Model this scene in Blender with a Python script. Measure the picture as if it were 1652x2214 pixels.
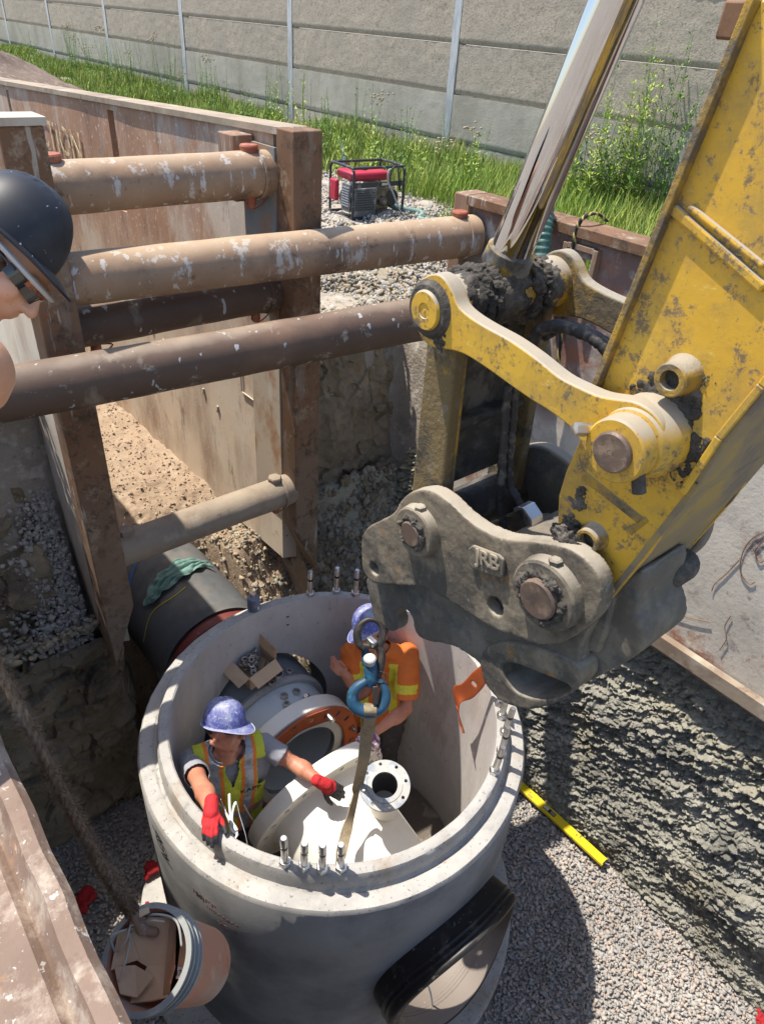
import bpy, bmesh, math, random
import numpy as np
from mathutils import Vector, Matrix

random.seed(7)
RNG = np.random.default_rng(11)
for _o in list(bpy.data.objects):
    bpy.data.objects.remove(_o)
SC = bpy.context.scene
COL = SC.collection
pi = math.pi

# ------------------------------------------------------------------ camera
F_PX, IMG_W, IMG_H = 1520.0, 1652.0, 2214.0
ROLL, PITCH = math.radians(4.4), math.radians(35)
CAM = np.array([0.0, 0.0, 3.1])
_fwd = np.array([0, math.cos(PITCH), -math.sin(PITCH)])
_r = np.array([1.0, 0, 0]); _u = np.cross(_r, _fwd)
_c, _s = math.cos(ROLL), math.sin(ROLL)
_right = _c*_r + _s*_u; _up = -_s*_r + _c*_u
cam_d = bpy.data.cameras.new('camera'); cam = bpy.data.objects.new('camera', cam_d); COL.objects.link(cam)
cam.matrix_world = Matrix([[_right[i], _up[i], -_fwd[i], CAM[i]] for i in range(3)] + [[0, 0, 0, 1]])
cam_d.sensor_fit = 'VERTICAL'; cam_d.sensor_height = 36; cam_d.lens = F_PX/IMG_H*36
cam_d.clip_start = 0.05; cam_d.clip_end = 2000
SC.camera = cam

# ------------------------------------------------------------------ world, sun, exposure
SUN_AZ, SUN_EL = math.radians(-69), math.radians(66)      # azimuth from +Y towards +X
w = bpy.data.worlds.new('World'); SC.world = w; w.use_nodes = True
nt = w.node_tree; nt.nodes.clear()
sky = nt.nodes.new('ShaderNodeTexSky'); sky.sky_type = 'NISHITA'; sky.sun_disc = False
sky.sun_elevation = SUN_EL; sky.sun_rotation = SUN_AZ
sky.air_density = 1.0; sky.dust_density = 1.2; sky.ozone_density = 1.0
bg = nt.nodes.new('ShaderNodeBackground'); bg.inputs[1].default_value = 0.15
ow = nt.nodes.new('ShaderNodeOutputWorld')
nt.links.new(sky.outputs[0], bg.inputs[0]); nt.links.new(bg.outputs[0], ow.inputs[0])
sl = bpy.data.lights.new('sun', 'SUN'); sl.energy = 4.4; sl.angle = math.radians(0.53); sl.color = (1.0, 0.93, 0.82)
sun = bpy.data.objects.new('sun', sl); COL.objects.link(sun)
_sd = Vector((math.cos(SUN_EL)*math.sin(SUN_AZ), math.cos(SUN_EL)*math.cos(SUN_AZ), math.sin(SUN_EL)))
sun.rotation_euler = (-_sd).to_track_quat('-Z', 'Y').to_euler(); sun.location = _sd*30
SC.view_settings.view_transform = 'Standard'; SC.view_settings.look = 'None'
SC.view_settings.exposure = 0.74; SC.view_settings.gamma = 1; SC.view_settings.use_curve_mapping = False
SC.cycles.max_bounces = 6; SC.cycles.diffuse_bounces = 3; SC.cycles.glossy_bounces = 3
SC.cycles.use_denoising = True

# ------------------------------------------------------------------ the site's own axes: E1 along the sewer, E2 across it
TH = math.radians(-42)
E1 = np.array([math.sin(TH), math.cos(TH), 0]); E2 = np.array([math.cos(TH), -math.sin(TH), 0]); EZ = np.array([0, 0, 1.0])
def L(a, b, z): return E1*a + E2*b + EZ*z
def ray(u, v): return _fwd + ((u-IMG_W/2)/F_PX)*_right - ((v-IMG_H/2)/F_PX)*_up
def at(u, v, z):                       # survey helper: the point of height z seen in that direction
    r = ray(u, v); return CAM + r*((z-CAM[2])/r[2])
def atd(u, v, d): return CAM + ray(u, v)*d
def on2(u, v, e2):                     # ... on the vertical plane E2 = e2
    r = ray(u, v); return CAM + r*((e2-CAM@E2)/(r@E2))
def on1(u, v, e1):
    r = ray(u, v); return CAM + r*((e1-CAM@E1)/(r@E1))
def N(v): v = np.asarray(v, float); return v/np.linalg.norm(v)

# ------------------------------------------------------------------ materials
def nd(nt, t, **k):
    n = nt.nodes.new(t)
    for a, b in k.items(): setattr(n, a, b)
    return n
MATS = {}
def mat(name, base, layers=(), rough=.6, metal=0.0, bump=None, obj=False, spec=.4, coat=0, alpha=None, sss=0, trans=0, var=.0):
    """layers: dicts(color, scale, lo, hi, st=(x,y,z), det, rough, metal, k='noise'|'vor'|'up'|'z')"""
    if name in MATS: return MATS[name]
    m = bpy.data.materials.new(name); m.use_nodes = True; nt = m.node_tree
    b = nt.nodes['Principled BSDF']; MATS[name] = m
    if obj:
        src = nd(nt, 'ShaderNodeTexCoord').outputs['Object']
    else:
        g = nd(nt, 'ShaderNodeNewGeometry'); vr = nd(nt, 'ShaderNodeVectorRotate', rotation_type='Z_AXIS')
        vr.inputs['Angle'].default_value = TH; nt.links.new(g.outputs['Position'], vr.inputs['Vector']); src = vr.outputs[0]
    def coords(st, off):
        vm = nd(nt, 'ShaderNodeVectorMath', operation='MULTIPLY_ADD'); nt.links.new(src, vm.inputs[0])
        vm.inputs[1].default_value = st; vm.inputs[2].default_value = (off, off*1.7, off*.6); return vm.outputs[0]
    col = nd(nt, 'ShaderNodeRGB'); col.outputs[0].default_value = (*base, 1); cur = col.outputs[0]
    rv = nd(nt, 'ShaderNodeValue'); rv.outputs[0].default_value = rough; rcur = rv.outputs[0]
    mv = nd(nt, 'ShaderNodeValue'); mv.outputs[0].default_value = metal; mcur = mv.outputs[0]
    if var:
        n0 = nd(nt, 'ShaderNodeTexNoise'); n0.inputs['Scale'].default_value = 2.5; n0.inputs['Detail'].default_value = 8; n0.inputs['Roughness'].default_value = .65
        nt.links.new(coords((1, 1, 1), 3), n0.inputs['Vector'])
        mr0 = nd(nt, 'ShaderNodeMapRange'); nt.links.new(n0.outputs['Fac'], mr0.inputs['Value'])
        mr0.inputs['From Min'].default_value = .3; mr0.inputs['From Max'].default_value = .7
        mr0.inputs['To Min'].default_value = 1-var; mr0.inputs['To Max'].default_value = 1+var
        vv = nd(nt, 'ShaderNodeVectorMath', operation='SCALE'); nt.links.new(cur, vv.inputs[0]); nt.links.new(mr0.outputs[0], vv.inputs['Scale']); cur = vv.outputs[0]
    fcount = 0
    for i, ly in enumerate(layers):
        k = ly.get('k', 'noise'); fcount += 1
        if k == 'up':
            g2 = nd(nt, 'ShaderNodeNewGeometry'); sx = nd(nt, 'ShaderNodeSeparateXYZ'); nt.links.new(g2.outputs['Normal'], sx.inputs[0]); val = sx.outputs[2]
            nn = nd(nt, 'ShaderNodeTexNoise'); nn.inputs['Scale'].default_value = ly.get('scale', 6); nn.inputs['Detail'].default_value = 7
            nt.links.new(coords((1, 1, 1), 5+i*3.1), nn.inputs['Vector'])
            ad = nd(nt, 'ShaderNodeMath', operation='MULTIPLY_ADD'); nt.links.new(nn.outputs['Fac'], ad.inputs[0]); ad.inputs[1].default_value = ly.get('mix', .8); nt.links.new(val, ad.inputs[2]); val = ad.outputs[0]
        elif k == 'z':
            sx = nd(nt, 'ShaderNodeSeparateXYZ'); nt.links.new(src, sx.inputs[0]); val = sx.outputs[2]
            nn = nd(nt, 'ShaderNodeTexNoise'); nn.inputs['Scale'].default_value = ly.get('scale', 3); nn.inputs['Detail'].default_value = 6
            nt.links.new(coords(ly.get('st', (1, 1, 1)), 5+i*3.1), nn.inputs['Vector'])
            ad = nd(nt, 'ShaderNodeMath', operation='MULTIPLY_ADD'); nt.links.new(nn.outputs['Fac'], ad.inputs[0]); ad.inputs[1].default_value = ly.get('mix', .8); nt.links.new(val, ad.inputs[2]); val = ad.outputs[0]
        elif k == 'vor':
            nn = nd(nt, 'ShaderNodeTexVoronoi'); nn.inputs['Scale'].default_value = ly['scale']; nn.feature = ly.get('feature', 'F1')
            nt.links.new(coords(ly.get('st', (1, 1, 1)), 5+i*3.1), nn.inputs['Vector']); val = nn.outputs['Distance']
        elif k == 'vorc':
            nn = nd(nt, 'ShaderNodeTexVoronoi'); nn.inputs['Scale'].default_value = ly['scale']
            nt.links.new(coords(ly.get('st', (1, 1, 1)), 5+i*3.1), nn.inputs['Vector']); val = nn.outputs['Color']
        else:
            nn = nd(nt, 'ShaderNodeTexNoise'); nn.inputs['Scale'].default_value = ly['scale']; nn.inputs['Detail'].default_value = ly.get('det', 7)
            nn.inputs['Roughness'].default_value = ly.get('nr', .6); nn.inputs['Distortion'].default_value = ly.get('dist', 0)
            nt.links.new(coords(ly.get('st', (1, 1, 1)), 5+i*3.1), nn.inputs['Vector']); val = nn.outputs['Fac']
        mr = nd(nt, 'ShaderNodeMapRange'); nt.links.new(val, mr.inputs['Value'])
        mr.inputs['From Min'].default_value = ly.get('lo', .45); mr.inputs['From Max'].default_value = ly.get('hi', .6)
        mr.inputs['To Max'].default_value = ly.get('amt', 1.0)
        mx = nd(nt, 'ShaderNodeMix', data_type='RGBA'); nt.links.new(mr.outputs[0], mx.inputs['Factor']); nt.links.new(cur, mx.inputs[6])
        mx.inputs[7].default_value = (*ly['color'], 1); cur = mx.outputs[2]
        if 'rough' in ly:
            m1 = nd(nt, 'ShaderNodeMix'); nt.links.new(mr.outputs[0], m1.inputs['Factor']); nt.links.new(rcur, m1.inputs[2]); m1.inputs[3].default_value = ly['rough']; rcur = m1.outputs[0]
        if 'metal' in ly:
            m1 = nd(nt, 'ShaderNodeMix'); nt.links.new(mr.outputs[0], m1.inputs['Factor']); nt.links.new(mcur, m1.inputs[2]); m1.inputs[3].default_value = ly['metal']; mcur = m1.outputs[0]
    nt.links.new(cur, b.inputs['Base Color']); nt.links.new(rcur, b.inputs['Roughness']); nt.links.new(mcur, b.inputs['Metallic'])
    b.inputs['Specular IOR Level'].default_value = spec
    if coat: b.inputs['Coat Weight'].default_value = coat; b.inputs['Coat Roughness'].default_value = .15
    if sss: b.inputs['Subsurface Weight'].default_value = sss; b.inputs['Subsurface Radius'].default_value = (.02, .008, .004)
    if trans: b.inputs['Transmission Weight'].default_value = trans
    if alpha is not None: b.inputs['Alpha'].default_value = alpha
    if bump:
        prev = None
        for (sc_, st_, strength, dist) in bump:
            nn = nd(nt, 'ShaderNodeTexNoise'); nn.inputs['Scale'].default_value = sc_; nn.inputs['Detail'].default_value = 6; nn.inputs['Roughness'].default_value = .65
            nt.links.new(coords(st_, 1), nn.inputs['Vector'])
            bp = nd(nt, 'ShaderNodeBump'); bp.inputs['Strength'].default_value = strength; bp.inputs['Distance'].default_value = dist
            nt.links.new(nn.outputs['Fac'], bp.inputs['Height'])
            if prev is not None: nt.links.new(prev, bp.inputs['Normal'])
            prev = bp.outputs[0]
        nt.links.new(prev, b.inputs['Normal'])
    return m

# ------------------------------------------------------------------ objects
def empty(name, loc=(0, 0, 0), label=None, cat=None, group=None, kind=None):
    o = bpy.data.objects.new(name, None); COL.objects.link(o); o.location = Vector(loc); o.empty_display_size = .1
    tag(o, label, cat, group, kind); return o
def tag(o, label=None, cat=None, group=None, kind=None):
    if label: o['label'] = label
    if cat: o['category'] = cat
    if group: o['group'] = group
    if kind: o['kind'] = kind
    return o
def link(name, me, m=None, parent=None, smooth=None):
    o = bpy.data.objects.new(name, me); COL.objects.link(o)
    if m is not None and not me.materials: me.materials.append(m)
    if parent is not None:
        o.parent = parent
        off = Vector(parent.location); r = parent
        while r.parent is not None:
            off = off + r.matrix_parent_inverse.translation; r = r.parent; off = off + Vector(r.location)
        o.matrix_parent_inverse = Matrix.Translation(-off)
    if smooth is not None:
        me.polygons.foreach_set('use_smooth', [True]*len(me.polygons))
        if smooth < 179: me.set_sharp_from_angle(angle=math.radians(smooth))
    return o
def npmesh(name, V, Fq, parent=None, m=None, smooth=None, mi=None, mats=None):
    """V (n,3), Fq (k,3|4) int array"""
    V = np.ascontiguousarray(V, dtype=np.float32); Fq = np.ascontiguousarray(Fq, dtype=np.int32)
    me = bpy.data.meshes.new(name); k = Fq.shape[1]
    me.vertices.add(len(V)); me.vertices.foreach_set('co', V.ravel())
    me.loops.add(Fq.size); me.loops.foreach_set('vertex_index', Fq.ravel())
    me.polygons.add(len(Fq)); me.polygons.foreach_set('loop_start', np.arange(0, Fq.size, k, dtype=np.int32))
    me.update(calc_edges=True); me.validate()
    if mats:
        for q in mats: me.materials.append(q)
        if mi is not None: me.polygons.foreach_set('material_index', np.ascontiguousarray(mi, dtype=np.int32))
    return link(name, me, None if mats else m, parent, smooth)
def frame_of(d, hint=(0, 0, 1)):
    d = N(d); h = np.asarray(hint, float)
    if abs(d@N(h)) > .97: h = np.array([1.0, 0, 0])
    a = N(np.cross(h, d)); b = np.cross(d, a); return a, b
class MB:
    def __init__(s): s.v = []; s.f = []; s.mi = []; s.cur = 0
    def add(s, V, F):
        o = len(s.v); s.v += [tuple(map(float, p)) for p in V]
        for f in F: s.f.append(tuple(o+i for i in f)); s.mi.append(s.cur)
        return s
    def box(s, c, size, ax=None):
        c = np.asarray(c, float); ax = ax or (E1, E2, EZ); h = [x/2 for x in size]
        V = [c + ax[0]*h[0]*i + ax[1]*h[1]*j + ax[2]*h[2]*k for i in (-1, 1) for j in (-1, 1) for k in (-1, 1)]
        return s.add(V, [(0, 1, 3, 2), (4, 6, 7, 5), (0, 4, 5, 1), (2, 3, 7, 6), (0, 2, 6, 4), (1, 5, 7, 3)])
    def bar(s, p, q, w, h, hint=(0, 0, 1)):
        p = np.asarray(p, float); q = np.asarray(q, float); a, b = frame_of(q-p, hint)
        return s.box((p+q)/2, (np.linalg.norm(q-p), w, h), (N(q-p), a, b))
    def prism(s, pts, ext):
        n = len(pts); ext = np.asarray(ext, float); P = [np.asarray(p, float) for p in pts]
        nn = sum((np.cross(P[i], P[(i+1) % n]) for i in range(n)), np.zeros(3))
        if nn@ext > 0: P = P[::-1]
        V = P + [p+ext for p in P]
        return s.add(V, [tuple(range(n)), tuple(range(2*n-1, n-1, -1))] + [(i, i+n, (i+1) % n+n, (i+1) % n)[::1] for i in range(n)])
    def cyl(s, p, q, r0, r1=None, n=20, cap=True):
        r1 = r0 if r1 is None else r1; p = np.asarray(p, float); q = np.asarray(q, float); a, b = frame_of(q-p)
        V = []
        for c, r in ((p, r0), (q, r1)):
            V += [c + r*(a*math.cos(2*pi*i/n) + b*math.sin(2*pi*i/n)) for i in range(n)]
        F = [(i, (i+1) % n, (i+1) % n+n, i+n) for i in range(n)]
        if cap: F += [tuple(range(n-1, -1, -1)), tuple(range(n, 2*n))]
        return s.add(V, F)
    def lathe(s, o, d, prof, n=32, close=False, hint=(0, 0, 1), nocap=False):
        """prof: (dist along d, radius)"""
        o = np.asarray(o, float); d = N(d); a, b = frame_of(d, hint); V = []
        for t, r in prof: V += [o + d*t + r*(a*math.cos(2*pi*i/n) + b*math.sin(2*pi*i/n)) for i in range(n)]
        m = len(prof); F = []
        for j in range(m if close else m-1):
            k = (j+1) % m
            F += [(j*n+i, j*n+(i+1) % n, k*n+(i+1) % n, k*n+i) for i in range(n)]
        if not close and not nocap:
            if prof[0][1] > 1e-6: F.append(tuple(range(n-1, -1, -1)))
            if prof[-1][1] > 1e-6: F.append(tuple((m-1)*n+i for i in range(n)))
        return s.add(V, F)
    def tube(s, pts, r, n=10, closed=False, cap=True):
        P = [np.asarray(p, float) for p in pts]; m = len(P); V = []
        rs = r if hasattr(r, '__len__') else [r]*m
        d0 = N(P[1]-P[0]); a, b = frame_of(d0)
        for j in range(m):
            if closed: d = N(P[(j+1) % m]-P[j-1])
            else: d = N(P[min(j+1, m-1)]-P[max(j-1, 0)])
            a = N(a - d*(a@d)); b = np.cross(d, a)
            V += [P[j] + rs[j]*(a*math.cos(2*pi*i/n) + b*math.sin(2*pi*i/n)) for i in range(n)]
        F = []
        for j in range(m if closed else m-1):
            k = (j+1) % m; F += [(j*n+i, j*n+(i+1) % n, k*n+(i+1) % n, k*n+i) for i in range(n)]
        if cap and not closed: F += [tuple(range(n-1, -1, -1)), tuple((m-1)*n+i for i in range(n))]
        return s.add(V, F)
    def ribbon(s, pts, wdirs, w, th=.003):
        P = [np.asarray(p, float) for p in pts]; m = len(P); V = []
        for j in range(m):
            d = N(P[min(j+1, m-1)]-P[max(j-1, 0)]); ww = np.asarray(wdirs[j] if hasattr(wdirs[0], '__len__') else wdirs, float)
            ww = N(ww - d*(ww@d)); nn = np.cross(d, ww)
            V += [P[j]-ww*w/2-nn*th/2, P[j]+ww*w/2-nn*th/2, P[j]+ww*w/2+nn*th/2, P[j]-ww*w/2+nn*th/2]
        F = [(j*4+i, j*4+(i+1) % 4, j*4+4+(i+1) % 4, j*4+4+i) for j in range(m-1) for i in range(4)] + [(3, 2, 1, 0), tuple((m-1)*4+i for i in range(4))]
        return s.add(V, F)
    def build(s, name, m, parent=None, smooth=35, bevel=None, fix=True):
        me = bpy.data.meshes.new(name); me.from_pydata(s.v, [], s.f)
        if fix:
            bm = bmesh.new(); bm.from_mesh(me); bmesh.ops.recalc_face_normals(bm, faces=bm.faces); bm.to_mesh(me); bm.free()
        if isinstance(m, (list, tuple)):
            for q in m: me.materials.append(q)
            me.polygons.foreach_set('material_index', s.mi); m = None
        o = link(name, me, m, parent, smooth)
        if bevel:
            bv = o.modifiers.new('bevel', 'BEVEL'); bv.width = bevel; bv.segments = 2; bv.limit_method = 'ANGLE'; bv.angle_limit = math.radians(40)
        return o
def smoothpath(pts, k=6, closed=False):
    P = [np.asarray(p, float) for p in pts]; n = len(P); out = []
    rng = range(n) if closed else range(n-1)
    for i in rng:
        if closed: p0, p1, p2, p3 = P[i-1], P[i], P[(i+1) % n], P[(i+2) % n]
        else: p0, p1, p2, p3 = P[max(i-1, 0)], P[i], P[i+1], P[min(i+2, n-1)]
        for j in range(k):
            t = j/k
            out.append(.5*((2*p1)+(-p0+p2)*t+(2*p0-5*p1+4*p2-p3)*t*t+(-p0+3*p1-3*p2+p3)*t**3))
    if not closed: out.append(P[-1])
    return out

# ------------------------------------------------------------------ noise in numpy
def _hash(i, j, k):
    n = (i*374761393 + j*668265263 + k*2147483647 + 1013904223) & 0x7fffffff
    n = (n ^ (n >> 13))*1274126177 & 0x7fffffff
    return ((n ^ (n >> 16)) & 0xffff)/65535.0
def vnoise(P):
    P = np.asarray(P, float); I = np.floor(P).astype(np.int64); f = P-I; f = f*f*(3-2*f)
    i, j, k = I[..., 0], I[..., 1], I[..., 2]; x, y, z = f[..., 0], f[..., 1], f[..., 2]
    r = 0
    for a in (0, 1):
        for b in (0, 1):
            for c in (0, 1):
                r = r + _hash(i+a, j+b, k+c)*(x if a else 1-x)*(y if b else 1-y)*(z if c else 1-z)
    return r*2-1
def fbm(P, o=4, g=.5):
    r = 0; a = 1; P = np.asarray(P, float)
    for q in range(o): r = r + a*vnoise(P*2**q+q*17.3); a *= g
    return r
def ridged(P, o=4, g=.55):
    r = 0; a = 1; P = np.asarray(P, float)
    for q in range(o): r = r + a*(1-2*np.abs(vnoise(P*2**q+q*31.7))); a *= g
    return r
def chunky(P):                         # cellular blocks: broken clay
    P = np.asarray(P, float); I = np.floor(P).astype(np.int64); best = np.full(P.shape[:-1], 9.0); val = np.zeros(P.shape[:-1])
    for a in (-1, 0, 1):
        for b in (-1, 0, 1):
            for c in (-1, 0, 1):
                i, j, k = I[..., 0]+a, I[..., 1]+b, I[..., 2]+c
                d = (i+_hash(i, j, k)-P[..., 0])**2+(j+_hash(j, k, i)-P[..., 1])**2+(k+_hash(k, i, j)-P[..., 2])**2
                h = _hash(i+7, j+3, k+5); m = d < best
                best = np.where(m, d, best); val = np.where(m, h, val)
    return val*2-1, np.sqrt(best)
def grid(nu, nv):
    i = np.arange(nu*nv).reshape(nu, nv)
    return np.stack([i[:-1, :-1], i[1:, :-1], i[1:, 1:], i[:-1, 1:]], -1).reshape(-1, 4)

# ------------------------------------------------------------------ organic shapes: capsules and ellipsoids fused into ONE skin
def _sph(n=10, m=14):
    V = []; F = []
    for i in range(n+1):
        for j in range(m): V.append((math.sin(pi*i/n)*math.cos(2*pi*j/m), math.sin(pi*i/n)*math.sin(2*pi*j/m), math.cos(pi*i/n)))
    for i in range(n):
        for j in range(m): F.append((i*m+j, (i+1)*m+j, (i+1)*m+(j+1) % m, i*m+(j+1) % m))
    return np.array(V), F
SV, SF = _sph()
def cap(p, q, r0, r1=None): return ('c', np.asarray(p, float), np.asarray(q, float), r0, r0 if r1 is None else r1)
def ell(c, ax, r): return ('e', np.asarray(c, float), [np.asarray(a, float) for a in ax], r)
def inflate(pr, d):
    out = []
    for p in pr:
        if p[0] == 'c': out.append(('c', p[1], p[2], p[3]+d, p[4]+d))
        else: out.append(('e', p[1], p[2], [x+d for x in p[3]]))
    return out
def bake(o):
    dg = bpy.context.evaluated_depsgraph_get(); me = bpy.data.meshes.new_from_object(o.evaluated_get(dg)); return me
def blob(name, prims, voxel, m, parent=None, smooth_it=4, disp=None, keep=None, thick=0, mats=None, pick=None, extra=None):
    V = []; F = []
    def push(P, Fs):
        o = len(V); V.extend(P.tolist()); F.extend([tuple(o+i for i in f) for f in Fs])
    for p in prims:
        if p[0] == 'c':
            _, a, b, r0, r1 = p; d = b-a; ln = np.linalg.norm(d)
            if ln < 1e-6: d = EZ; ln = 1e-6
            x, y = frame_of(d); z = d/ln if ln > 1e-5 else EZ
            n, mm = 10, 14; P = []
            for i in range(n+1):
                th = pi*i/n; c = a if i > n/2 else b; r = r0 if i > n/2 else r1
                for j in range(mm): P.append(c + r*(math.sin(th)*(math.cos(2*pi*j/mm)*x+math.sin(2*pi*j/mm)*y)+math.cos(th)*z))
            push(np.array(P), SF)
        else:
            _, c, ax, r = p
            push(c + SV[:, :1]*ax[0]*r[0] + SV[:, 1:2]*ax[1]*r[1] + SV[:, 2:]*ax[2]*r[2], SF)
    me = bpy.data.meshes.new('tmp'); me.from_pydata(V, [], F)
    o = bpy.data.objects.new('tmp', me); COL.objects.link(o)
    if extra is not None:
        bm = bmesh.new(); bm.from_mesh(me)
        for e in extra: bm.from_mesh(e)
        bm.to_mesh(me); bm.free()
    bm = bmesh.new(); bm.from_mesh(me); bmesh.ops.remove_doubles(bm, verts=bm.verts, dist=1e-5); bmesh.ops.recalc_face_normals(bm, faces=bm.faces); bm.to_mesh(me); bm.free()
    rm = o.modifiers.new('r', 'REMESH'); rm.mode = 'VOXEL'; rm.voxel_size = voxel
    sm = o.modifiers.new('s', 'SMOOTH'); sm.factor = .5; sm.iterations = smooth_it
    out = bake(o); bpy.data.objects.remove(o); bpy.data.meshes.remove(me)
    n = len(out.vertices); co = np.empty(n*3, np.float32); out.vertices.foreach_get('co', co); co = co.reshape(-1, 3).astype(float)
    if disp is not None:
        no = np.empty(n*3, np.float32); out.vertices.foreach_get('normal', no); no = no.reshape(-1, 3)
        co = co + no*disp(co, no)[:, None]; out.vertices.foreach_set('co', co.astype(np.float32).ravel())
    if keep is not None:
        bm = bmesh.new(); bm.from_mesh(out); bm.verts.ensure_lookup_table(); k = keep(co)
        bmesh.ops.delete(bm, geom=[v for v in bm.verts if not k[v.index]], context='VERTS'); bm.to_mesh(out); bm.free()
    out.name = name
    if mats:
        for q in mats: out.materials.append(q)
        cc = np.array([p.center[:] for p in out.polygons]); out.polygons.foreach_set('material_index', pick(cc).astype(np.int32))
    ob = link(name, out, None if mats else m, parent, 180)
    if thick:
        so = ob.modifiers.new('solid', 'SOLIDIFY'); so.thickness = thick; so.offset = 0
    return ob
def text_mesh(name, body, size, o, xd, yd, m, parent=None, ext=.002, font_bold=False, shear=0, center=True):
    cu = bpy.data.curves.new('t', 'FONT'); cu.body = body; cu.size = size; cu.extrude = ext; cu.shear = shear; cu.resolution_u = 3
    if center: cu.align_x = 'CENTER'; cu.align_y = 'CENTER'
    if font_bold: cu.offset = size*.012
    ob = bpy.data.objects.new('t', cu); COL.objects.link(ob); bpy.context.view_layer.update(); me = bake(ob); bpy.data.objects.remove(ob)
    xd = N(xd); yd = N(np.asarray(yd, float)-xd*(np.asarray(yd)@xd)); zd = np.cross(xd, yd)
    me.transform(Matrix([[xd[i], yd[i], zd[i], o[i]] for i in range(3)]+[[0, 0, 0, 1]])); me.name = name
    return link(name, me, m, parent)
def twin(o, parent=None, loc=None, rz=None):          # copy of a thing with its parts
    c = o.copy(); COL.objects.link(c)
    if parent is not None: c.parent = parent
    for ch in o.children: twin(ch, c)
    return c
# ================================================================== materials
STEEL_RUST = mat('rusty_steel_plate', (.20, .115, .075), [
    dict(color=(.36, .26, .18), scale=1.1, lo=.42, hi=.68, st=(1, 1, .35), amt=.8),
    dict(color=(.105, .05, .032), scale=2.2, lo=.52, hi=.7, st=(1.2, 1.2, .5), amt=.8),
    dict(color=(.30, .13, .05), scale=5, lo=.6, hi=.72, amt=.7),
    dict(color=(.50, .46, .40), scale=9, lo=.57, hi=.64, st=(2.2, 2.2, .10), nr=.7, amt=.75),
    dict(color=(.42, .36, .28), scale=26, lo=.6, hi=.68, st=(1, 1, .3), amt=.5)],
    rough=.75, bump=[(40, (1, 1, .4), .25, .004), (6, (1, 1, 1), .2, .01)], var=.15)
STEEL_CLAY = mat('clay_smeared_steel', (.52, .45, .36), [
    dict(color=(.24, .15, .10), scale=1.4, lo=.55, hi=.72, st=(1, 1, .4), amt=.85),
    dict(color=(.56, .51, .43), scale=4, lo=.5, hi=.66, st=(1, 1, .3), amt=.8),
    dict(color=(.30, .27, .25), scale=7, lo=.58, hi=.7, st=(1.4, 1.4, .2), amt=.6),
    dict(color=(.33, .15, .06), scale=3.1, lo=.66, hi=.74, amt=.8)],
    rough=.85, bump=[(22, (1, 1, .5), .4, .008), (70, (1, 1, 1), .3, .003)], var=.12)
STEEL_DARK = mat('dark_brown_steel', (.18, .095, .05), [
    dict(color=(.27, .22, .165), k='z', lo=1.5, hi=.3, scale=3, mix=.9, st=(1, 1, .4), amt=.7),
    dict(color=(.05, .032, .022), scale=9, lo=.50, hi=.62, nr=.78, amt=.8), dict(color=(.34, .27, .19), scale=6, lo=.55, hi=.63, nr=.78, amt=.65), dict(color=(.44, .40, .34), scale=18, lo=.62, hi=.66, st=(1, 1, .15), nr=.6, amt=.7),
    dict(color=(.20, .12, .07), scale=3, lo=.5, hi=.68, st=(1, 1, .5), amt=.8),
    dict(color=(.28, .24, .19), scale=6, lo=.58, hi=.7, st=(1, 1, .3), amt=.6),
    dict(color=(.24, .08, .03), scale=11, lo=.62, hi=.7, amt=.6)], rough=.7, bump=[(35, (1, 1, 1), .3, .004)], var=.2)
PIPE_TAN = mat('tan_spreader_pipe', (.31, .205, .13), [
    dict(color=(.085, .055, .045), scale=2.4, lo=.5, hi=.66, amt=.75),
    dict(color=(.30, .15, .07), scale=5, lo=.55, hi=.7, amt=.6),
    dict(color=(.50, .48, .45), scale=7, lo=.575, hi=.61, st=(1, 1.2, .4), nr=.75, amt=.7),
    dict(color=(.54, .52, .49), scale=15, lo=.60, hi=.635, st=(1.3, 1.5, .18), nr=.6, amt=.75),
    dict(color=(.10, .06, .04), scale=9, lo=.58, hi=.66, nr=.75, amt=.7),
    dict(color=(.44, .33, .22), k='up', lo=1.05, hi=1.5, scale=3, amt=.75)],
    rough=.7, bump=[(30, (1, 1, 1), .25, .004)], var=.2)
PIPE_BROWN = mat('brown_spreader_pipe', (.10, .062, .043), [
    dict(color=(.19, .11, .07), scale=2.2, lo=.48, hi=.66, amt=.7),
    dict(color=(.30, .25, .19), scale=5, lo=.6, hi=.7, st=(1, 1, .4), amt=.7),
    dict(color=(.40, .41, .43), scale=17, lo=.665, hi=.68, st=(1.3, 1.5, .3), det=3, nr=.5, amt=.9), dict(color=(.38, .34, .28), scale=7, lo=.60, hi=.66, nr=.75, amt=.6),
    dict(color=(.36, .28, .20), k='up', lo=1.25, hi=1.6, scale=3, amt=.7)],
    rough=.6, bump=[(30, (1, 1, 1), .25, .004)], var=.2)
PIPE_CLAY = mat('clay_coated_pipe', (.31, .25, .185), [
    dict(color=(.20, .14, .10), scale=3, lo=.52, hi=.66, amt=.8), dict(color=(.46, .41, .33), scale=5, lo=.56, hi=.68, amt=.7),
    dict(color=(.13, .07, .05), scale=6, lo=.62, hi=.7, amt=.7)], rough=.85, bump=[(30, (1, 1, 1), .4, .006)], var=.2)
RED_CAP = mat('red_painted_pin', (.30, .085, .045), [dict(color=(.4, .2, .13), scale=14, lo=.5, hi=.65, amt=.8)], rough=.6)
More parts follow.
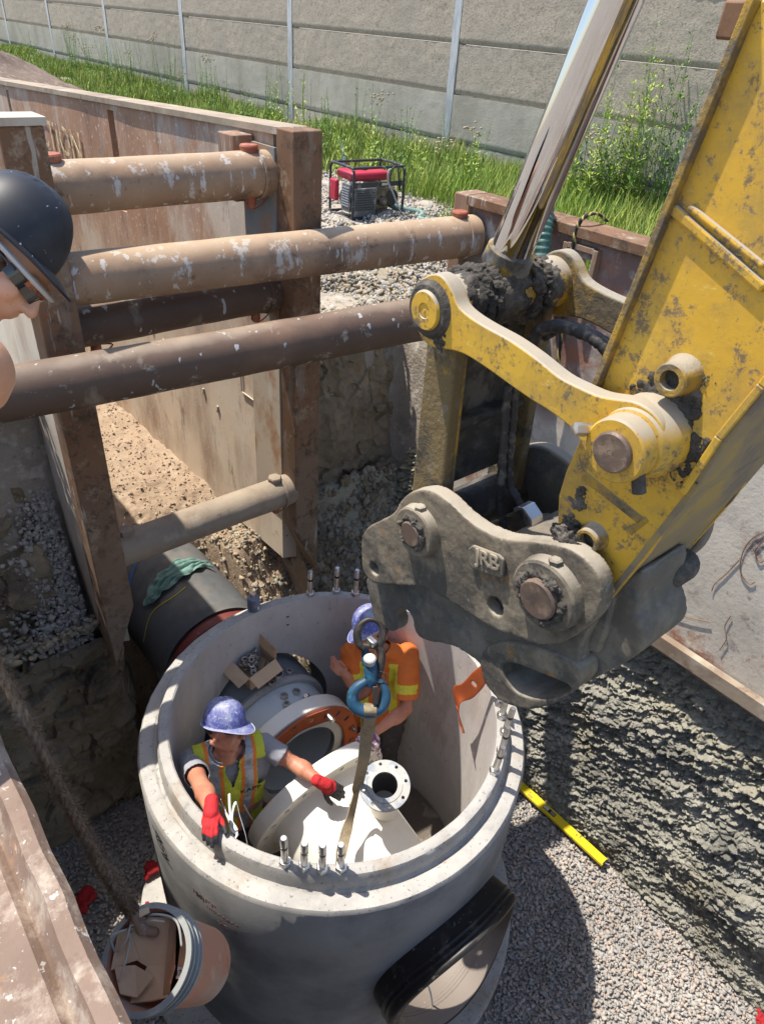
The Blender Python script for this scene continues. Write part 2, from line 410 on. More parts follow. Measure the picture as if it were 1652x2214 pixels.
CONC = mat('grey_precast_concrete', (.40, .385, .36), [
    dict(color=(.30, .29, .275), scale=3, lo=.46, hi=.62, nr=.7, amt=.7), dict(color=(.49, .47, .43), scale=6, lo=.54, hi=.66, nr=.7, amt=.6),
    dict(color=(.16, .15, .14), scale=60, lo=.63, hi=.66, det=3, amt=.8), dict(color=(.30, .22, .14), scale=2.3, lo=.58, hi=.68, st=(1, 1, .5), nr=.7, amt=.55), dict(color=(.20, .19, .18), scale=13, lo=.60, hi=.66, nr=.75, amt=.6)],
    rough=.85, bump=[(60, (1, 1, 1), .25, .003), (8, (1, 1, 1), .12, .006)], var=.1)
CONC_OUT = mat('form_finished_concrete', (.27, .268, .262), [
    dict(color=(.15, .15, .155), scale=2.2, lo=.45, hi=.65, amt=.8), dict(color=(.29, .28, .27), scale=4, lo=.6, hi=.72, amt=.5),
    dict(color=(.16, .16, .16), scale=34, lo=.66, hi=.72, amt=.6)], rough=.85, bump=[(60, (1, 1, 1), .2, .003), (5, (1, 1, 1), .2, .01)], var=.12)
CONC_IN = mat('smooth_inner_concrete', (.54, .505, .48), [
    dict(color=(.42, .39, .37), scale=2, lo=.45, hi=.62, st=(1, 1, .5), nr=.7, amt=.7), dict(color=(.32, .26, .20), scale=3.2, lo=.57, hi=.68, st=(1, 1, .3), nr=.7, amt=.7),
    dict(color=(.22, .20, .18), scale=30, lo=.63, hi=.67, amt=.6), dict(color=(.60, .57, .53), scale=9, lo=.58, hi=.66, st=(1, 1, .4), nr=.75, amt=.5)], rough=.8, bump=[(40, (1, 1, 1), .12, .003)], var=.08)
CONC_PIPE = mat('weathered_sewer_pipe', (.085, .09, .095), [
    dict(color=(.13, .13, .125), scale=3, lo=.48, hi=.66, amt=.8), dict(color=(.06, .06, .06), scale=5, lo=.55, hi=.7, amt=.8),
    dict(color=(.30, .28, .25), scale=40, lo=.7, hi=.74, amt=.7), dict(color=(.24, .21, .17), k='up', lo=1.3, hi=1.6, scale=5, amt=.5)], rough=.85, bump=[(50, (1, 1, 1), .35, .004)], var=.2)
CLAY_GREY = mat('grey_clay', (.29, .28, .24), [
    dict(color=(.38, .345, .24), k='z', lo=-.1, hi=.7, scale=2, mix=1.2, amt=.7),
    dict(color=(.40, .385, .32), scale=2.2, lo=.45, hi=.62, amt=.8), dict(color=(.12, .12, .105), scale=3.4, lo=.5, hi=.68, st=(.5, 1, 1), amt=.75),
    dict(color=(.34, .33, .28), scale=11, lo=.58, hi=.7, amt=.6), dict(color=(.20, .165, .09), scale=1.6, lo=.56, hi=.7, amt=.6)],
    rough=.9, bump=[(28, (.5, 1, 1), .9, .02), (90, (1, 1, 1), .9, .008), (60, (.35, 1, 2.4), .9, .012)], var=.3)
CLAY_BROWN = mat('brown_clay', (.20, .165, .115), [
    dict(color=(.32, .27, .19), scale=1.7, lo=.48, hi=.66, amt=.8), dict(color=(.06, .05, .04), scale=3, lo=.55, hi=.7, amt=.7),
    dict(color=(.17, .145, .085), scale=5, lo=.55, hi=.68, amt=.6), dict(color=(.36, .32, .25), scale=14, lo=.66, hi=.74, amt=.6)],
    rough=.9, bump=[(25, (1, 1, .6), .6, .02), (90, (1, 1, 1), .4, .006)], var=.22)
SOIL = mat('tan_soil', (.36, .265, .185), [
    dict(color=(.26, .19, .13), scale=1.3, lo=.45, hi=.65, amt=.8), dict(color=(.46, .37, .27), scale=6, lo=.52, hi=.68, amt=.7),
    dict(color=(.15, .115, .08), scale=12, lo=.63, hi=.72, amt=.6)], rough=.95, bump=[(30, (1, 1, 1), .7, .02), (120, (1, 1, 1), .6, .005)], var=.12)
DIRT = mat('dusty_gravel_ground', (.34, .30, .25), [
    dict(color=(.22, .19, .15), scale=2, lo=.48, hi=.66, amt=.8), dict(color=(.48, .44, .38), scale=9, lo=.55, hi=.66, amt=.8),
    dict(color=(.16, .14, .11), scale=20, lo=.6, hi=.7, amt=.7)], rough=.95, bump=[(30, (1, 1, 1), .8, .02), (110, (1, 1, 1), .6, .006)], var=.15)
ROCKS = [mat('pale_gravel', (.42, .40, .375), [dict(color=(.30, .29, .27), k='vorc', scale=40, lo=.2, hi=.9)], rough=.9, var=.2),
         mat('grey_gravel', (.31, .295, .28), rough=.9, var=.25), mat('pinkish_gravel', (.40, .335, .29), rough=.9, var=.2)]
CLODS = [mat('grey_clod', (.27, .25, .20), rough=.95, bump=[(50, (1, 1, 1), .6, .01)], var=.25), mat('tan_clod', (.38, .31, .22), rough=.95, bump=[(50, (1, 1, 1), .6, .01)], var=.2)]
WALLP = mat('aggregate_panel', (.38, .33, .265), [
    dict(color=(.23, .20, .165), scale=26, lo=.5, hi=.62, det=3, amt=.75), dict(color=(.44, .37, .285), scale=34, lo=.58, hi=.68, det=2, amt=.7),
    dict(color=(.29, .265, .22), scale=.8, lo=.45, hi=.65, amt=.6)], rough=.95, bump=[(40, (1, 1, 1), .6, .015), (90, (1, 1, 1), .5, .008)], var=.1)
WALLS = mat('smooth_grey_panel', (.37, .35, .295), [
    dict(color=(.24, .225, .18), scale=1.2, lo=.45, hi=.66, st=(1, 1, .4), amt=.7), dict(color=(.22, .21, .19), scale=24, lo=.6, hi=.7, amt=.45),
    dict(color=(.25, .22, .17), scale=3, lo=.6, hi=.72, st=(2, 2, .2), amt=.5)], rough=.9, bump=[(40, (1, 1, 1), .5, .012)], var=.1)
GALV = mat('galvanised_steel', (.50, .52, .54), [dict(color=(.36, .38, .41), scale=6, lo=.45, hi=.6, st=(2, 2, .5), amt=.8)], rough=.5, metal=.6)
PAINT_WHITE_LETTER = mat('faded_stencil_paint', (.66, .54, .33), [dict(color=(.36, .21, .125), scale=16, lo=.5, hi=.57)], rough=.8)

def panel_disp(V, amp=.006):
    return V
# ================================================================== terrain
def ground_z(a, b):
    a = np.asarray(a, float); b = np.asarray(b, float)
    P = np.stack([a, b, 0*a], -1)
    return 1.22 + .05*fbm(P*.5, 3) + .012*fbm(P*4, 2)
def in_pit(a, b):
    """signed-ish depth factor 0..1 of the excavation at (e1,e2)"""
    w1 = np.clip((b+.35)/.15, 0, 1)*np.clip((3.55-b)/.12, 0, 1)
    main = w1*np.clip((3.95-a)/.15, 0, 1)
    box = np.clip((b-.92)/.05, 0, 1)*np.clip((2.36-b)/.05, 0, 1)*np.clip((12.5-a)/.3, 0, 1)
    return np.maximum(main, box)
def axisvals(lo, hi, near_lo, near_hi, step, coarse):
    A = list(np.arange(near_lo, near_hi, step)); x = near_hi; s = step
    while x < hi: A.append(x); s = min(s*1.25, coarse); x += s
    A.append(hi); x = near_lo; s = step; B = []
    while x > lo: s = min(s*1.25, coarse); x -= s; B.append(max(x, lo))
    return np.array(sorted(set(B+A)))
a_ = axisvals(-120, 320, -1.5, 13.5, .07, 25); b_ = axisvals(-160, 220, -1.5, 9.5, .07, 25)
A, B = np.meshgrid(a_, b_, indexing='ij')
pit = in_pit(A, B)
Z = ground_z(A, B)*(1-pit) + pit*(-2.15)
nz = fbm(np.stack([A*3, B*3, 0*A], -1), 3)*.03
Z = Z + nz*(pit < .5)
V = (A.ravel()[:, None]*E1 + B.ravel()[:, None]*E2 + Z.ravel()[:, None]*EZ)
g_ = npmesh('ground', V, grid(*A.shape), m=DIRT, smooth=180); tag(g_, 'dusty gravelly ground around the open excavation', kind='structure')

# trench bottom, rising to the back: one fine height field
def trench_z(a, b):
    P = np.stack([a, b, 0*a], -1)
    z = np.full(a.shape, -2.0)
    # inside the far shield: soil bench that slopes down to the chamber
    t = np.clip((a-2.95)/(3.95-2.95), 0, 1); zi = -1.93 + t**.8*1.5
    zi = np.where(a > 3.95, -.43 - .03*(a-3.95)+.13*np.clip((a-4.5)/.3, 0, 1), zi)
    gl = 0.16*np.exp(-((b-1.55)/.35)**2)*np.clip((a-3.3)/1, 0, 1)
    zi = zi - gl*np.clip((5.2-a)/1.2, 0, 1)
    tl = np.clip((a-4.0-.25*np.clip((1.25-b)/.3, 0, 1))/.5, 0, 1); zl_ = -1.93+tl**.7*1.62; k_ = np.clip((b-1.90)/.12, 0, 1)
    zi = zi*k_+np.minimum(zl_, zi)*(1-k_)
    z = np.where((b > .95) & (b < 2.4), zi, z)
    # behind, right of the shield
    tb = np.clip((a-2.85-.05*np.sin(b*5))/(3.72-2.85), 0, 1); zb = -2.0 + tb**1.1*1.97
    zb = np.where(a > 3.72, -.03, zb)
    z = np.where(b >= 2.4, zb, z)
    # left, outside the near plate of the shield
    zl = np.where(a > 3.72, -.30+.3*np.clip((b-.5)/.4, 0, 1)*np.clip((a-3.9)/.8, 0, 1), -2.0+np.clip((a-3.5)/.22, 0, 1)*1.6)
    z = np.where(b <= .95, zl, z)
    c, d = chunky(np.stack([a*9, b*9, z*7], -1))
    rough = np.clip((z+1.9)/.25, 0, 1)
    inner = (b > 1.0) & (b < 2.4) & (a > 4.1)
    amp = np.where(inner, .3, 1.0)
    z = z + rough*amp*(.05*ridged(P*2.2, 4)+.035*c) + rough*.02*fbm(P*18, 3)
    z = np.minimum(z, np.where((np.abs(b-1.58) < .5) & (a < 3.6), -.95+0*z, 9))
    return z
aa = np.concatenate([np.arange(2.3, 5.2, .02), np.arange(5.2, 12.6, .045)]); bb = np.arange(-1.4, 3.75, .02)
A, B = np.meshgrid(aa, bb, indexing='ij'); Z = trench_z(A, B)
V = A.ravel()[:, None]*E1 + B.ravel()[:, None]*E2 + Z.ravel()[:, None]*EZ
bench = npmesh('soil_bench', V, grid(*A.shape), smooth=60, mats=[SOIL, CLAY_GREY, CLAY_BROWN],
               mi=(lambda c: np.where((c[:, 1] > 1.0) & (c[:, 1] < 2.4) & (c[:, 0] > 3.35), 0, np.where(c[:, 1] > 2.3, 1, 2)))(
                   np.stack([A, B], -1).reshape(-1, 2)[grid(*A.shape)[:, 0]]))
tag(bench, 'broken soil bench rising behind the concrete chamber', kind='structure')

def clay_face(name, P0, du, dv, nrm, nu, nv, disp, m, label):
    """vertical-ish patch: P0 + u*du + v*dv, displaced along nrm"""
    u, v = np.meshgrid(np.linspace(0, 1, nu), np.linspace(0, 1, nv), indexing='ij')
    P = P0 + u[..., None]*du + v[..., None]*dv; loc = np.stack([P@E1, P@E2, P[..., 2]], -1)
    P = P + disp(loc, u, v)[..., None]*nrm
    o = npmesh(name, P.reshape(-1, 3), grid(nu, nv), m=m, smooth=50); tag(o, label, kind='structure'); return o
# right side: crumbly grey bank below the plate
def d_right(l, u, v):
    q = l.copy(); s = q[..., 0]*.9 + q[..., 2]*.35
    w = np.stack([s*1.6, q[..., 2]*7+q[..., 0]*2.2, q[..., 1]*3], -1)
    c, d = chunky(np.stack([q[..., 0]*9, q[..., 2]*16+q[..., 0]*5, q[..., 1]*4], -1)); c2, _ = chunky(np.stack([q[..., 0]*24, q[..., 2]*34+q[..., 0]*12, q[..., 1]*9], -1)); c3, _ = chunky(np.stack([q[..., 0]*48, q[..., 2]*60+q[..., 0]*22, q[..., 1]*9], -1))
    big = fbm(q*np.array([.9, 1, 1.6]), 3)
    up = np.clip((v-.28)/.5, 0, 1)
    lam = ridged(np.stack([s*4.5, q[..., 2]*26+q[..., 0]*9, q[..., 1]*5], -1), 3)
    return .07*big + .007*c3 + (.008+.018*up)*ridged(w*.9, 5) + (.006+.018*up)*c + (.008+.016*up)*c2 + .012*lam + .012*fbm(q*38, 3)
clay_face('clay_bank', L(-1.3, 3.26, -2.0), E1*4.9, E2*.30+EZ*2.25, N(-E2+EZ*.12), 760, 380, d_right, CLAY_GREY, 'crumbly grey clay bank below the right hand steel plate')
def d_back(l, u, v):
    s = l[..., 1] + .18*(l[..., 2]) ; ph = s*5.2 + .5*fbm(l*1.3, 2)
    groove = np.abs(((ph) % 1)-.5)*2
    g = -.04*np.clip(.2-groove, 0, .2)/.2*(.4+.6*vnoise(l*4)) + .014*np.sin(ph*2*pi)
    c, _ = chunky(l*9)
    edge = np.clip((.15-u)/.15, 0, 1)+np.clip((u-.72)/.28, 0, 1)
    return g + .03*fbm(l*3, 4) + .012*fbm(l*20, 2) + edge*(.12*ridged(l*3, 3)+.05*c)+.02*c*(vnoise(l*2.2) > .1) + .03*np.clip(ridged(l*np.array([1, 5, .8]), 3)-1.1, 0, 1)
clay_face('clay_face', L(3.78, 2.30, -.45), E2*2.2, E1*.16+EZ*1.66, N(-E1+EZ*.05), 300, 260, d_back, CLAY_BROWN, 'dark clay face scored with upright bucket tooth marks')
def d_left(l, u, v):
    c, _ = chunky(l*np.array([5, 5, 7])); c2, _ = chunky(l*14)
    layer = np.sin(l[..., 2]*9 + 2*fbm(l*1.2, 2))
    return -.5*np.clip((u-.93)/.07, 0, 1)**2 + .05*fbm(l*1.5, 4) + .045*c + .015*c2 + .02*layer + .05*ridged(l*np.array([2, 2, 3]), 3)*.6
clay_face('clay_face', L(3.52, -2.0, -2.0), E2*3.1, E1*.10+EZ*1.66, N(-E1+EZ*.1), 320, 230, d_left, CLAY_BROWN, 'dark clay face left of the steel shield, lower step')
clay_face('clay_face', L(3.64, -2.0, -.38), E2*2.85, E1*.52+EZ*1.6, N(-E1+EZ*.3), 320, 230, d_left, CLAY_BROWN, 'dark clay face left of the steel shield, upper step')
# soil heap, far left
u, v = np.meshgrid(np.linspace(0, 1, 70), np.linspace(0, 2*pi, 90), indexing='ij')
hc = atd(-150, 205, 13.5); hc[2] = 1.15
X = hc[0]+u*3.4*np.cos(v); Y = hc[1]+u*3.4*np.sin(v); P = np.stack([X, Y, 0*X], -1)
Zh = 1.15 + 1.55*np.clip(1-u, 0, 1)**.9*(1+.18*fbm(P*1.1, 3)) + .05*ridged(P*3, 3)*(1-u)
hp = npmesh('soil_heap', np.stack([X, Y, Zh], -1).reshape(-1, 3), grid(70, 90), m=mat('brown_heap_soil', (.17, .125, .10), [dict(color=(.26, .21, .17), scale=9, lo=.5, hi=.65)], rough=.95, bump=[(40, (1, 1, 1), .8, .02)], var=.2), smooth=60)
tag(hp, 'brown soil heap at the far left edge behind the shield', kind='stuff')

# ------------------------------------------------------------------ loose stones
def rock_templates(k=8):
    out = []
    for s in range(k):
        r = np.random.default_rng(s+3); p = r.normal(size=(11, 3)); p /= np.linalg.norm(p, axis=1)[:, None]; p *= r.uniform(.75, 1.1, (11, 1))
        bm = bmesh.new(); [bm.verts.new(q) for q in p]; h = bmesh.ops.convex_hull(bm, input=bm.verts); bm.verts.ensure_lookup_table(); bm.verts.index_update()
        bmesh.ops.recalc_face_normals(bm, faces=bm.faces)
        v = np.array([q.co[:] for q in bm.verts]); f = np.array([[x.index for x in q.verts] for q in bm.faces if len(q.verts) == 3]); bm.free()
        v *= np.array((1.15, .7+.3*r.random(), .5+.3*r.random())); out.append((v, f))
    return out
RT = rock_templates()
def scatter(name, pts, size, mats, label, kind='stuff', jit=.4, up=None, mi=None):
    n = len(pts); Vs = []; Fs = []; Ms = []; off = 0
    for t, (v, f) in enumerate(RT):
        idx = np.arange(n)[np.arange(n) % len(RT) == t]; k = len(idx)
        if not k: continue
        q = RNG.normal(size=(k, 4)); q /= np.linalg.norm(q, axis=1)[:, None]; w_, x, y, z = q.T
        R = np.stack([np.stack([1-2*(y*y+z*z), 2*(x*y-z*w_), 2*(x*z+y*w_)], -1), np.stack([2*(x*y+z*w_), 1-2*(x*x+z*z), 2*(y*z-x*w_)], -1), np.stack([2*(x*z-y*w_), 2*(y*z+x*w_), 1-2*(x*x+y*y)], -1)], 1)
        s = size*(1+jit*RNG.normal(size=k)).clip(.45, 2.2)
        P = np.einsum('kij,vj->kvi', R, v)*s[:, None, None] + pts[idx][:, None, :]
        Vs.append(P.reshape(-1, 3)); Fs.append((f[None]+(np.arange(k)*len(v))[:, None, None]).reshape(-1, 3)+off); off += k*len(v)
        Ms.append(np.repeat(RNG.integers(0, len(mats), k), len(f)))
    o = npmesh(name, np.concatenate(Vs), np.concatenate(Fs), mats=mats, mi=np.concatenate(Ms))
    tag(o, label, kind=kind); return o
def rnd(n, a0, a1, b0, b1): return RNG.uniform(a0, a1, n), RNG.uniform(b0, b1, n)
floor_me = MB().box(L(1.5, 1.5, -1.97), (7, 5, .04)).build('gravel_bed', ROCKS[1], smooth=None); tag(floor_me, 'compacted gravel bed of the excavation', kind='structure')
a, b = rnd(88000, -1.2, 3.6, -.35, 3.42); k = ((a-2.01)**2+(b-1.58)**2 > 1.15**2)
far = RNG.random(len(a)) < np.where((b > 1.9) & (a < 2.2), 1.0, .55); a = a[k & far]; b = b[k & far]
pts = a[:, None]*E1+b[:, None]*E2+(-1.935+RNG.uniform(-.01, .012, len(a)))[:, None]*EZ
scatter('gravel', pts, .0145, ROCKS, 'crushed stone bedding covering the bottom of the excavation')
# stones on the ground beside the shield and down its flank
a, b = rnd(9000, 3.8, 7.5, .0, .86); k = b > .25+.04*(a-3.8); a, b = a[k], b[k]
z1 = ground_z(a, b)+.02
scatter('gravel', a[:, None]*E1+b[:, None]*E2+z1[:, None]*EZ, .020, ROCKS[:2], 'pale gravel on the ground along the outer shield plate')
a, b = rnd(2600, 3.62, 4.0, .50, .84); z2 = RNG.uniform(-.35, 1.2, 2600); b = .85-(.05+.22*np.abs(RNG.normal(size=2600)))*np.clip((1.3-z2)/1.6, .2, 1)
a = 3.62+.33*(z2+.38)-.03*RNG.random(2600)
scatter('gravel', a[:, None]*E1+b[:, None]*E2+z2[:, None]*EZ, .019, ROCKS[:2], 'pale gravel spilled down the flank of the shield plate')
a, b = rnd(420, 3.55, 3.9, -.1, .84); scatter('clay_clods', a[:, None]*E1+b[:, None]*E2+(-.24+.05*RNG.random(420))[:, None]*EZ, .030, CLODS, 'broken clay clods on the ledge beside the shield plate')
# rubble behind the chamber
a, b = rnd(2600, 2.9, 3.75, 2.3, 3.5); z3 = trench_z(a, b)+.01
scatter('clay_clods', a[:, None]*E1+b[:, None]*E2+z3[:, None]*EZ, .03, [CLODS[0], CLAY_BROWN], 'grey clay rubble sloping down behind the chamber', jit=.5)
a, b = rnd(3800, 3.0, 4.4, 1.0, 2.4); z3 = trench_z(a, b)+.005
scatter('clay_clods', a[:, None]*E1+b[:, None]*E2+z3[:, None]*EZ, .016, CLODS, 'tan soil crumbs around the sewer pipe', jit=.5)
a, b = rnd(4200, 4.4, 10, 1.02, 2.25); z3 = trench_z(a, b)+.003
scatter('clay_clods', a[:, None]*E1+b[:, None]*E2+z3[:, None]*EZ, .010, [SOIL, CLODS[1]], 'small soil crumbs on the floor inside the shield', jit=.6)
# rubble on the ground beyond the clay face
a, b = rnd(15000, 3.93, 6.4, 2.5, 5.6); z4 = ground_z(a, b)+.05*np.clip(ridged(np.stack([a*2, b*2, 0*a], -1), 3), 0, 2)
scatter('rubble', a[:, None]*E1+b[:, None]*E2+z4[:, None]*EZ, .019, [CLODS[0], CLODS[1], ROCKS[0]], 'pale broken rubble on the ground beyond the clay face', jit=.55)
a, b = rnd(70, 3.9, 5.4, 2.55, 4.2); scatter('rubble', a[:, None]*E1+b[:, None]*E2+(ground_z(a, b)+.01)[:, None]*EZ, .06, [CLODS[0]], 'large clay lumps along the edge of the clay face', jit=.4)
a, b = rnd(9000, 5.6, 9, 3.0, 8.0); scatter('gravel', a[:, None]*E1+b[:, None]*E2+(ground_z(a, b)+.01)[:, None]*EZ, .02, [ROCKS[0], DIRT], 'loose stones on the ground around the generator', jit=.6)
# a big lump stuck on the clay face
def lump(c, r, seed, label, m=CLODS[0]):
    bm = bmesh.new(); bmesh.ops.create_icosphere(bm, subdivisions=5, radius=1); v = np.array([q.co[:] for q in bm.verts]); f = np.array([[x.index for x in q.verts] for q in bm.faces]); bm.free()
    cc, _ = chunky(v*5+seed); d = 1+.25*fbm(v*1.7+seed, 4)+.10*cc+.04*fbm(v*14+seed, 2); P = v*d[:, None]*np.array(r); P = P[:, :1]*E1+P[:, 1:2]*E2+P[:, 2:]*EZ+c
    o = npmesh('clay_lump', P, f, m=m, smooth=60); tag(o, label, 'clay lump'); return o
lump(on1(905, 1010, 3.68), (.16, .17, .24), 3, 'large crumbly clay lump on the dark clay face left of the yellow link')
lump(on1(880, 1110, 3.55), (.12, .10, .07), 9, 'small clay clod below the large lump on the dark clay face')

# ================================================================== noise barrier along the back
nb = empty('noise_barrier', L(9.1, 8.9, 1.2), 'long precast panel noise barrier with galvanised posts behind the weeds', 'wall')
PB = 8.95
proto_p = proto_r = post0 = None
for k in range(-2, 9):
    e0 = 9.05+4.45*k
    mb = MB()
    if post0 is None:
        mb.box(L(e0, PB-.06, 3.3), (.15, .014, 5.2)).box(L(e0, PB+.10, 3.3), (.15, .014, 5.2)).box(L(e0, PB+.02, 3.3), (.012, .146, 5.2))
        post0 = mb.build('post', GALV, nb, smooth=None); pe = e0
    else:
        o = post0.copy(); COL.objects.link(o); o.location = Vector(E1*(e0-pe))
    for r_ in range(6):
        z0 = .915+.648*r_
        src = proto_r if r_ >= 2 else proto_p
        if src is None:
            h = .648-.008; nu, nv = 90, 16
            U, Vv = np.meshgrid(np.linspace(-2.16, 2.16, nu), np.linspace(-h/2, h/2, nv), indexing='ij')
            ed = np.clip((Vv+h/2)/.022, 0, 1); dd = .030*(1-ed)
            loc = np.stack([U, Vv, 0*U], -1); dd = dd+(.005 if r_ >= 2 else .003)*fbm(loc*20, 3)
            front = (e0+2.225+U)[..., None]*E1+(PB-.05+dd)[..., None]*E2+(z0+.324+Vv)[..., None]*EZ
            back = front+E2*.1; n = nu*nv; G = grid(nu, nv)
            rim = [i*nv for i in range(nu)]+[(nu-1)*nv+j for j in range(1, nv)]+[i*nv+nv-1 for i in range(nu-2, -1, -1)]+[j for j in range(nv-2, 0, -1)]
            R_ = np.array([[rim[i], rim[(i+1) % len(rim)], rim[(i+1) % len(rim)]+n, rim[i]+n] for i in range(len(rim))])
            o = npmesh('panel', np.concatenate([front.reshape(-1, 3), back.reshape(-1, 3)]), np.concatenate([G[:, ::-1], G+n, R_]), nb, WALLP if r_ >= 2 else WALLS, 50)
            o['_e'] = e0; o['_z'] = z0
            if r_ >= 2: proto_r = o
            else: proto_p = o
        else:
            o = src.copy(); COL.objects.link(o); o.location = Vector(E1*(e0-src['_e'])+EZ*(z0-src['_z'])+E2*(random.uniform(-.002, .002)-.012*(r_-(2 if r_ >= 2 else 0))))

# ================================================================== trench shields
def plate(mb, e20, e21, a0, a1, z0, z1, knife=.35, slope=0, kin=None):
    """steel wall between e2=e20 and e21; bottom tapers to the e21 side"""
    dz = slope*(a1-a0); prof = [(e20, z1), (e21, z1), (e21, z0), (e20, z0+knife)]
    for i in range(2): pass
    P = [L(a0, e, z) for e, z in prof]+[L(a1, e, z+dz) for e, z in prof]
    mb.add(P, [(0, 1, 2, 3), (7, 6, 5, 4), (0, 4, 5, 1), (1, 5, 6, 2), (2, 6, 7, 3), (3, 7, 4, 0)])
ts = empty('trench_shield', L(3.5, 1.64, -.4), 'tall rusty steel trench shield around the sewer pipe at back left', 'trench shield')
ZT, ZB, SL = 2.57, -.4, -.045
def uneven(o, amp=.004):
    return o
def steel_wall(name, e_face, e_back, a0, a1, z0, z1, m, parent, nu=160, nv=70, slope=0, slots=(), ding=.006, knife=.35):
    """big plate with a slightly buckled visible face and recessed slots"""
    U, W_ = np.meshgrid(np.linspace(a0, a1, nu), np.linspace(0, 1, nv), indexing='ij')
    s = 1 if e_back > e_face else -1
    z = z0+W_*(z1-z0)+slope*(U-a0)
    kn = np.clip((z0+knife-(z0+W_*(z1-z0)))/knife, 0, 1)
    e = e_face+kn*(e_back-e_face)*.96
    loc = np.stack([U, 0*U+e_face, z], -1)
    e = e+s*ding*fbm(loc*1.1, 3)
    f = U[..., None]*E1+e[..., None]*E2+z[..., None]*EZ
    bk = U[..., None]*E1+(0*U+e_back)[..., None]*E2+z[..., None]*EZ
    G = grid(nu, nv); keep = np.ones(len(G), bool); ctr = np.stack([U, W_], -1).reshape(-1, 2)[G].mean(1)
    for (sa, sb, wa, wb) in slots: keep &= ~((ctr[:, 0] > sa) & (ctr[:, 0] < sb) & (ctr[:, 1] > wa) & (ctr[:, 1] < wb))
    n = nu*nv; G2 = G[keep]
    from collections import Counter
    ed = Counter()
    for q in G2:
        for i in range(4): ed[tuple(sorted((int(q[i]), int(q[(i+1) % 4]))))] += 1
    bd = [k for k, c in ed.items() if c == 1]
    R_ = np.array([[p, q, q+n, p+n] for p, q in bd])
    o = npmesh(name, np.concatenate([f.reshape(-1, 3), bk.reshape(-1, 3)]), np.concatenate([G2, G2+n, R_]), parent, m, 30)
    bm = bmesh.new(); bm.from_mesh(o.data); bmesh.ops.recalc_face_normals(bm, faces=bm.faces); bm.to_mesh(o.data); bm.free(); o.data.set_sharp_from_angle(angle=.5)
    return o
W1 = mat('shield_plate_mixed', (.37, .21, .125), [
    dict(color=(.66, .56, .43), k='z', lo=2.25, hi=1.3, scale=1.2, st=(1, 1, .5), mix=1.3, amt=.85),
    dict(color=(.19, .10, .065), scale=1.6, lo=.52, hi=.7, st=(1, 1, .35), amt=.7),
    dict(color=(.60, .56, .50), scale=7, lo=.50, hi=.68, st=(1.8, 1, .16), nr=.8, amt=.4), dict(color=(.60, .55, .46), scale=1.5, lo=.5, hi=.62, st=(1, 1, .5), nr=.7, amt=.6), dict(color=(.12, .065, .045), scale=5, lo=.56, hi=.66, st=(1.5, 1, .3), nr=.78, amt=.6), dict(color=(.58, .55, .49), scale=30, lo=.62, hi=.66, det=3, amt=.7),
    dict(color=(.34, .33, .31), scale=1.7, lo=.60, hi=.72, st=(1, 1, .8), amt=.6),
    dict(color=(.31, .13, .05), scale=5, lo=.64, hi=.74, amt=.6)], rough=.75, bump=[(40, (1, 1, .4), .25, .004), (5, (1, 1, 1), .3, .012)], var=.14)
steel_wall('side_plate', 2.27, 2.42, 3.62, 11.5, ZB, ZT, W1, ts, slope=SL, slots=((5.80, 5.90, .74, .98), (8.36, 8.47, .74, .98)), nu=200, nv=60, knife=.04)
for q_, s_ in ((L(3.90, 2.2, 2.36), (.17, .13, .34)),): MB().box(q_, s_).build('socket', STEEL_RUST, ts, bevel=.006)
mb = MB(); mb.add([L(3.55, 2.25, 2.60), L(3.55, 2.45, 2.60), L(3.55, 2.45, 2.55), L(3.55, 2.25, 2.565), L(11.5, 2.25, 2.24), L(11.5, 2.45, 2.24), L(11.5, 2.45, 2.20), L(11.5, 2.25, 2.205)], [(0, 1, 2, 3), (7, 6, 5, 4), (0, 4, 5, 1), (1, 5, 6, 2), (2, 6, 7, 3), (3, 7, 4, 0)]); mb.build('top_rail', PIPE_CLAY, ts, smooth=None)
mb = MB(); P = [(2.25, 2.6), (2.44, 2.6), (2.44, -.42), (2.25, .05)]; mb.prism([L(3.40, e, z) for e, z in P], E1*.16); mb.build('end_post', STEEL_DARK, ts, bevel=.008)
mb = MB(); mb.prism([L(3.57, e, z) for e, z in [(2.243, 2.50), (2.262, 2.50), (2.262, .1), (2.243, .15)]], E1*.34); mb.build('weld_plate', mat('blue_grey_worn_plate', (.20, .22, .215), [dict(color=(.44, .36, .27), k='z', lo=2.2, hi=1.7, scale=3, mix=.8, amt=.9), dict(color=(.30, .17, .09), scale=4, lo=.48, hi=.62), dict(color=(.46, .42, .36), scale=9, lo=.6, hi=.7, st=(1, 1, .2))], rough=.7, var=.15), ts, smooth=None)
steel_wall('side_plate', .86, 1.0, 3.52, 11.5, ZB, 2.60, STEEL_CLAY, ts, slope=SL, nu=120, nv=50, knife=.01)
mb = MB(); P = [(.84, 2.66), (1.02, 2.66), (1.02, .02), (.84, -.42)]; mb.prism([L(3.36, e, z) for e, z in P], E1*.15); mb.build('end_post', STEEL_DARK, ts, bevel=.008)
mb = MB(); mb.box(L(3.43, .93, 2.675), (.17, .2, .03)); mb.build('top_rail', STEEL_CLAY, ts, smooth=None)
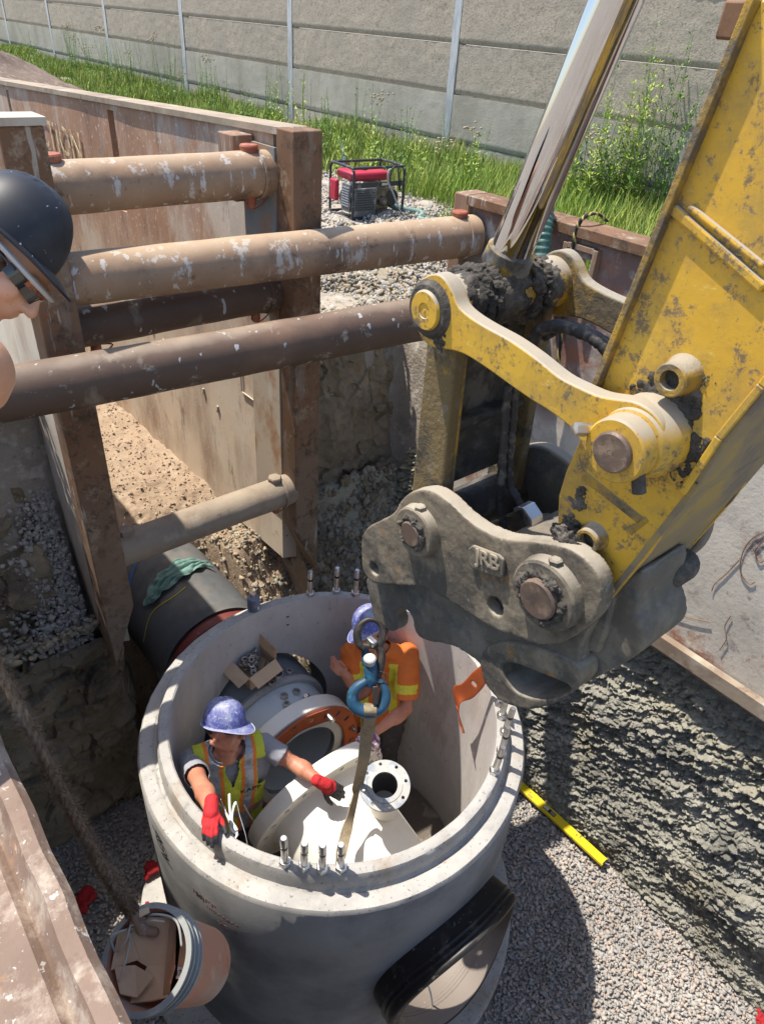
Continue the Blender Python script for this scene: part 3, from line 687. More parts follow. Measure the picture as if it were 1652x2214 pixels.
def spreader(name, p, q, r, m, parent, pins=((.04, 1), (.94, 1)), under=(.93,), ring=True):
    p = np.asarray(p, float); q = np.asarray(q, float); d = N(q-p); ln = np.linalg.norm(q-p); a, b = frame_of(d)
    nu, nv = 90, 40; U, T = np.meshgrid(np.linspace(0, 1, nu), np.linspace(0, 2*pi, nv, endpoint=False), indexing='ij')
    base = p+U[..., None]*(q-p); nrm = np.cos(T)[..., None]*a+np.sin(T)[..., None]*b
    loc = base+nrm*r; rr = r+.0025*fbm(loc*5, 3)
    V = (base+nrm*rr[..., None]).reshape(-1, 3); G = []
    i = np.arange(nu*nv).reshape(nu, nv); G = np.stack([i[:-1], i[1:], np.roll(i[1:], -1, 1), np.roll(i[:-1], -1, 1)], -1).reshape(-1, 4)
    o = npmesh('spreader_pipe', V, G, parent, m, 180)
    up = N(EZ-d*(EZ@d))
    for t, s in pins:
        c = p+d*ln*t+up*(r+.004); mb = MB().lathe(c, up, [(-.01, .045), (.018, .05), (.026, .045), (.028, 0)], 6 if s > 1 else 18); mb.build('pin_head', RED_CAP if s == 1 else PIPE_CLAY, o)
    for t in under:
        c = p+d*ln*t-up*(r-.01); mb = MB().lathe(c, -up, [(0, .028), (.05, .028), (.065, .015)], 14); mb.tube(smoothpath([c-up*.04-d*.03, c-up*.07+d*.02, c-up*.03+d*.09, c-up*.015+d*.03], 5), .004, 6); mb.build('pin_end', RED_CAP, o)
    if ring:
        mb = MB().lathe(q-d*.10, d, [(0, r+.004), (.005, r+.01), (.02, r+.01), (.025, r+.004)], 32, close=True); mb.build('weld_ring', m, o)
    return o
spreader('s', L(3.66, 1.0, 2.36), L(3.66, 2.27, 2.36), .118, PIPE_TAN, ts, pins=((.09, 1), (.9, 1)), under=(.9,))
spreader('s', L(3.62, 1.0, 1.72), L(3.62, 2.27, 1.72), .112, PIPE_BROWN, ts, pins=(), under=(.12, .88))
spreader('s', L(3.50, 1.02, .36), L(3.50, 2.27, .36), .108, PIPE_CLAY, ts, pins=((.06, 2), (.9, 2)), under=(.9,))
for s_, a_, z_, sz in (('A CTION', 7.22, 2.17, .33),):
    text_mesh('stencil_lettering', s_, sz, L(a_, 2.255, z_-.12), -E1, EZ, PAINT_WHITE_LETTER, ts, .001)
MB().tube([L(3.86, 2.262, 1.1), L(3.86, 2.262, .86), L(4.1, 2.262, .86), L(4.1, 2.262, 1.1)], .006, 6).build('weld_bead', STEEL_CLAY, ts)
for i in range(7): MB().box(L(4.5+.22*i, 2.262, .55+.06*i), (.012, .012, .06), (N(E1+EZ*.3), E2, N(EZ-E1*.3))).build('welded_tab', STEEL_CLAY, ts, smooth=None)

ts2 = empty('trench_shield', L(1.5, 3.45, -.1), 'low rusty trench shield around the concrete chamber with two long spreaders', 'trench shield')
W2 = mat('shield_plate_lower', (.54, .49, .41), [
    dict(color=(.17, .10, .085), k='z', lo=1.95, hi=2.25, scale=1.6, mix=1.4, amt=.95), dict(color=(.50, .20, .03), scale=4, lo=.62, hi=.66, nr=.75, amt=.7), dict(color=(.20, .14, .12), scale=9, lo=.58, hi=.66, nr=.75, amt=.6),
    dict(color=(.36, .32, .29), scale=3, lo=.52, hi=.66, amt=.6), dict(color=(.30, .12, .06), scale=2.2, lo=.53, hi=.62, nr=.75, amt=.85), dict(color=(.14, .09, .10), scale=5, lo=.60, hi=.66, nr=.7, amt=.7),
    dict(color=(.60, .56, .49), scale=6, lo=.56, hi=.68, amt=.6), dict(color=(.45, .42, .38), scale=10, lo=.62, hi=.7, st=(2, 1, .2), amt=.7)],
    rough=.85, bump=[(28, (1, 1, 1), .4, .008), (90, (1, 1, 1), .3, .003)], var=.12)
steel_wall('side_plate', 3.42, 3.56, -1.2, 3.18, .08, 2.2, W2, ts2, slope=0, nu=150, nv=60, slots=((2.24, 2.40, .80, .955),), knife=.01)
mb = MB(); mb.box(L(.98, 3.47, 2.225), (4.44, .19, .06)); mb.build('top_rail', STEEL_DARK, ts2, bevel=.006)
mb = MB(); mb.box(L(.98, 3.385, .12), (4.4, .05, .10)).prism([L(-1.2, e, z) for e, z in [(3.40, .07), (3.57, .07), (3.57, -.14), (3.545, -.14)]], E1*4.38); mb.build('cutting_edge', PIPE_CLAY, ts2, bevel=.004)
mb = MB(); mb.box(L(3.24, 3.47, 1.13), (.13, .19, 2.25)); mb.build('end_post', STEEL_RUST, ts2, bevel=.01)
mb = MB(); mb.box(L(2.42, 3.405, 1.95), (.03, .05, .42)).box(L(2.22, 3.405, 1.95), (.03, .05, .42)).box(L(2.32, 3.405, 2.15), (.17, .05, .03)); mb.build('slot_frame', STEEL_RUST, ts2, bevel=.003)
mb = MB().cyl(L(2.22, 3.50, 1.92), L(2.42, 3.50, 1.92), .018); mb.build('slot_bar', STEEL_RUST, ts2)
spreader('s', L(3.64, .06, 1.98), L(3.13, 3.40, 2.03), .122, PIPE_TAN, ts2, pins=((.965, 1),), under=())
spreader('s', L(3.19, .06, 1.66), L(2.62, 3.40, 1.78), .118, PIPE_BROWN, ts2, pins=(), under=())
# left plate right below the camera: overhanging cap and the wall set back below it
W3 = mat('worn_shield_cap', (.20, .135, .10), [
    dict(color=(.42, .35, .28), scale=6, lo=.50, hi=.62, nr=.72, amt=.8), dict(color=(.12, .07, .05), scale=14, lo=.54, hi=.68, amt=.75),
    dict(color=(.62, .60, .55), scale=7, lo=.63, hi=.66, nr=.6, amt=.9), dict(color=(.60, .58, .53), scale=50, lo=.66, hi=.69, det=2, amt=.6), dict(color=(.36, .19, .09), scale=22, lo=.6, hi=.7, amt=.6),
    dict(color=(.27, .19, .14), scale=5, lo=.5, hi=.7, amt=.5)], rough=.7, bump=[(60, (1, 1, 1), .4, .003), (14, (1, 1, 1), .3, .006)], var=.18)
mb = MB(); zt = 1.62
nu, nv = 220, 40
U, W_ = np.meshgrid(np.linspace(-.6, 3.3, nu), np.linspace(0, 1, nv), indexing='ij')
e = .045-.62*W_; dz = .0*e
lipz = np.where(e > -.012, .030, 0)-.0*e
lipz = .045*np.clip((e+.020)/.012, 0, 1)*np.clip((.047-e)/.01, 0, 1)**.5 - .022*np.exp(-((e+.030)/.009)**2)
zz = zt+lipz+.003*fbm(np.stack([U*4, e*9, 0*U], -1), 3)
e_ = e+.004*fbm(np.stack([U*9, e*2, 0*U], -1), 3)*(W_ < .12)
V = U[..., None]*E1+e_[..., None]*E2+zz[..., None]*EZ; Vb = V-EZ*.03-EZ*lipz[..., None]
n = nu*nv; G = grid(nu, nv)
rim = [i*nv for i in range(nu)]+[(nu-1)*nv+j for j in range(1, nv)]+[i*nv+nv-1 for i in range(nu-2, -1, -1)]+[j for j in range(nv-2, 0, -1)]
R_ = np.array([[rim[i], rim[(i+1) % len(rim)], rim[(i+1) % len(rim)]+n, rim[i]+n] for i in range(len(rim))])
o = npmesh('cap_plate', np.concatenate([V.reshape(-1, 3), Vb.reshape(-1, 3)]), np.concatenate([G, G+n, R_]), ts2, W3, 40)
mb = MB(); mb.box(L(1.35, -.11, .72), (3.9, .1, 1.74)); mb.build('side_plate', STEEL_RUST, ts2, bevel=.004)
# ================================================================== concrete chamber
MC = np.array([2.01, 1.58]); RI, RO = .885, 1.055
def MP(r, th, z): return L(MC[0]+r*math.cos(th), MC[1]+r*math.sin(th), z)
def boolean(o, cutters):
    for c in cutters:
        md = o.modifiers.new('b', 'BOOLEAN'); md.operation = 'DIFFERENCE'; md.object = c; md.solver = 'EXACT'
    me = bake(o); o.modifiers.clear(); old = o.data; o.data = me; bpy.data.meshes.remove(old)
    me.set_sharp_from_angle(angle=math.radians(35))
ch = empty('concrete_chamber', L(MC[0], MC[1], -1.9), 'round precast concrete chamber with two workers standing inside', 'manhole')
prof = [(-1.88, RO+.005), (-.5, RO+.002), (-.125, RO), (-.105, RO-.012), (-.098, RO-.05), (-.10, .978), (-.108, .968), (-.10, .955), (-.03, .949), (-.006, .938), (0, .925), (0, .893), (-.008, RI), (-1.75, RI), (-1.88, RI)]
NTH = 256
V = []
for z, r in prof:
    for i in range(NTH):
        th = 2*pi*i/NTH; p = np.array([math.cos(th)*3, math.sin(th)*3, z*3+r*9])
        j = .0022*float(fbm(p*6, 3)) if -.2 < z <= 0 else .0015*float(fbm(p, 2))
        V.append(MP(r+j, th, z+(j if -.2 < z < .01 else 0)))
F = []
m_ = len(prof)
for j in range(m_):
    k = (j+1) % m_
    for i in range(NTH): F.append((j*NTH+i, j*NTH+(i+1) % NTH, k*NTH+(i+1) % NTH, k*NTH+i))
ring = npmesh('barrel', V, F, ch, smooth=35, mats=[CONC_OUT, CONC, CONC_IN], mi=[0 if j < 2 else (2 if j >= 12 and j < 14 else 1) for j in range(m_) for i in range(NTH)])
bm = bmesh.new(); bm.from_mesh(ring.data); bmesh.ops.recalc_face_normals(bm, faces=bm.faces); bm.to_mesh(ring.data); bm.free()
AZC = -.90
c1 = MB().cyl(L(MC[0]+.5, 1.58, AZC), L(MC[0]+1.6, 1.58, AZC), .49, n=64).build('t1', None); c1.parent = None
c2 = MB().cyl(L(MC[0]-.5, 1.58, -.97), L(MC[0]-1.6, 1.58, -.97), .44, n=64).build('t2', None)
boolean(ring, [c1, c2])
for c in (c1, c2): bpy.data.objects.remove(c)
MB().lathe(L(MC[0], MC[1], -1.93), EZ, [(0, 1.26), (.06, 1.27), (.075, 1.262), (.08, 1.25), (.08, .8), (0, .8)], 96, close=True).build('base_slab', CONC, ch, smooth=40)
MB().cyl(L(MC[0], MC[1], -1.78), L(MC[0], MC[1], -1.70), .88, n=64).build('chamber_floor', mat('wet_dirty_floor', (.12, .10, .08), [dict(color=(.25, .22, .18), scale=8, lo=.5, hi=.65)], rough=.7, bump=[(20, (1, 1, 1), .5, .01)]), ch)
# lifting socket in the inner wall
MB().lathe(MP(.889, math.radians(16), -.17), L(-math.cos(math.radians(16)), -math.sin(math.radians(16)), 0), [(0, .045), (.004, .043), (.004, .030), (-.0, .028), (-.0, 0)], 20).build('lifting_socket', mat('rusty_dark', (.06, .045, .035), rough=.8), ch)
# marks written on the outside
RED_MARK = mat('red_marker', (.20, .085, .075), rough=.8); BLK = mat('black_marker', (.02, .02, .022), rough=.8)
def curved_text(name, s, size, th, z, m, rot=0, r=RO+.006):
    for i, chh in enumerate(s):
        if chh == ' ': continue
        t = th-(i-len(s)/2)*size*.62/r*math.cos(rot); zz = z+(i-len(s)/2)*size*.62*math.sin(rot)
        o_ = MP(r, t, zz); tx = -L(-math.sin(t), math.cos(t), 0)
        xd = tx*math.cos(rot)+EZ*math.sin(rot); yd = -tx*math.sin(rot)+EZ*math.cos(rot)
        text_mesh(name, chh, size, o_, xd, yd, m, ch, .0006)
def th_of(p): q = p; return math.atan2(q@E2-MC[1], q@E1-MC[0])
def onbarrel(u, v):
    r_ = ray(u, v); o_ = CAM-L(MC[0], MC[1], 0); d_ = r_*[1, 1, 0]; o2 = o_*[1, 1, 0]; R = RO+.004; A_ = d_@d_; B_ = 2*d_@o2; C_ = o2@o2-R*R
    p = CAM+r_*((-B_-math.sqrt(max(B_*B_-4*A_*C_, 0)))/(2*A_)); return th_of(p), p[2]
for s_, u_, v_, sz, m_, rt in (('KAPP', 450, 1950, .06, RED_MARK, -.1), ('30073873', 484, 1985, .04, RED_MARK, -.12), ('VC 4', 498, 2010, .045, RED_MARK, -.1), ('INSP', 484, 2062, .035, BLK, -.15), ('ADV', 352, 1838, .11, BLK, -1.2), ('3008', 366, 1950, .12, BLK, -1.2)):
    t_, z_ = onbarrel(u_, v_); curved_text('marking', s_, sz, t_, z_, m_, rt)
# rubber boot of the near opening
RUB = mat('black_rubber', (.017, .016, .016), [dict(color=(.10, .09, .08), scale=9, lo=.56, hi=.7, amt=.7), dict(color=(.2, .19, .17), scale=30, lo=.62, hi=.68, amt=.6)], rough=.45, bump=[(30, (1, 1, 1), .2, .004)])
RUBI = mat('lit_dusty_lining', (.06, .052, .046), [dict(color=(.24, .20, .17), k='up', lo=.6, hi=1.15, scale=9, amt=.85), dict(color=(.4, .38, .35), scale=22, lo=.62, hi=.66, nr=.75, amt=.6)], rough=.55)  # upward faces lightened: dust, plus light on the lower inside put into colour
gk = empty('rubber_pipe_gasket', L(MC[0]-1.0, 1.58, -.97), 'black ribbed rubber gasket lining the pipe opening at front right of the chamber', 'gasket')
n1, n2 = 100, 28; V = []
pr_o = [(0, .438), (.05, .445), (.10, .448), (.125, .458), (.14, .448), (.165, .458), (.18, .448), (.20, .455), (.225, .452), (.232, .438), (.225, .418), (.20, .415), (.10, .408), (0, .405), (-.1, .405), (-.16, .41), (-.16, .438), (-.05, .438)]
V = []
for s_, r in pr_o:
    for i in range(n1):
        t = 2*pi*i/n1; b_ = r*math.cos(t); z = r*math.sin(t)
        a0 = MC[0]-math.sqrt(max(RO**2-b_**2, .01))
        V.append(L(a0-s_*(.75 if s_ > 0 else 1), MC[1]+b_, -.97+z))
F = [(j*n1+i, j*n1+(i+1) % n1, ((j+1) % len(pr_o))*n1+(i+1) % n1, ((j+1) % len(pr_o))*n1+i) for j in range(len(pr_o)) for i in range(n1)]
o = npmesh('sleeve', V, F, gk, smooth=60, mats=[RUB, RUBI], mi=[1 if 10 <= j <= 14 else 0 for j in range(len(pr_o)) for i in range(n1)])
bm = bmesh.new(); bm.from_mesh(o.data); bmesh.ops.recalc_face_normals(bm, faces=bm.faces); bm.to_mesh(o.data); bm.free()
for i in range(11):
    V = []
    for k in range(60):
        t = 2*pi*k/60; r = .409; b_ = r*math.cos(t); a0 = MC[0]-math.sqrt(RO**2-b_**2); V.append(L(a0+.09-.0245*i*.75*.9, MC[1]+b_, -.97+r*math.sin(t)))
    MB().tube(V, .0035, 5, closed=True).build('rib', RUBI, gk)
tx = L(0, 1, 0)
text_mesh('moulded_lettering', 'S-107 SUPER-SEAL', .028, L(.93, 1.58+.398, -.72), -E1, N(EZ*.9-E2*.44), mat('grey_print', (.35, .34, .32), rough=.6), gk, .0015)

# ================================================================== sewer pipe and steel fittings
sp = empty('sewer_pipe', L(3.2, 1.58, -.9), 'dark weathered concrete sewer pipe running into the back of the chamber', 'pipe')
RP = .42; AZP = -.83
nu, nv = 120, 80
U, T = np.meshgrid(np.linspace(3.45, 7.0, nu), np.linspace(0, 2*pi, nv, endpoint=False), indexing='ij')
loc = np.stack([U, RP*np.cos(T), RP*np.sin(T)], -1); rr = RP+.002*fbm(loc*8, 3)+np.where(U < 3.50, -.012, 0)
V = U[..., None]*E1+(1.58+rr*np.cos(T))[..., None]*E2+(AZP+rr*np.sin(T))[..., None]*EZ
i = np.arange(nu*nv).reshape(nu, nv); G = np.stack([i[:-1], np.roll(i[:-1], -1, 1), np.roll(i[1:], -1, 1), i[1:]], -1).reshape(-1, 4)
npmesh('pipe_barrel', V.reshape(-1, 3), G, sp, CONC_PIPE, 180)
MB().lathe(L(3.45, 1.58, AZP), E1, [(0, .406), (0, .33), (.05, .33)], 64).build('pipe_end', CONC_PIPE, sp)
MB().lathe(L(3.05, 1.58, AZP), E1, [(0, .30), (0, .36), (.36, .36), (.36, .30)], 60, close=True).build('rubber_connector', BLK, sp)
MB().lathe(L(3.34, 1.58, AZP), E1, [(0, .35), (.0, .40), (.01, .408), (.07, .408), (.08, .385), (.16, .385), (.16, .35)], 72, close=True).build('red_flange_ring', mat('red_oxide_flange', (.15, .03, .025), [dict(color=(.14, .03, .025), scale=9, lo=.5, hi=.65), dict(color=(.4, .25, .2), scale=20, lo=.66, hi=.72)], rough=.6), sp, smooth=30)
YM = mat('yellow_marker', (.42, .34, .06), rough=.8)
c_ = [(3.75, math.radians(a)) for a in range(95, 172, 6)]
MB().ribbon([L(3.80-.02*math.sin(i*.7), 1.58+(RP+.005)*math.cos(t), AZP+(RP+.005)*math.sin(t)) for i, (q, t) in enumerate(c_)], [E1]*len(c_), .010, .002).build('yellow_line', YM, sp)
BL = mat('blue_spray_paint', (.03, .12, .40), [dict(color=(.1, .1, .1), scale=25, lo=.48, hi=.56)], rough=.8)
MB().ribbon([L(4.35-.03*i, 1.58+(RP+.005)*math.cos(math.radians(112+5*i)), AZP+(RP+.005)*math.sin(math.radians(112+5*i))) for i in range(6)], [E1]*6, .03, .002).build('blue_mark', BL, sp)
# inner stub
GREYST = mat('grey_steel_liner', (.20, .22, .235), [dict(color=(.13, .14, .155), scale=3, lo=.45, hi=.65, st=(.4, 1, 1), amt=.8), dict(color=(.36, .36, .35), scale=7, lo=.6, hi=.7, st=(.25, 1, 1), amt=.7), dict(color=(.3, .28, .25), scale=30, lo=.68, hi=.73)], rough=.55, bump=[(30, (.3, 1, 1), .2, .003)], var=.15)
CREAM = mat('cream_epoxy_coating', (.74, .71, .63), [dict(color=(.62, .59, .52), scale=3, lo=.5, hi=.7, amt=.6), dict(color=(.35, .33, .30), scale=26, lo=.72, hi=.75, amt=.7)], rough=.42, bump=[(70, (1, 1, 1), .12, .002)])
PALE = mat('pale_blue_white_coating', (.58, .63, .64), [dict(color=(.68, .69, .66), scale=3, lo=.45, hi=.65)], rough=.4)
SHINY = mat('zinc_steel', (.62, .61, .59), [dict(color=(.42, .41, .39), scale=18, lo=.5, hi=.62)], rough=.28, metal=.9)
JF = mat('orange_gasket', (.46, .105, .028), [dict(color=(.36, .075, .02), scale=5, lo=.5, hi=.66)], rough=.6)
FD = N(E1*-1)
fs = empty('flanged_steel_stub', L(2.6, 1.58, -.9), 'grey steel stub with cream collar flange coming through the chamber wall', 'flanged pipe')
MB().lathe(L(2.68, 1.58, AZC), E1, [(0, .33), (0, .415), (.012, .422), (.9, .422), (.9, .36)], 80, close=True).build('liner_pipe', GREYST, fs, smooth=40)
MB().lathe(L(2.68, 1.58, AZC), E1, [(-.002, .38), (-.006, .414), (.02, .427), (.04, .423)], 80).build('grout_edge', CONC, fs)
MB().lathe(L(2.40, 1.58, AZC), E1, [(0, .27), (0, .372), (.28, .384), (.29, .27)], 80, close=True).build('stub_pipe', PALE, fs, smooth=40)
F1R = .455
fl = MB().lathe(L(2.36, 1.58, AZC), E1, [(0, .275), (0, F1R-.004), (.004, F1R), (.105, F1R), (.11, F1R-.005), (.11, .30)], 96, close=True).build('flange', CREAM, fs, smooth=30)
cut = []
NB = 20
for i in range(NB):
    t = 2*pi*(i+.5)/NB; cut.append(MB().cyl(L(2.30, 1.58+.405*math.cos(t), AZC+.405*math.sin(t)), L(2.52, 1.58+.405*math.cos(t), AZC+.405*math.sin(t)), .019, n=14))
cm = MB()
for q in cut: cm.add(q.v, q.f)
co = cm.build('t', None); boolean(fl, [co]); bpy.data.objects.remove(co)
MB().lathe(L(2.37, 1.58, AZC), E1, [(0, .272), (.9, .272), (.9, 0)], 64, nocap=True).build('bore', mat('dark_bore', (.30, .29, .28), rough=.6), fs, fix=False)
# orange gasket hanging in front of the flange
def gasket(name, cen, ax, up, R0, R1, t0, t1, n, warp, hole=True, parent=None, nh=20, m=JF, tip=None):
    ax = N(ax); up = N(np.asarray(up)-ax*(np.asarray(up)@ax)); sd = np.cross(ax, up); nr = 8
    T_, R_ = np.meshgrid(np.linspace(t0, t1, n), np.linspace(R0, R1, nr), indexing='ij')
    P = cen+(R_*np.cos(T_))[..., None]*sd+(R_*np.sin(T_))[..., None]*up+warp(T_, R_)[..., None]*ax
    G = grid(n, nr); ct = T_.ravel()[G].mean(1); cr = R_.ravel()[G].mean(1)
    if hole:
        rm = (R0+R1)/2+.008; keep = np.ones(len(G), bool)
        for i in range(nh):
            t = 2*pi*(i+.5)/nh; keep &= ~((((ct-t+pi) % (2*pi)-pi)*rm)**2+(cr-rm)**2 < .017**2)
        G = G[keep]
    o = npmesh(name, P.reshape(-1, 3), G, parent, m, 180); so = o.modifiers.new('s', 'SOLIDIFY'); so.thickness = .005; return o
g1 = gasket('ring_gasket', L(2.342, 1.58, AZC), -E1, EZ, .335, .448, 0, 2*pi, 500, lambda T, R: .006+.012*np.sin(T*2+.4)+.05*np.exp(-((T-2.3)/.35)**2)*(R-.33)/.1*0+.018*np.exp(-(((T-1.9+pi) % (2*pi)-pi)/.3)**2))
g1.data.materials.clear(); g1.data.materials.append(JF)
tag(g1, 'orange ring gasket with bolt holes hung on the cream collar flange', 'gasket')
def stud(cen, d, ln, r, label=None, parent=None, m=SHINY, head=True, tip=True, cat='bolt', group=None, capm=None):
    d = N(d); e = empty('bolt', cen, label, cat, group) if parent is None else parent
    MB().lathe(cen, d, [(0, r), (ln-.01, r), (ln-.004, r*.93), (ln, r*.8), (ln, 0)], 16).build('shank', m, e)
    if head: MB().lathe(np.asarray(cen)-d*.0, d, [(-.001, r*1.75), (.022, r*1.75), (.026, r*1.55), (.026, r)], 6).build('hex_head', m, e, smooth=20)
    if tip: MB().lathe(np.asarray(cen)+d*(ln*.62), d, [(0, r*1.04), (ln*.08, r*1.04), (ln*.08, r)], 16).build('dark_band', capm or BLK, e)
    return e
stud(L(2.43, 1.58+.405*math.cos(2*pi*3.5/20), AZC+.405*math.sin(2*pi*3.5/20)), -E1, .165, .017, 'steel bolt poking through the upper edge of the orange ring gasket', head=False, tip=False)
stud(L(2.43, 1.58+.405*math.cos(2*pi*.5/20), AZC+.405*math.sin(2*pi*.5/20)), -E1, .13, .016, 'short bolt in the collar flange next to the striped rag', head=False, tip=False)
stud(L(2.43, 1.58+.405*math.cos(2*pi*11.5/20), AZC+.405*math.sin(2*pi*11.5/20)), -E1, .18, .017, 'black threaded bolt at the lower left of the orange ring gasket', head=False, tip=False, m=mat('black_thread', (.03, .03, .03), rough=.35, metal=.5))
# ---- cream end cap, slung from the hook
cd = N(-E1*.97-E2*.0-EZ*.22); cc = L(2.08, 1.52, -.90)
cp = empty('pipe_end_cap', cc, 'cream coated domed fitting with a small flanged branch hanging in the sling', 'pipe fitting')
cfl = MB().lathe(cc, cd, [(-.05, .30), (-.05, .466), (-.046, .47), (.046, .47), (.05, .466), (.05, .33)], 96, close=True).build('flange', CREAM, cp, smooth=30)
xa, ya = frame_of(cd); cm = MB()
for i in range(20):
    t = 2*pi*(i+.5)/20; q = cc+.42*(xa*math.cos(t)+ya*math.sin(t)); cm.cyl(q-cd*.1, q+cd*.1, .017, n=14)
co = cm.build('t', None); boolean(cfl, [co]); bpy.data.objects.remove(co)
MB().lathe(cc, cd, [(.04, .365), (.07, .352), (.12, .350), (.55, .350), (.66, .335), (.73, .28), (.77, .19), (.785, .08), (.785, 0)], 96).build('body', CREAM, cp, smooth=60)
bc = at(832, 1698, -.30); bn = N(EZ*.95-E1*.17-E2*.20)
BFM = mat('machined_flange_face', (.30, .295, .28), [dict(color=(.18, .21, .25), scale=8, lo=.48, hi=.58, nr=.7), dict(color=(.40, .39, .36), scale=16, lo=.55, hi=.65), dict(color=(.4, .2, .08), scale=9, lo=.68, hi=.73)], rough=.5, metal=.3)
MB().lathe(bc, bn, [(-.42, .083), (-.10, .083), (-.03, .088), (-.018, .10), (-.018, .075), (-.3, .072)], 48).build('branch_neck', CREAM, cp, smooth=50)
bf = MB().lathe(bc, bn, [(-.018, .075), (-.020, .136), (0, .140), (.004, .138), (.004, .098), (.008, .096), (.008, .070)], 72, close=True).build('branch_flange', BFM, cp, smooth=30)
xa, ya = frame_of(bn); cm = MB()
for i in range(8):
    t = 2*pi*(i+.5)/8; q = bc+.117*(xa*math.cos(t)+ya*math.sin(t)); cm.cyl(q-bn*.06, q+bn*.06, .0095, n=12)
co = cm.build('t', None); boolean(bf, [co]); bpy.data.objects.remove(co)
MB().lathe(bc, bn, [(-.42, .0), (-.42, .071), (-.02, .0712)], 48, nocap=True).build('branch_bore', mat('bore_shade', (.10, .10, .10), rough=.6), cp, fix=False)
# ---- loose nuts, box of nuts, sleeve
NUT = mat('zinc_nut', (.55, .52, .47), [dict(color=(.35, .34, .32), scale=20, lo=.5, hi=.62)], rough=.35, metal=.8)
def nut(name, c, d, r=.027, h=.026, rot=0, parent=None):
    d = N(d); a, b = frame_of(d); c = np.asarray(c, float); V = []; n = 6
    prof = [(0, r*.95, 6), (.003, r, 6), (h-.003, r, 6), (h, r*.95, 6)]
    mb = MB(); V = []; n = 24
    def hexr(t, R): tt = (t+rot) % (pi/3)-pi/6; return R*math.cos(pi/6)/math.cos(tt)
    rings = [(0, lambda t: hexr(t, r)*.96), (.003, lambda t: hexr(t, r)), (h-.003, lambda t: hexr(t, r)), (h, lambda t: hexr(t, r)*.93), (h, lambda t: r*.56), (0, lambda t: r*.56)]
    for z, f in rings:
        for i in range(n): t = 2*pi*i/n; V.append(c+d*z+f(t)*(a*math.cos(t)+b*math.sin(t)))
    m = len(rings); F = [(j*n+i, j*n+(i+1) % n, ((j+1) % m)*n+(i+1) % n, ((j+1) % m)*n+i) for j in range(m) for i in range(n)]
    mb.add(V, F); return mb.build(name, NUT, parent, smooth=20)
def onpipe(u, v, R=.422):
    # point on the liner pipe's crest side seen at (u,v)
    r_ = ray(u, v); o_ = CAM-L(0, 1.58, AZC); dd = r_-E1*(r_@E1); oo = o_-E1*(o_@E1)
    A_ = dd@dd; B_ = 2*dd@oo; C_ = oo@oo-R*R; t = (-B_-math.sqrt(max(B_*B_-4*A_*C_, 0)))/(2*A_); p = CAM+r_*t; nrm = N((p-L(0, 1.58, AZC))-E1*((p-L(0, 1.58, AZC))@E1)); return p, nrm
for (u, v, R, lb) in ((588, 1480, .422, 'hex nut lying on the grey steel pipe below the cut sleeve'), (624, 1456, .422, 'hex nut lying on the grey steel pipe right of the cut sleeve'),
                      (615, 1508, .380, 'left hex nut of the upper pair on the pale stub'), (640, 1499, .380, 'right hex nut of the upper pair on the pale stub'), (620, 1526, .380, 'lowest hex nut on the pale stub, below the upper pair')):
    p, n_ = onpipe(u, v, R); o = nut('hex_nut', p, n_, rot=random.random()); tag(o, lb, 'nut', 'loose hex nuts on the pipe')
p, n_ = onpipe(661, 1522, .380); e = empty('bolt_with_nut', p, 'bolt head with nut sticking out behind the cream collar flange', 'bolt'); nut('nut', p+n_*.045, E1, rot=.2, parent=e); MB().cyl(p+n_*.045, p+n_*.045-E1*.07, .016).build('shank', SHINY, e)
p, n_ = onpipe(602, 1470); a_s = frame_of(n_)
o = MB().lathe(p, N(EZ+n_*.4), [(0, .030), (.058, .033), (.06, .0325), (.06, .027), (0.004, .025)], 28, close=True).build('cut_sleeve', SHINY, None, smooth=30); tag(o, 'short bright steel sleeve standing on the pipe beside the cardboard box', 'sleeve')
CARD = mat('brown_cardboard', (.55, .38, .24), [dict(color=(.32, .19, .11), scale=3, lo=.5, hi=.65), dict(color=(.50, .33, .21), scale=12, lo=.62, hi=.7)], rough=.85, bump=[(60, (1, 8, 1), .15, .002)])
bxc, bn_ = onpipe(548, 1440); bx = empty('cardboard_box', bxc, 'open cardboard box full of hex nuts on the grey steel pipe', 'box')
d1 = N(E1*.12+E2*.99); upb = N(EZ*.96-E2*.12-E1*.1); d1 = N(d1-upb*(d1@upb)); d2 = np.cross(upb, d1); bl, bw, bh = .21, .19, .13; b0 = at(548, 1426, -.30)-upb*.13
t_ = .004
def flap(c, wdir, l, out, h): pass
ax_ = (d1, d2, upb)
MB().box(b0+upb*.002, (bl, bw, t_), ax_).build('bottom', CARD, bx)
for s_ in (-1, 1):
    MB().box(b0+d1*s_*bl/2+upb*bh/2, (t_, bw, bh), ax_).build('side', CARD, bx); MB().box(b0+d2*s_*bw/2+upb*bh/2, (bl, t_, bh), ax_).build('side', CARD, bx)
def flapm(edge0, edge1, outd, ln, taper=.006):
    mb = MB(); P = [edge0, edge1, edge1+outd*ln-N(edge1-edge0)*taper, edge0+outd*ln+N(edge1-edge0)*taper]; n_ = N(np.cross(P[1]-P[0], P[3]-P[0])); mb.prism(P, n_*.004); return mb.build('flap', CARD, bx, smooth=None)
T = b0+upb*bh; c00 = T-d1*bl/2-d2*bw/2; c10 = T+d1*bl/2-d2*bw/2; c11 = T+d1*bl/2+d2*bw/2; c01 = T-d1*bl/2+d2*bw/2
flapm(c00, c10, N(-d2-upb*.45), .085); flapm(c11, c01, N(d2*.35+upb*.9), .085); flapm(c10, c11, N(d1*.25+upb*.97), .08); flapm(c01, c00, N(-d1-upb*.28), .085)
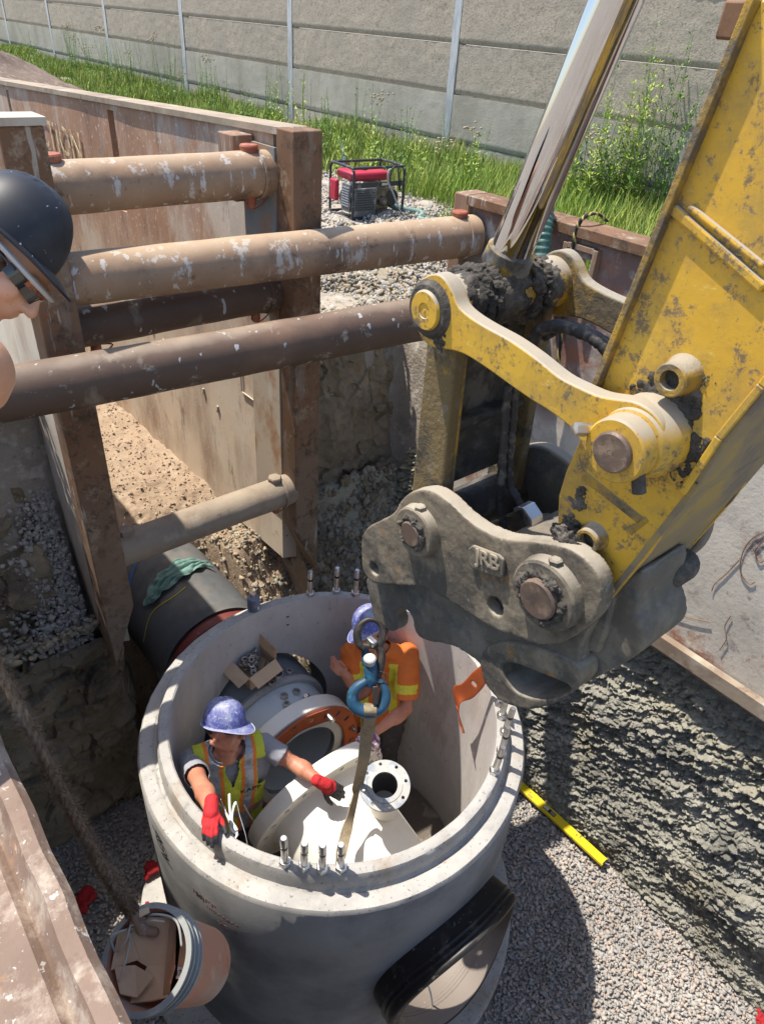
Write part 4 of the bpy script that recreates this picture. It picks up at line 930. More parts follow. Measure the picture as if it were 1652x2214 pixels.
for i in range(20):
    r_ = random.Random(i); q = b0+d1*r_.uniform(-.4, .4)*bl*.85+d2*r_.uniform(-.4, .4)*bw*.8+upb*(.02+.045*(i % 3)/2+.01*r_.random()); o = nut('hex_nut', q+upb*.035, N(upb+d1*r_.uniform(-.7, .7)+d2*r_.uniform(-.7, .7)), r=.022, h=.022, rot=r_.random()); tag(o, 'hex nut in the pile inside the cardboard box', 'nut', 'hex nuts in the cardboard box')
# bolts standing on the rim
tipm = mat('black_bolt_cap', (.02, .022, .03), rough=.25)
for (u, v, lb) in ((670, 1282, 'left bolt of the three standing on the far rim'), (727, 1280, 'middle bolt of the three standing on the far rim'), (768, 1282, 'bolt on the far rim beside the shackle, right of the other two'),
                   (617, 1866, 'leftmost of the four bolts standing on the near rim'), (658, 1874, 'second bolt from the left on the near rim'), (697, 1879, 'third bolt from the left on the near rim'), (738, 1877, 'rightmost of the four bolts standing on the near rim'),
                   (1075, 1672, 'nearest bolt of the row on the right rim'), (1083, 1628, 'second nearest bolt of the row on the right rim'), (1090, 1585, 'third nearest bolt of the row on the right rim'), (1093, 1550, 'fourth nearest bolt of the row on the right rim, tilted beside the coupler'), (1092, 1522, 'farthest bolt of the row on the right rim, partly behind the coupler')):
    p = at(u, v, .001); tl = np.array([random.uniform(-.04, .04), random.uniform(-.04, .04), 1])
    if u > 1070: tl = tl + E2*.05
    q = p-L(MC[0], MC[1], 0); rr = np.linalg.norm(q[:2]); 
    if rr > .925 or rr < .90: p = L(MC[0], MC[1], 0)+q/rr*.912; p[2] = .001
    stud(p, tl, .205, .0165, lb, group='bolts standing on the rim', capm=tipm)
# paste bottle
p = at(551, 1318, .001); q = p-L(MC[0], MC[1], 0); rr = np.linalg.norm(q[:2]); p = L(MC[0], MC[1], 0)+q/rr*.915; p[2] = .001
bo = empty('paste_bottle', p, 'grey plastic bottle with screw cap on the far left rim', 'bottle')
MB().lathe(p, EZ, [(0, .036), (.004, .04), (.085, .04), (.10, .034), (.108, .02), (.108, 0)], 32).build('body', mat('grey_blue_bottle', (.16, .19, .25), [dict(color=(.10, .12, .16), scale=12, lo=.5, hi=.6)], rough=.35), bo)
MB().lathe(p+EZ*.108, EZ, [(0, .019), (.022, .019), (.025, .016), (.025, 0)], 20).build('screw_cap', SHINY, bo)
dcam = N((CAM-p)*[1, 1, 0]); sd_ = np.cross(EZ, dcam)
for nm, rc, z_, wd, col_ in (('label_patch', .0405, .03, .35, mat('white_label', (.6, .6, .6), rough=.6)), ('red_stripe', .0407, .062, .25, mat('red_label', (.4, .05, .04), rough=.6))):
    mb = MB(); off = .75 if nm == 'label_patch' else -.2; P = [p+EZ*z_+rc*(dcam*math.cos(off+wd*(i/6-.5))+sd_*math.sin(off+wd*(i/6-.5))) for i in range(7)]; mb.ribbon(P, [EZ]*7, .026 if nm == 'label_patch' else .008, .001); mb.build(nm, col_, bo)
# orange gasket piece bent against the right inner wall
thg = math.radians(63)
def wpt(u, v, dr=.02):
    r_ = ray(u, v); o_ = CAM-L(MC[0], MC[1], 0); d_ = r_*[1, 1, 0]; o2 = o_*[1, 1, 0]; R = RI-dr; A_ = d_@d_; B_ = 2*d_@o2; C_ = o2@o2-R*R; t = (-B_+math.sqrt(B_*B_-4*A_*C_))/(2*A_); return CAM+r_*t
# a short stretch of ring gasket leaning on the wall
outl = [(1050, 1440), (1000, 1495), (975, 1508)]
ctr = smoothpath([wpt(1068, 1432, .05), wpt(1040, 1462, .07), wpt(1012, 1492, .10), wpt(988, 1505, .13), wpt(993, 1550, .10), wpt(1003, 1585, .09)], 14)
nn_ = len(ctr); wd_ = []
for i, q in enumerate(ctr):
    rad = N((L(MC[0], MC[1], 0)-q)*[1, 1, 0]); wd_.append(rad)
V = []; nr = 7
for i, q in enumerate(ctr):
    t = N(ctr[min(i+1, nn_-1)]-ctr[max(i-1, 0)]); nrm = wd_[i]; bi = N(np.cross(t, nrm)); s = i/(nn_-1)
    tw = .5*math.sin(s*5); bi = N(bi*math.cos(tw)+nrm*math.sin(tw)); w_ = .052*(1 if s > .25 else .6+1.6*s)*(1-.25*max(0, s-.85)/.15)
    for j in range(nr): V.append(q+bi*w_*(j/(nr-1)*2-1))
G = grid(nn_, nr); ctc = np.array(V)[G].mean(1); keep = np.ones(len(G), bool)
for (u, v) in ((1000, 1530), (1003, 1572)):
    hp = None
    for i, q in enumerate(ctr):
        pass
for s in (.70, .93, .30): keep &= np.linalg.norm(ctc-ctr[int(s*(nn_-1))], axis=1) > .014
gp = npmesh('gasket_piece', V, G[keep], None, JF, 180); so = gp.modifiers.new('s', 'SOLIDIFY'); so.thickness = .005; sb = gp.modifiers.new('u', 'SUBSURF'); sb.levels = sb.render_levels = 1
tag(gp, 'bent orange gasket piece leaning on the sunlit right inner wall', 'gasket')
# ================================================================== excavator arm with quick coupler
def D5(c): return (771+c[0]*.5334, 495.6+c[1]*.5334)       # survey sheet 5
YEL = mat('worn_yellow_paint', (.57, .33, .03), [
    dict(color=(.62, .42, .06), scale=2, lo=.45, hi=.65, amt=.6), dict(color=(.42, .23, .02), scale=5, lo=.55, hi=.7, amt=.5),
    dict(color=(.30, .20, .06), scale=4.5, lo=.44, hi=.62, nr=.78, amt=.7), dict(color=(.12, .095, .07), scale=12, lo=.535, hi=.60, nr=.8, amt=.85), dict(color=(.16, .12, .09), scale=34, lo=.57, hi=.63, nr=.75, amt=.85), dict(color=(.66, .50, .16), scale=16, lo=.63, hi=.66, st=(.6, 1, 3), nr=.8, amt=.7), dict(color=(.10, .07, .045), scale=26, lo=.66, hi=.69, st=(3, 1, .5), nr=.8, amt=.7),
    dict(color=(.33, .295, .24), k='up', lo=.80, hi=1.08, scale=8, amt=.92)], rough=.55, bump=[(60, (1, 1, 1), .25, .002), (12, (1, 1, 1), .15, .004)], spec=.4)
YELD = mat('muddy_yellow_paint', (.36, .22, .03), [
    dict(color=(.11, .092, .07), scale=7, lo=.42, hi=.56, nr=.75, amt=.92), dict(color=(.055, .048, .04), scale=16, lo=.56, hi=.68, nr=.7, amt=.9),
    dict(color=(.30, .27, .22), k='up', lo=.9, hi=1.2, scale=8, amt=.9)], rough=.75, bump=[(50, (1, 1, 1), .7, .006), (14, (1, 1, 1), .4, .01)])
YELB = mat('dusty_underside', (.24, .185, .10), [dict(color=(.34, .24, .06), scale=6, lo=.52, hi=.64, st=(1, .3, 1), amt=.8), dict(color=(.14, .12, .10), scale=9, lo=.5, hi=.64, st=(1, .3, 1), amt=.8)], rough=.75, bump=[(50, (1, 1, 1), .5, .004)])
MUD = mat('greasy_mud', (.06, .052, .043), [dict(color=(.15, .13, .105), scale=14, lo=.5, hi=.62, amt=.8), dict(color=(.02, .018, .016), scale=9, lo=.55, hi=.66, amt=.8)], rough=.7, bump=[(40, (1, 1, 1), 1, .012), (120, (1, 1, 1), .6, .004)])
CAST = mat('dusty_grey_casting', (.165, .135, .095), [
    dict(color=(.065, .058, .048), scale=3.6, lo=.47, hi=.58, nr=.75, amt=.85), dict(color=(.29, .24, .17), scale=6, lo=.50, hi=.60, nr=.75, amt=.5),
    dict(color=(.32, .16, .05), scale=9, lo=.60, hi=.66, nr=.7, amt=.75), dict(color=(.09, .08, .07), scale=17, lo=.59, hi=.66, nr=.75, amt=.7), dict(color=(.40, .36, .29), scale=50, lo=.60, hi=.66, nr=.7, amt=.3),
    dict(color=(.36, .32, .26), k='up', lo=1.0, hi=1.4, scale=6, amt=.8)], rough=.8, bump=[(90, (1, 1, 1), .45, .003), (14, (1, 1, 1), .4, .008)], var=.22)
CASTD = mat('darker_grey_casting', (.125, .108, .082), [
    dict(color=(.21, .18, .135), scale=5, lo=.48, hi=.60, nr=.72, amt=.8), dict(color=(.07, .075, .08), scale=6, lo=.52, hi=.62, nr=.75, amt=.75), dict(color=(.22, .21, .2), scale=30, lo=.6, hi=.66, nr=.75, amt=.7),
    dict(color=(.25, .12, .05), scale=12, lo=.67, hi=.72, amt=.7), dict(color=(.30, .26, .20), k='up', lo=1.05, hi=1.4, scale=6, amt=.7)], rough=.7, bump=[(70, (1, 1, 1), .45, .004), (10, (1, 1, 1), .35, .01)], var=.15)
PIN = mat('brown_pin_steel', (.15, .105, .08), [dict(color=(.27, .2, .14), scale=22, lo=.52, hi=.62, amt=.8), dict(color=(.08, .06, .05), scale=9, lo=.5, hi=.62, amt=.7)], rough=.55, metal=.25, bump=[(70, (1, 1, 1), .4, .003)])
CHROME = mat('chrome_rod', (.50, .50, .52), rough=.045, metal=1.0)
HOSE = mat('black_hose', (.035, .034, .033), [dict(color=(.16, .14, .12), scale=24, lo=.52, hi=.62, st=(1, 1, 1), amt=.8)], rough=.6, bump=[(50, (1, 1, 1), .6, .005)])
E0N = 1.22                                               # near side of the linkage, along E2
ex = empty('excavator', on2(1165, 1290, 1.45), 'yellow excavator arm with chrome cylinder rod, bucket linkage and grey quick coupler', 'excavator')
def slab(name, pts, e, th, m, parent=ex, bevel=.008, d5=True, sm=30):
    P = [on2(*(D5(c) if d5 else c), e) for c in pts]
    return MB().prism(P, E2*th).build(name, m, parent, smooth=sm, bevel=bevel)
def curve5(pts, k=5): return [tuple(p[:2]) for p in smoothpath([np.array([a, b, 0.0]) for a, b in pts], k, closed=True)]
def P5(c, e): return on2(*D5(c), e)
def disc5(name, c, r, e0, e1, m, parent=ex, n=40, hole=0, ch=.004, r1=None):
    """round boss on an axis along E2 through survey point c (seen on plane e0); r in metres"""
    q = P5(c, e0); r1 = r if r1 is None else r1; d = e1-e0
    pr = [(0, hole), (0, r-ch), (ch, r), (d, r1), (d, hole)]
    return MB().lathe(q, E2, pr if not hole else [(0, hole), (0, r-ch), (ch, r), (d, r1), (d, hole)], n, close=bool(hole)).build(name, m, parent, smooth=40)
linkL = on2(928, 668, E0N); pinL = on2(885, 1155, E0N); pinR = on2(1165, 1290, E0N); linkR = on2(1312, 985, E0N)
HALF = .26                                               # linkage mid plane
FARE = E0N+2*HALF
# --- stick (the arm)
ea = E0N+.075
st_pts = [(990, 640), (1235, 0), (1265, -105), (1480, -600), (1640, -930), (1950, -930), (1950, 280), (1652, 640), (1480, 850), (1350, 1050), (1330, 1100), (1180, 1320), (1030, 1500), (985, 1515), (945, 1440), (900, 1360), (850, 1310), (815, 1250), (820, 1080), (850, 980), (895, 880)]
arm = empty('arm', linkR); arm.parent = ex; arm.matrix_parent_inverse = Matrix.Translation(-Vector(ex.location))
arm = ex
slab('arm_side_plate', st_pts, ea, .016, YEL, arm, bevel=.003)
slab('arm_side_plate', [(x, y) for x, y in st_pts], ea+.016, .001, YEL, arm, bevel=None)
far_off = .37
P = [on2(*D5(c), ea)+E2*far_off for c in st_pts]; MB().prism(P, E2*.016).build('arm_side_plate', YEL, arm, smooth=None)
def strip(name, c0, c1, w0, w1, inset, th, m):
    """plate running between the side plates along the edge c0-c1 of the side profile"""
    a = P5(c0, ea); b = P5(c1, ea); d = N(b-a); n = N(np.cross(d, E2))
    V = [a+E2*w0, b+E2*w0, b+E2*w1, a+E2*w1]; V2 = [v+n*th for v in V]
    return MB().add(V+V2, [(0, 1, 2, 3), (7, 6, 5, 4), (0, 4, 5, 1), (1, 5, 6, 2), (2, 6, 7, 3), (3, 7, 4, 0)]).build(name, m, arm, smooth=None, bevel=.002)
# front plate (faces the linkage) with a lip standing proud of the side plate
strip('arm_front_plate', (985, 655), (1640, -930), -.022, far_off+.04, 0, .014, YELD)
lp = [(1330, 1075), (1480, 850), (1652, 640), (1950, 280)]
for i in range(3): strip('arm_back_plate', lp[i], lp[i+1], -.004, far_off+.03, 0, -.014, YELB)
strip('arm_back_plate', (985, 1515), (1330, 1075), -.002, far_off+.03, 0, -.014, YELB)
# raised weld edge along the back corner
for i in range(3):
    a = P5((lp[i][0]-4, lp[i][1]-10), ea); b = P5((lp[i+1][0]-4, lp[i+1][1]-10), ea); MB().bar(a-E2*.006, b-E2*.006, .016, .012, E2).build('corner_strip', YEL, arm, smooth=None, bevel=.003)
# raised stiffener ribs on the side plate
for c0, c1, w_ in (((1285, -85), (1655, 240), .020), ((1350, -95), (1655, 150), .012)):
    a = P5(c0, ea); b = P5(c1, ea); MB().bar(a-E2*.004, b-E2*.004, w_, .014, E2).build('stiffener', YEL, arm, smooth=None, bevel=.005)
a = P5((1285, -85), ea); b = P5((1265, 60), ea)
# bosses on the side plate
def boss(c, R, r, ln, m=YELD):
    q = P5(c, ea)-E2*ln; MB().lathe(q, E2, [(0, r), (0, R-.003), (.003, R), (ln*.6, R), (ln, R*1.25), (ln+.03, R), (ln+.03, r)], 32, close=True).build('bushing', m, arm, smooth=40)
    MB().cyl(q+E2*.02, q+E2*.05, r).build('bushing_bore', MUD, arm)
boss((1322, 590), .034, .020, .05); boss((965, 1245), .031, .021, .035)
slab('wear_strip', [(905, 1010), (925, 985), (1160, 1170), (1140, 1195)], ea-.003, .004, YELD, arm, bevel=.001)
slab('wear_strip', [(1090, 1215), (1165, 1165), (1180, 1185), (1110, 1240)], ea-.003, .004, YELD, arm, bevel=.001)
# --- side links
near_link = [(222, 340), (228, 270), (250, 218), (285, 188), (325, 182), (358, 205), (385, 250), (410, 310), (450, 350), (520, 395), (620, 450), (720, 520), (820, 600), (900, 642), (980, 676), (1060, 690), (1130, 702), (1200, 745), (1240, 810), (1235, 900), (1190, 980), (1110, 1020), (1020, 1010), (950, 960), (915, 880), (870, 810), (790, 745), (700, 688), (610, 625), (520, 560), (440, 510), (380, 490), (320, 482), (265, 445)]
nl = curve5(near_link, 4)
slab('side_link', nl, E0N, .045, YEL, ex, bevel=.004)
q = P5((300, 330), E0N); offv = E2*(2*HALF-.045)
P = [on2(*D5(c), E0N)+offv for c in nl]; MB().prism(P, E2*.045).build('side_link', YELD, ex, smooth=30, bevel=.006)
# arm pin, collar and lock bolts
qc = P5((1015, 905), E0N-.055); aN = on2(1312, 985, E0N-.07)
ax0 = on2(1318, 980, E0N-.075)
MB().lathe(ax0+E2*.012, E2, [(0, .044), (0, .064), (.004, .068), (.045, .069), (.05, .062), (.055, .072), (.08, .080), (.11, .088), (.16, .09)], 56).build('link_collar', YEL, ex, smooth=35)
MB().lathe(ax0, E2, [(0, 0), (0, .006), (.006, .006), (.006, .005), (0, .007), (0, .039), (.004, .043), (.2, .043)], 44).build('arm_pin', PIN, ex, smooth=35)
sdn = N(np.cross(E2, ax0-P5((700, 500), E0N))); xl = N(E1+EZ*.1)
for off, nm in ((E1*.062+EZ*.016, 1), (-E1*.055-EZ*.050, 2)):
    c_ = ax0+off+E2*.02
    if nm == 1: MB().lathe(c_-E2*.008+E1*.012, N(-E1*.35+E2*.9-EZ*.1), [(-.028, .004), (-.026, .014), (.0, .015), (.004, .013), (.03, .013)], 6).build('lock_bolt', SHINY, ex, smooth=20)
    else: MB().lathe(c_+E2*.02, N(EZ+E1*.4), [(-.025, .014), (.02, .014)], 14).build('lock_bolt', MUD, ex)
# left link pin
qL = P5((298, 325), E0N); MB().lathe(qL-E2*.022, E2, [(0, 0), (0, .004), (.003, .004), (.003, .018), (0, .02), (0, .046), (.006, .050), (.02, .052), (.024, .070), (.03, .072), (.034, .072), (2*HALF+.0, .072)], 44).build('link_pin', YEL, ex, smooth=35)
MB().lathe(qL-E2*.014, E2, [(0, .051), (0, .062), (.006, .068), (.014, .074), (.02, .074)], 40, close=False).build('pin_seal', MUD, ex, smooth=35)
axL = qL
# --- cylinder rod with eye
eM = E0N+HALF
r0 = on2(1106, 540, eM); r1 = on2(1332, 0, eM); rd = N(r1-r0); rad = 45*float((r0-CAM)@_fwd)/F_PX
MB().cyl(r0-rd*.01, r0+rd*1.3, rad, n=72).build('cylinder_rod', CHROME, ex, smooth=40)
ctr = qL+E2*HALF
MUDm = MUD
eye = [cap(ctr-E2*.15, ctr+E2*.15, .078), cap(ctr+N(r0-ctr)*.03, r0-rd*.035, .068, .052)]
blob('rod_eye', eye, .007, MUD, ex, 6, disp=lambda c, n: .006*fbm(c*14, 3)+.005*fbm(c*45, 3)+.003*ridged(c*90,2))
MB().lathe(r0-rd*.05, rd, [(0, .062), (.008, .066), (.05, .063), (.055, rad+.001)], 48).build('rod_wiper', mat('rod_end_grey', (.2, .2, .2), [dict(color=(.5, .33, .05), scale=12, lo=.5, hi=.58), dict(color=(.07, .06, .05), scale=9, lo=.48, hi=.6)], rough=.6), ex)
def mudring(name, c, ax, R, r, m, parent, seed=0):
    a, b = frame_of(ax); n = 22; rr = np.random.default_rng(seed); P = [c+R*(a*math.cos(2*pi*i/n)+b*math.sin(2*pi*i/n))+N(ax)*r*.4*rr.normal() for i in range(n)]
    return blob(name, [cap(P[i], P[(i+1) % n], r*rr.uniform(.7, 1.3)) for i in range(n)], max(.003, r*.28), m, parent, 2, disp=lambda q, nn: r*.45*fbm(q*60+seed, 4)+r*.3*fbm(q*160, 2))
def torus(name, c, ax, R, r, m, parent, n=48, wob=0):
    a, b = frame_of(ax); P = [c+(R+wob*math.sin(i*2.9))*(a*math.cos(2*pi*i/n)+b*math.sin(2*pi*i/n))+N(ax)*wob*math.sin(i*1.7) for i in range(n)]
    return MB().tube(P, r, 8, closed=True).build(name, m, parent, smooth=180)
for s_ in (-.12, -.085, .06, .11): mudring('grease_seal', ctr+E2*s_, E2, .078, .013, MUD, ex, int(abs(s_)*999))
# --- H-shaped bucket link between rod pin and coupler pin
hx = N(pinL-linkL)
def hb(name, e0, e1, w0, w1, m, ln0=.02, ln1=.0, sh=0):
    a = linkL+hx*ln0; b = pinL-hx*ln1; fw = N(E1-hx*(E1@hx))
    P = [a+fw*(w0+sh), a-fw*(w0-sh), b-fw*(w1-sh), b+fw*(w1+sh)]
    return MB().prism([p+E2*(e0-E0N) for p in P], E2*(e1-e0)).build(name, m, ex, smooth=None, bevel=.008)
YELM = mat('mud_caked_yellow', (.16, .115, .05), [dict(color=(.40, .25, .03), scale=6, lo=.58, hi=.66, nr=.75, amt=.8), dict(color=(.05, .045, .038), scale=5, lo=.50, hi=.60, nr=.75, amt=.9), dict(color=(.22, .19, .15), scale=14, lo=.55, hi=.64, nr=.75, amt=.7)], rough=.85, bump=[(50, (1, 1, 1), 1, .008), (14, (1, 1, 1), .5, .012)])
hb('h_link_bar', E0N+.055, E0N+.095, .055, .065, YELM)
hb('h_link_bar', FARE-.12, FARE-.08, .055, .065, YELM)
hb('h_link_web', E0N+.09, FARE-.11, .014, .016, MUD, .10, .12, .02)
hb('h_link_rib', E0N+.094, E0N+.112, .05, .06, YELD, .09, .09)
MB().cyl(pinL+E2*.05, pinL+E2*(2*HALF-.06), .075, n=36).build('h_link_boss', MUD, ex)
m_ = (linkL+pinL)/2+E2*HALF; MB().box(m_+hx*.0, (.08, 2*HALF-.2, .03), (N(E1-hx*(E1@hx)), E2, hx)).build('h_link_crossbar', MUD, ex, bevel=.01)
# --- quick coupler: near cheek
ck = [(175, 1105), (205, 1075), (240, 1060), (285, 1058), (325, 1072), (375, 1108), (430, 1160), (490, 1208), (560, 1245), (640, 1262), (720, 1268), (800, 1282), (870, 1302), (930, 1345), (975, 1405), (992, 1465), (985, 1530), (960, 1585), (905, 1635), (850, 1668), (790, 1685), (730, 1678), (650, 1652), (560, 1622), (480, 1575), (400, 1522), (330, 1480), (255, 1450), (170, 1442), (100, 1440), (52, 1425), (25, 1380), (20, 1320), (20, 1255), (42, 1212), (95, 1182), (145, 1152)]
def casting(name, outline, e, th, m, voxel=.006, holes=(), extra=(), dsp=.0012, sm=2, keep=None, pockets=()):
    P = [on2(*D5(c), e) for c in outline]; base = MB().prism(P, E2*th).build('t', None)
    cuts = []
    for (c, r) in holes: q = P5(c, e); cuts.append(MB().cyl(q-E2*.1, q+E2*(th+.1), r, n=28).build('t', None))
    for (pl, a0, a1) in pockets: cuts.append(MB().prism([on2(*D5(c), e)+E2*a0 for c in pl], E2*(a1-a0)).build('t', None))
    for c in cuts:
        md = base.modifiers.new('b', 'BOOLEAN'); md.operation = 'DIFFERENCE'; md.object = c; md.solver = 'EXACT'
    me = bake(base)
    o = blob(name, extra or [], voxel, m, ex, sm, disp=lambda c, n: dsp*fbm(c*30, 3)+dsp*1.5*fbm(c*8, 2), extra=[me])
    for c in cuts: bpy.data.objects.remove(c)
    bpy.data.objects.remove(base); return o
ckc = curve5(ck, 3)
near_cheek = casting('coupler_cheek', ckc, E0N-.002, .05, CAST, .0045, holes=(((70, 1378), .024), ((560, 1530), .030)))
pL0 = P5((212, 1238), E0N-.05); pR0 = P5((725, 1505), E0N-.06)
MB().lathe(pL0+E2*.014, E2, [(0, .03), (0, .074), (.005, .079), (.06, .086)], 44).build('coupler_boss', CAST, ex, smooth=35)
MB().lathe(pR0+E2*.022, E2, [(0, .03), (0, .090), (.006, .096), (.07, .104)], 44).build('coupler_boss', CAST, ex, smooth=35)
MB().lathe(pL0, E2, [(0, 0), (0, .036), (.004, .040), (.07, .040)], 36).build('coupler_pin', PIN, ex, smooth=35)
MB().lathe(pR0, E2, [(0, 0), (.0, .049), (.005, .054), (.08, .054)], 36).build('coupler_pin', PIN, ex, smooth=35)
mudring('mud_ring', pL0+E2*.018, E2, .047, .011, MUD, ex, 3); mudring('mud_ring', pR0+E2*.026, E2, .062, .013, MUD, ex, 5)
for c_, nrm in ((pL0+EZ*.082+E2*.035, EZ), (pR0+EZ*.101+E2*.045, EZ)):
    MB().lathe(c_-EZ*.006, N(EZ+E1*.1), [(0, .018), (.012, .018), (.015, .012), (.015, 0)], 6).build('lock_bolt', CAST, ex, smooth=20)
qh = P5((560, 1530), E0N+.03); MB().cyl(qh, qh+E2*.02, .022, n=24).build('recessed_bolt', SHINY, ex)
# maker's badge
jb = [P5(c, E0N-.004) for c in ((462, 1290), (480, 1276), (585, 1316), (605, 1335), (607, 1385), (598, 1408), (578, 1405), (478, 1368), (466, 1350))]
MB().prism(jb, -E2*.012).build('badge_plate', CASTD, ex, bevel=.004)
jc = P5((536, 1342), E0N-.016); bx_ = N(P5((600, 1370), E0N)-P5((475, 1322), E0N)); by_ = N(EZ-bx_*(EZ@bx_)+E1*.0)
text_mesh('badge_letters', 'JRB', .060, jc-bx_*.004, bx_, by_, mat('pale_clay_letters', (.30, .25, .18), rough=.85), ex, .006, True)
# far cheek and body between
P = [on2(*D5(c), E0N)+E2*(2*HALF-.05) for c in ckc]; MB().prism(P, E2*.05).build('coupler_cheek', CASTD, ex, smooth=30, bevel=.01)
# lower hook casting, set back from the cheek, full width body on the right
hk = [(42, 1415), (48, 1470), (58, 1530), (72, 1575), (100, 1603), (130, 1626), (158, 1628), (168, 1600), (160, 1570), (160, 1550), (172, 1538), (195, 1538), (215, 1556), (228, 1585), (232, 1612), (245, 1640), (262, 1660), (300, 1672), (345, 1676), (400, 1692), (455, 1728), (505, 1772), (520, 1830), (560, 1890), (615, 1925), (690, 1945), (760, 1935), (830, 1905), (900, 1840), (905, 1700), (960, 1560), (900, 1400), (500, 1330), (250, 1330), (100, 1380)]
hkc = curve5(hk, 3)
DP = [(590, 1775), (615, 1758), (660, 1765), (730, 1795), (800, 1822), (866, 1858), (846, 1882), (790, 1905), (710, 1905), (645, 1880), (605, 1830)]
casting('coupler_hook_plate', hkc, E0N+.045, .05, CASTD, .005, pockets=((curve5(DP, 3), -.1, .3),))
PR = [(500, 1735), (515, 1830), (560, 1892), (615, 1927), (690, 1947), (760, 1937), (835, 1906), (905, 1842), (885, 1765), (700, 1690), (560, 1680)]
casting('pin_pocket', curve5(PR, 3), E0N+.030, .13, CAST, .005, pockets=((curve5(DP, 3), -.1, .3),))
casting('coupler_hook_plate', [c for c in hkc], E0N+.045, .045, CASTD, .007).location = Vector(E2*(.34))
core = [(330, 1400), (400, 1500), (520, 1600), (640, 1670), (760, 1735), (900, 1780), (930, 1700), (960, 1560), (900, 1400), (700, 1330), (500, 1300)]
P = [on2(*D5(c), E0N)+E2*.08 for c in core]; MB().prism(P, E2*(2*HALF-.16)).build('coupler_body', CASTD, ex, smooth=30, bevel=.01)
# plate closing the pin pocket, coloured dark for the shade inside it
P = [on2(*D5(c), E0N)+E2*.17 for c in ((560, 1740), (700, 1740), (900, 1800), (890, 1880), (800, 1925), (680, 1925), (580, 1870))]; MB().prism(P, E2*.03).build('pocket_back_plate', mat('pocket_shade', (.05, .055, .065), [dict(color=(.13, .14, .15), scale=18, lo=.5, hi=.62)], rough=.4, metal=.4), ex, smooth=None)
# rear latch block, right of the hook plate
lb = [(900, 1845), (1155, 1712), (1162, 1600), (1140, 1520), (1135, 1440), (1180, 1340), (1240, 1300), (1100, 1400), (990, 1480), (900, 1640), (860, 1720)]
lbp = [on2(*D5(c), E0N+.10) for c in curve5([(890, 1850), (1010, 1800), (1150, 1715), (1160, 1620), (1135, 1540), (1160, 1400), (1100, 1400), (1000, 1450), (900, 1600), (860, 1730)], 3)]
me_ = MB().prism(lbp, E2*.20).build('t', None, None, smooth=None); mm = bake(me_); bpy.data.objects.remove(me_)
blob('latch_housing', [], .008, CASTD, ex, 6, disp=lambda c, n: .002*fbm(c*12, 3), extra=[mm])
slab('latch_pin', [(785+28*math.cos(t), 1782+32*math.sin(t)) for t in np.linspace(0, 2*pi, 18, endpoint=False)], E0N+.036, .02, CASTD)
q_ = P5((1300, 1370), E0N+.32); blob('pin_end_cap', [cap(q_-E2*.03, q_+E2*.02, .045)], .006, MUD, ex)
# greasy mud packed round the joints
def mudpatch(c, r, seed, e=E0N-.004, sq=.25):
    q = P5(c, e); rr = np.random.default_rng(seed); pr = [ell(q, (N(E1+EZ*rr.normal()*.5), E2, EZ), [r*.5, r*.16, r*.45])]
    for i in range(46):
        d = rr.normal(size=2)*r*.42; k = rr.uniform(.12, .34)*max(.35, 1-np.hypot(*d)/r*.6); pr.append(ell(q+E1*d[0]+EZ*d[1], (E1, E2, EZ), [r*k*1.3, r*k*.42, r*k]))
    return blob('caked_mud', pr, .0035, MUD, ex, 2, disp=lambda c, n: .004*fbm(c*30, 4)+.0045*ridged(c*70, 3)-.003)
for i, (c, r, e) in enumerate((((1280, 760), .07, ea), ((1345, 880), .06, ea), ((1200, 690), .05, ea), ((1310, 960), .035, ea), ((895, 1105), .03, ea), ((905, 1060), .022, ea), ((870, 1230), .06, ea), ((930, 1290), .04, ea), ((1250, 680), .05, ea), ((1370, 640), .035, ea), ((330, 445), .03, E0N), ((840, 1260), .05, E0N+.03))): mudpatch(c, r, i, e)
# hoses
def hose(name, P, r, m=HOSE, wr=.0, parent=None, n=12):
    Q = smoothpath(P, 8); rs = [r+wr*math.sin(i*2.3)+wr*.6*math.sin(i*.9) for i in range(len(Q))]
    return MB().tube(Q, rs, n).build(name, m, ex if parent is None else parent, smooth=180)
hose('hydraulic_hose', [on2(1150, 745, E0N+.30), on2(1165, 715, E0N+.30), on2(1210, 705, E0N+.31), on2(1265, 722, E0N+.31), on2(1300, 745, E0N+.31), on2(1330, 790, E0N+.32), on2(1345, 850, E0N+.33)], .017, wr=.0015)
hose('hydraulic_hose', [on2(1175, 728, E0N+.36), on2(1230, 705, E0N+.36), on2(1300, 735, E0N+.36), on2(1335, 770, E0N+.36)], .014, wr=.0015)
for e_, dx in ((E0N+.24, 0), (E0N+.27, 16)):
    hose('hydraulic_hose', [on2(1098+dx, 830, e_), on2(1092+dx, 900, e_), on2(1088+dx, 960, e_), on2(1084+dx, 1040, e_), on2(1080+dx*2.4, 1080, e_), on2(1086+dx*3.2, 1125, e_), on2(1092+dx*3.5, 1170, e_)], .013, wr=.0018)
jp = [on2(*c, E0N+.22) for c in ((1122, 1098), (1134, 1092), (1142, 1094), (1158, 1118), (1166, 1165), (1172, 1200))]
MB().ribbon(jp, [E2]*6, .05, .012).build('bright_bracket', SHINY, ex, smooth=None, bevel=.003)
# guard tube hanging on the stick, top right corner
MB().box(on2(1590, 45, 1.75), (.05, .05, .07)).build('hose_clamp_block', STEEL_DARK, ex, bevel=.006)

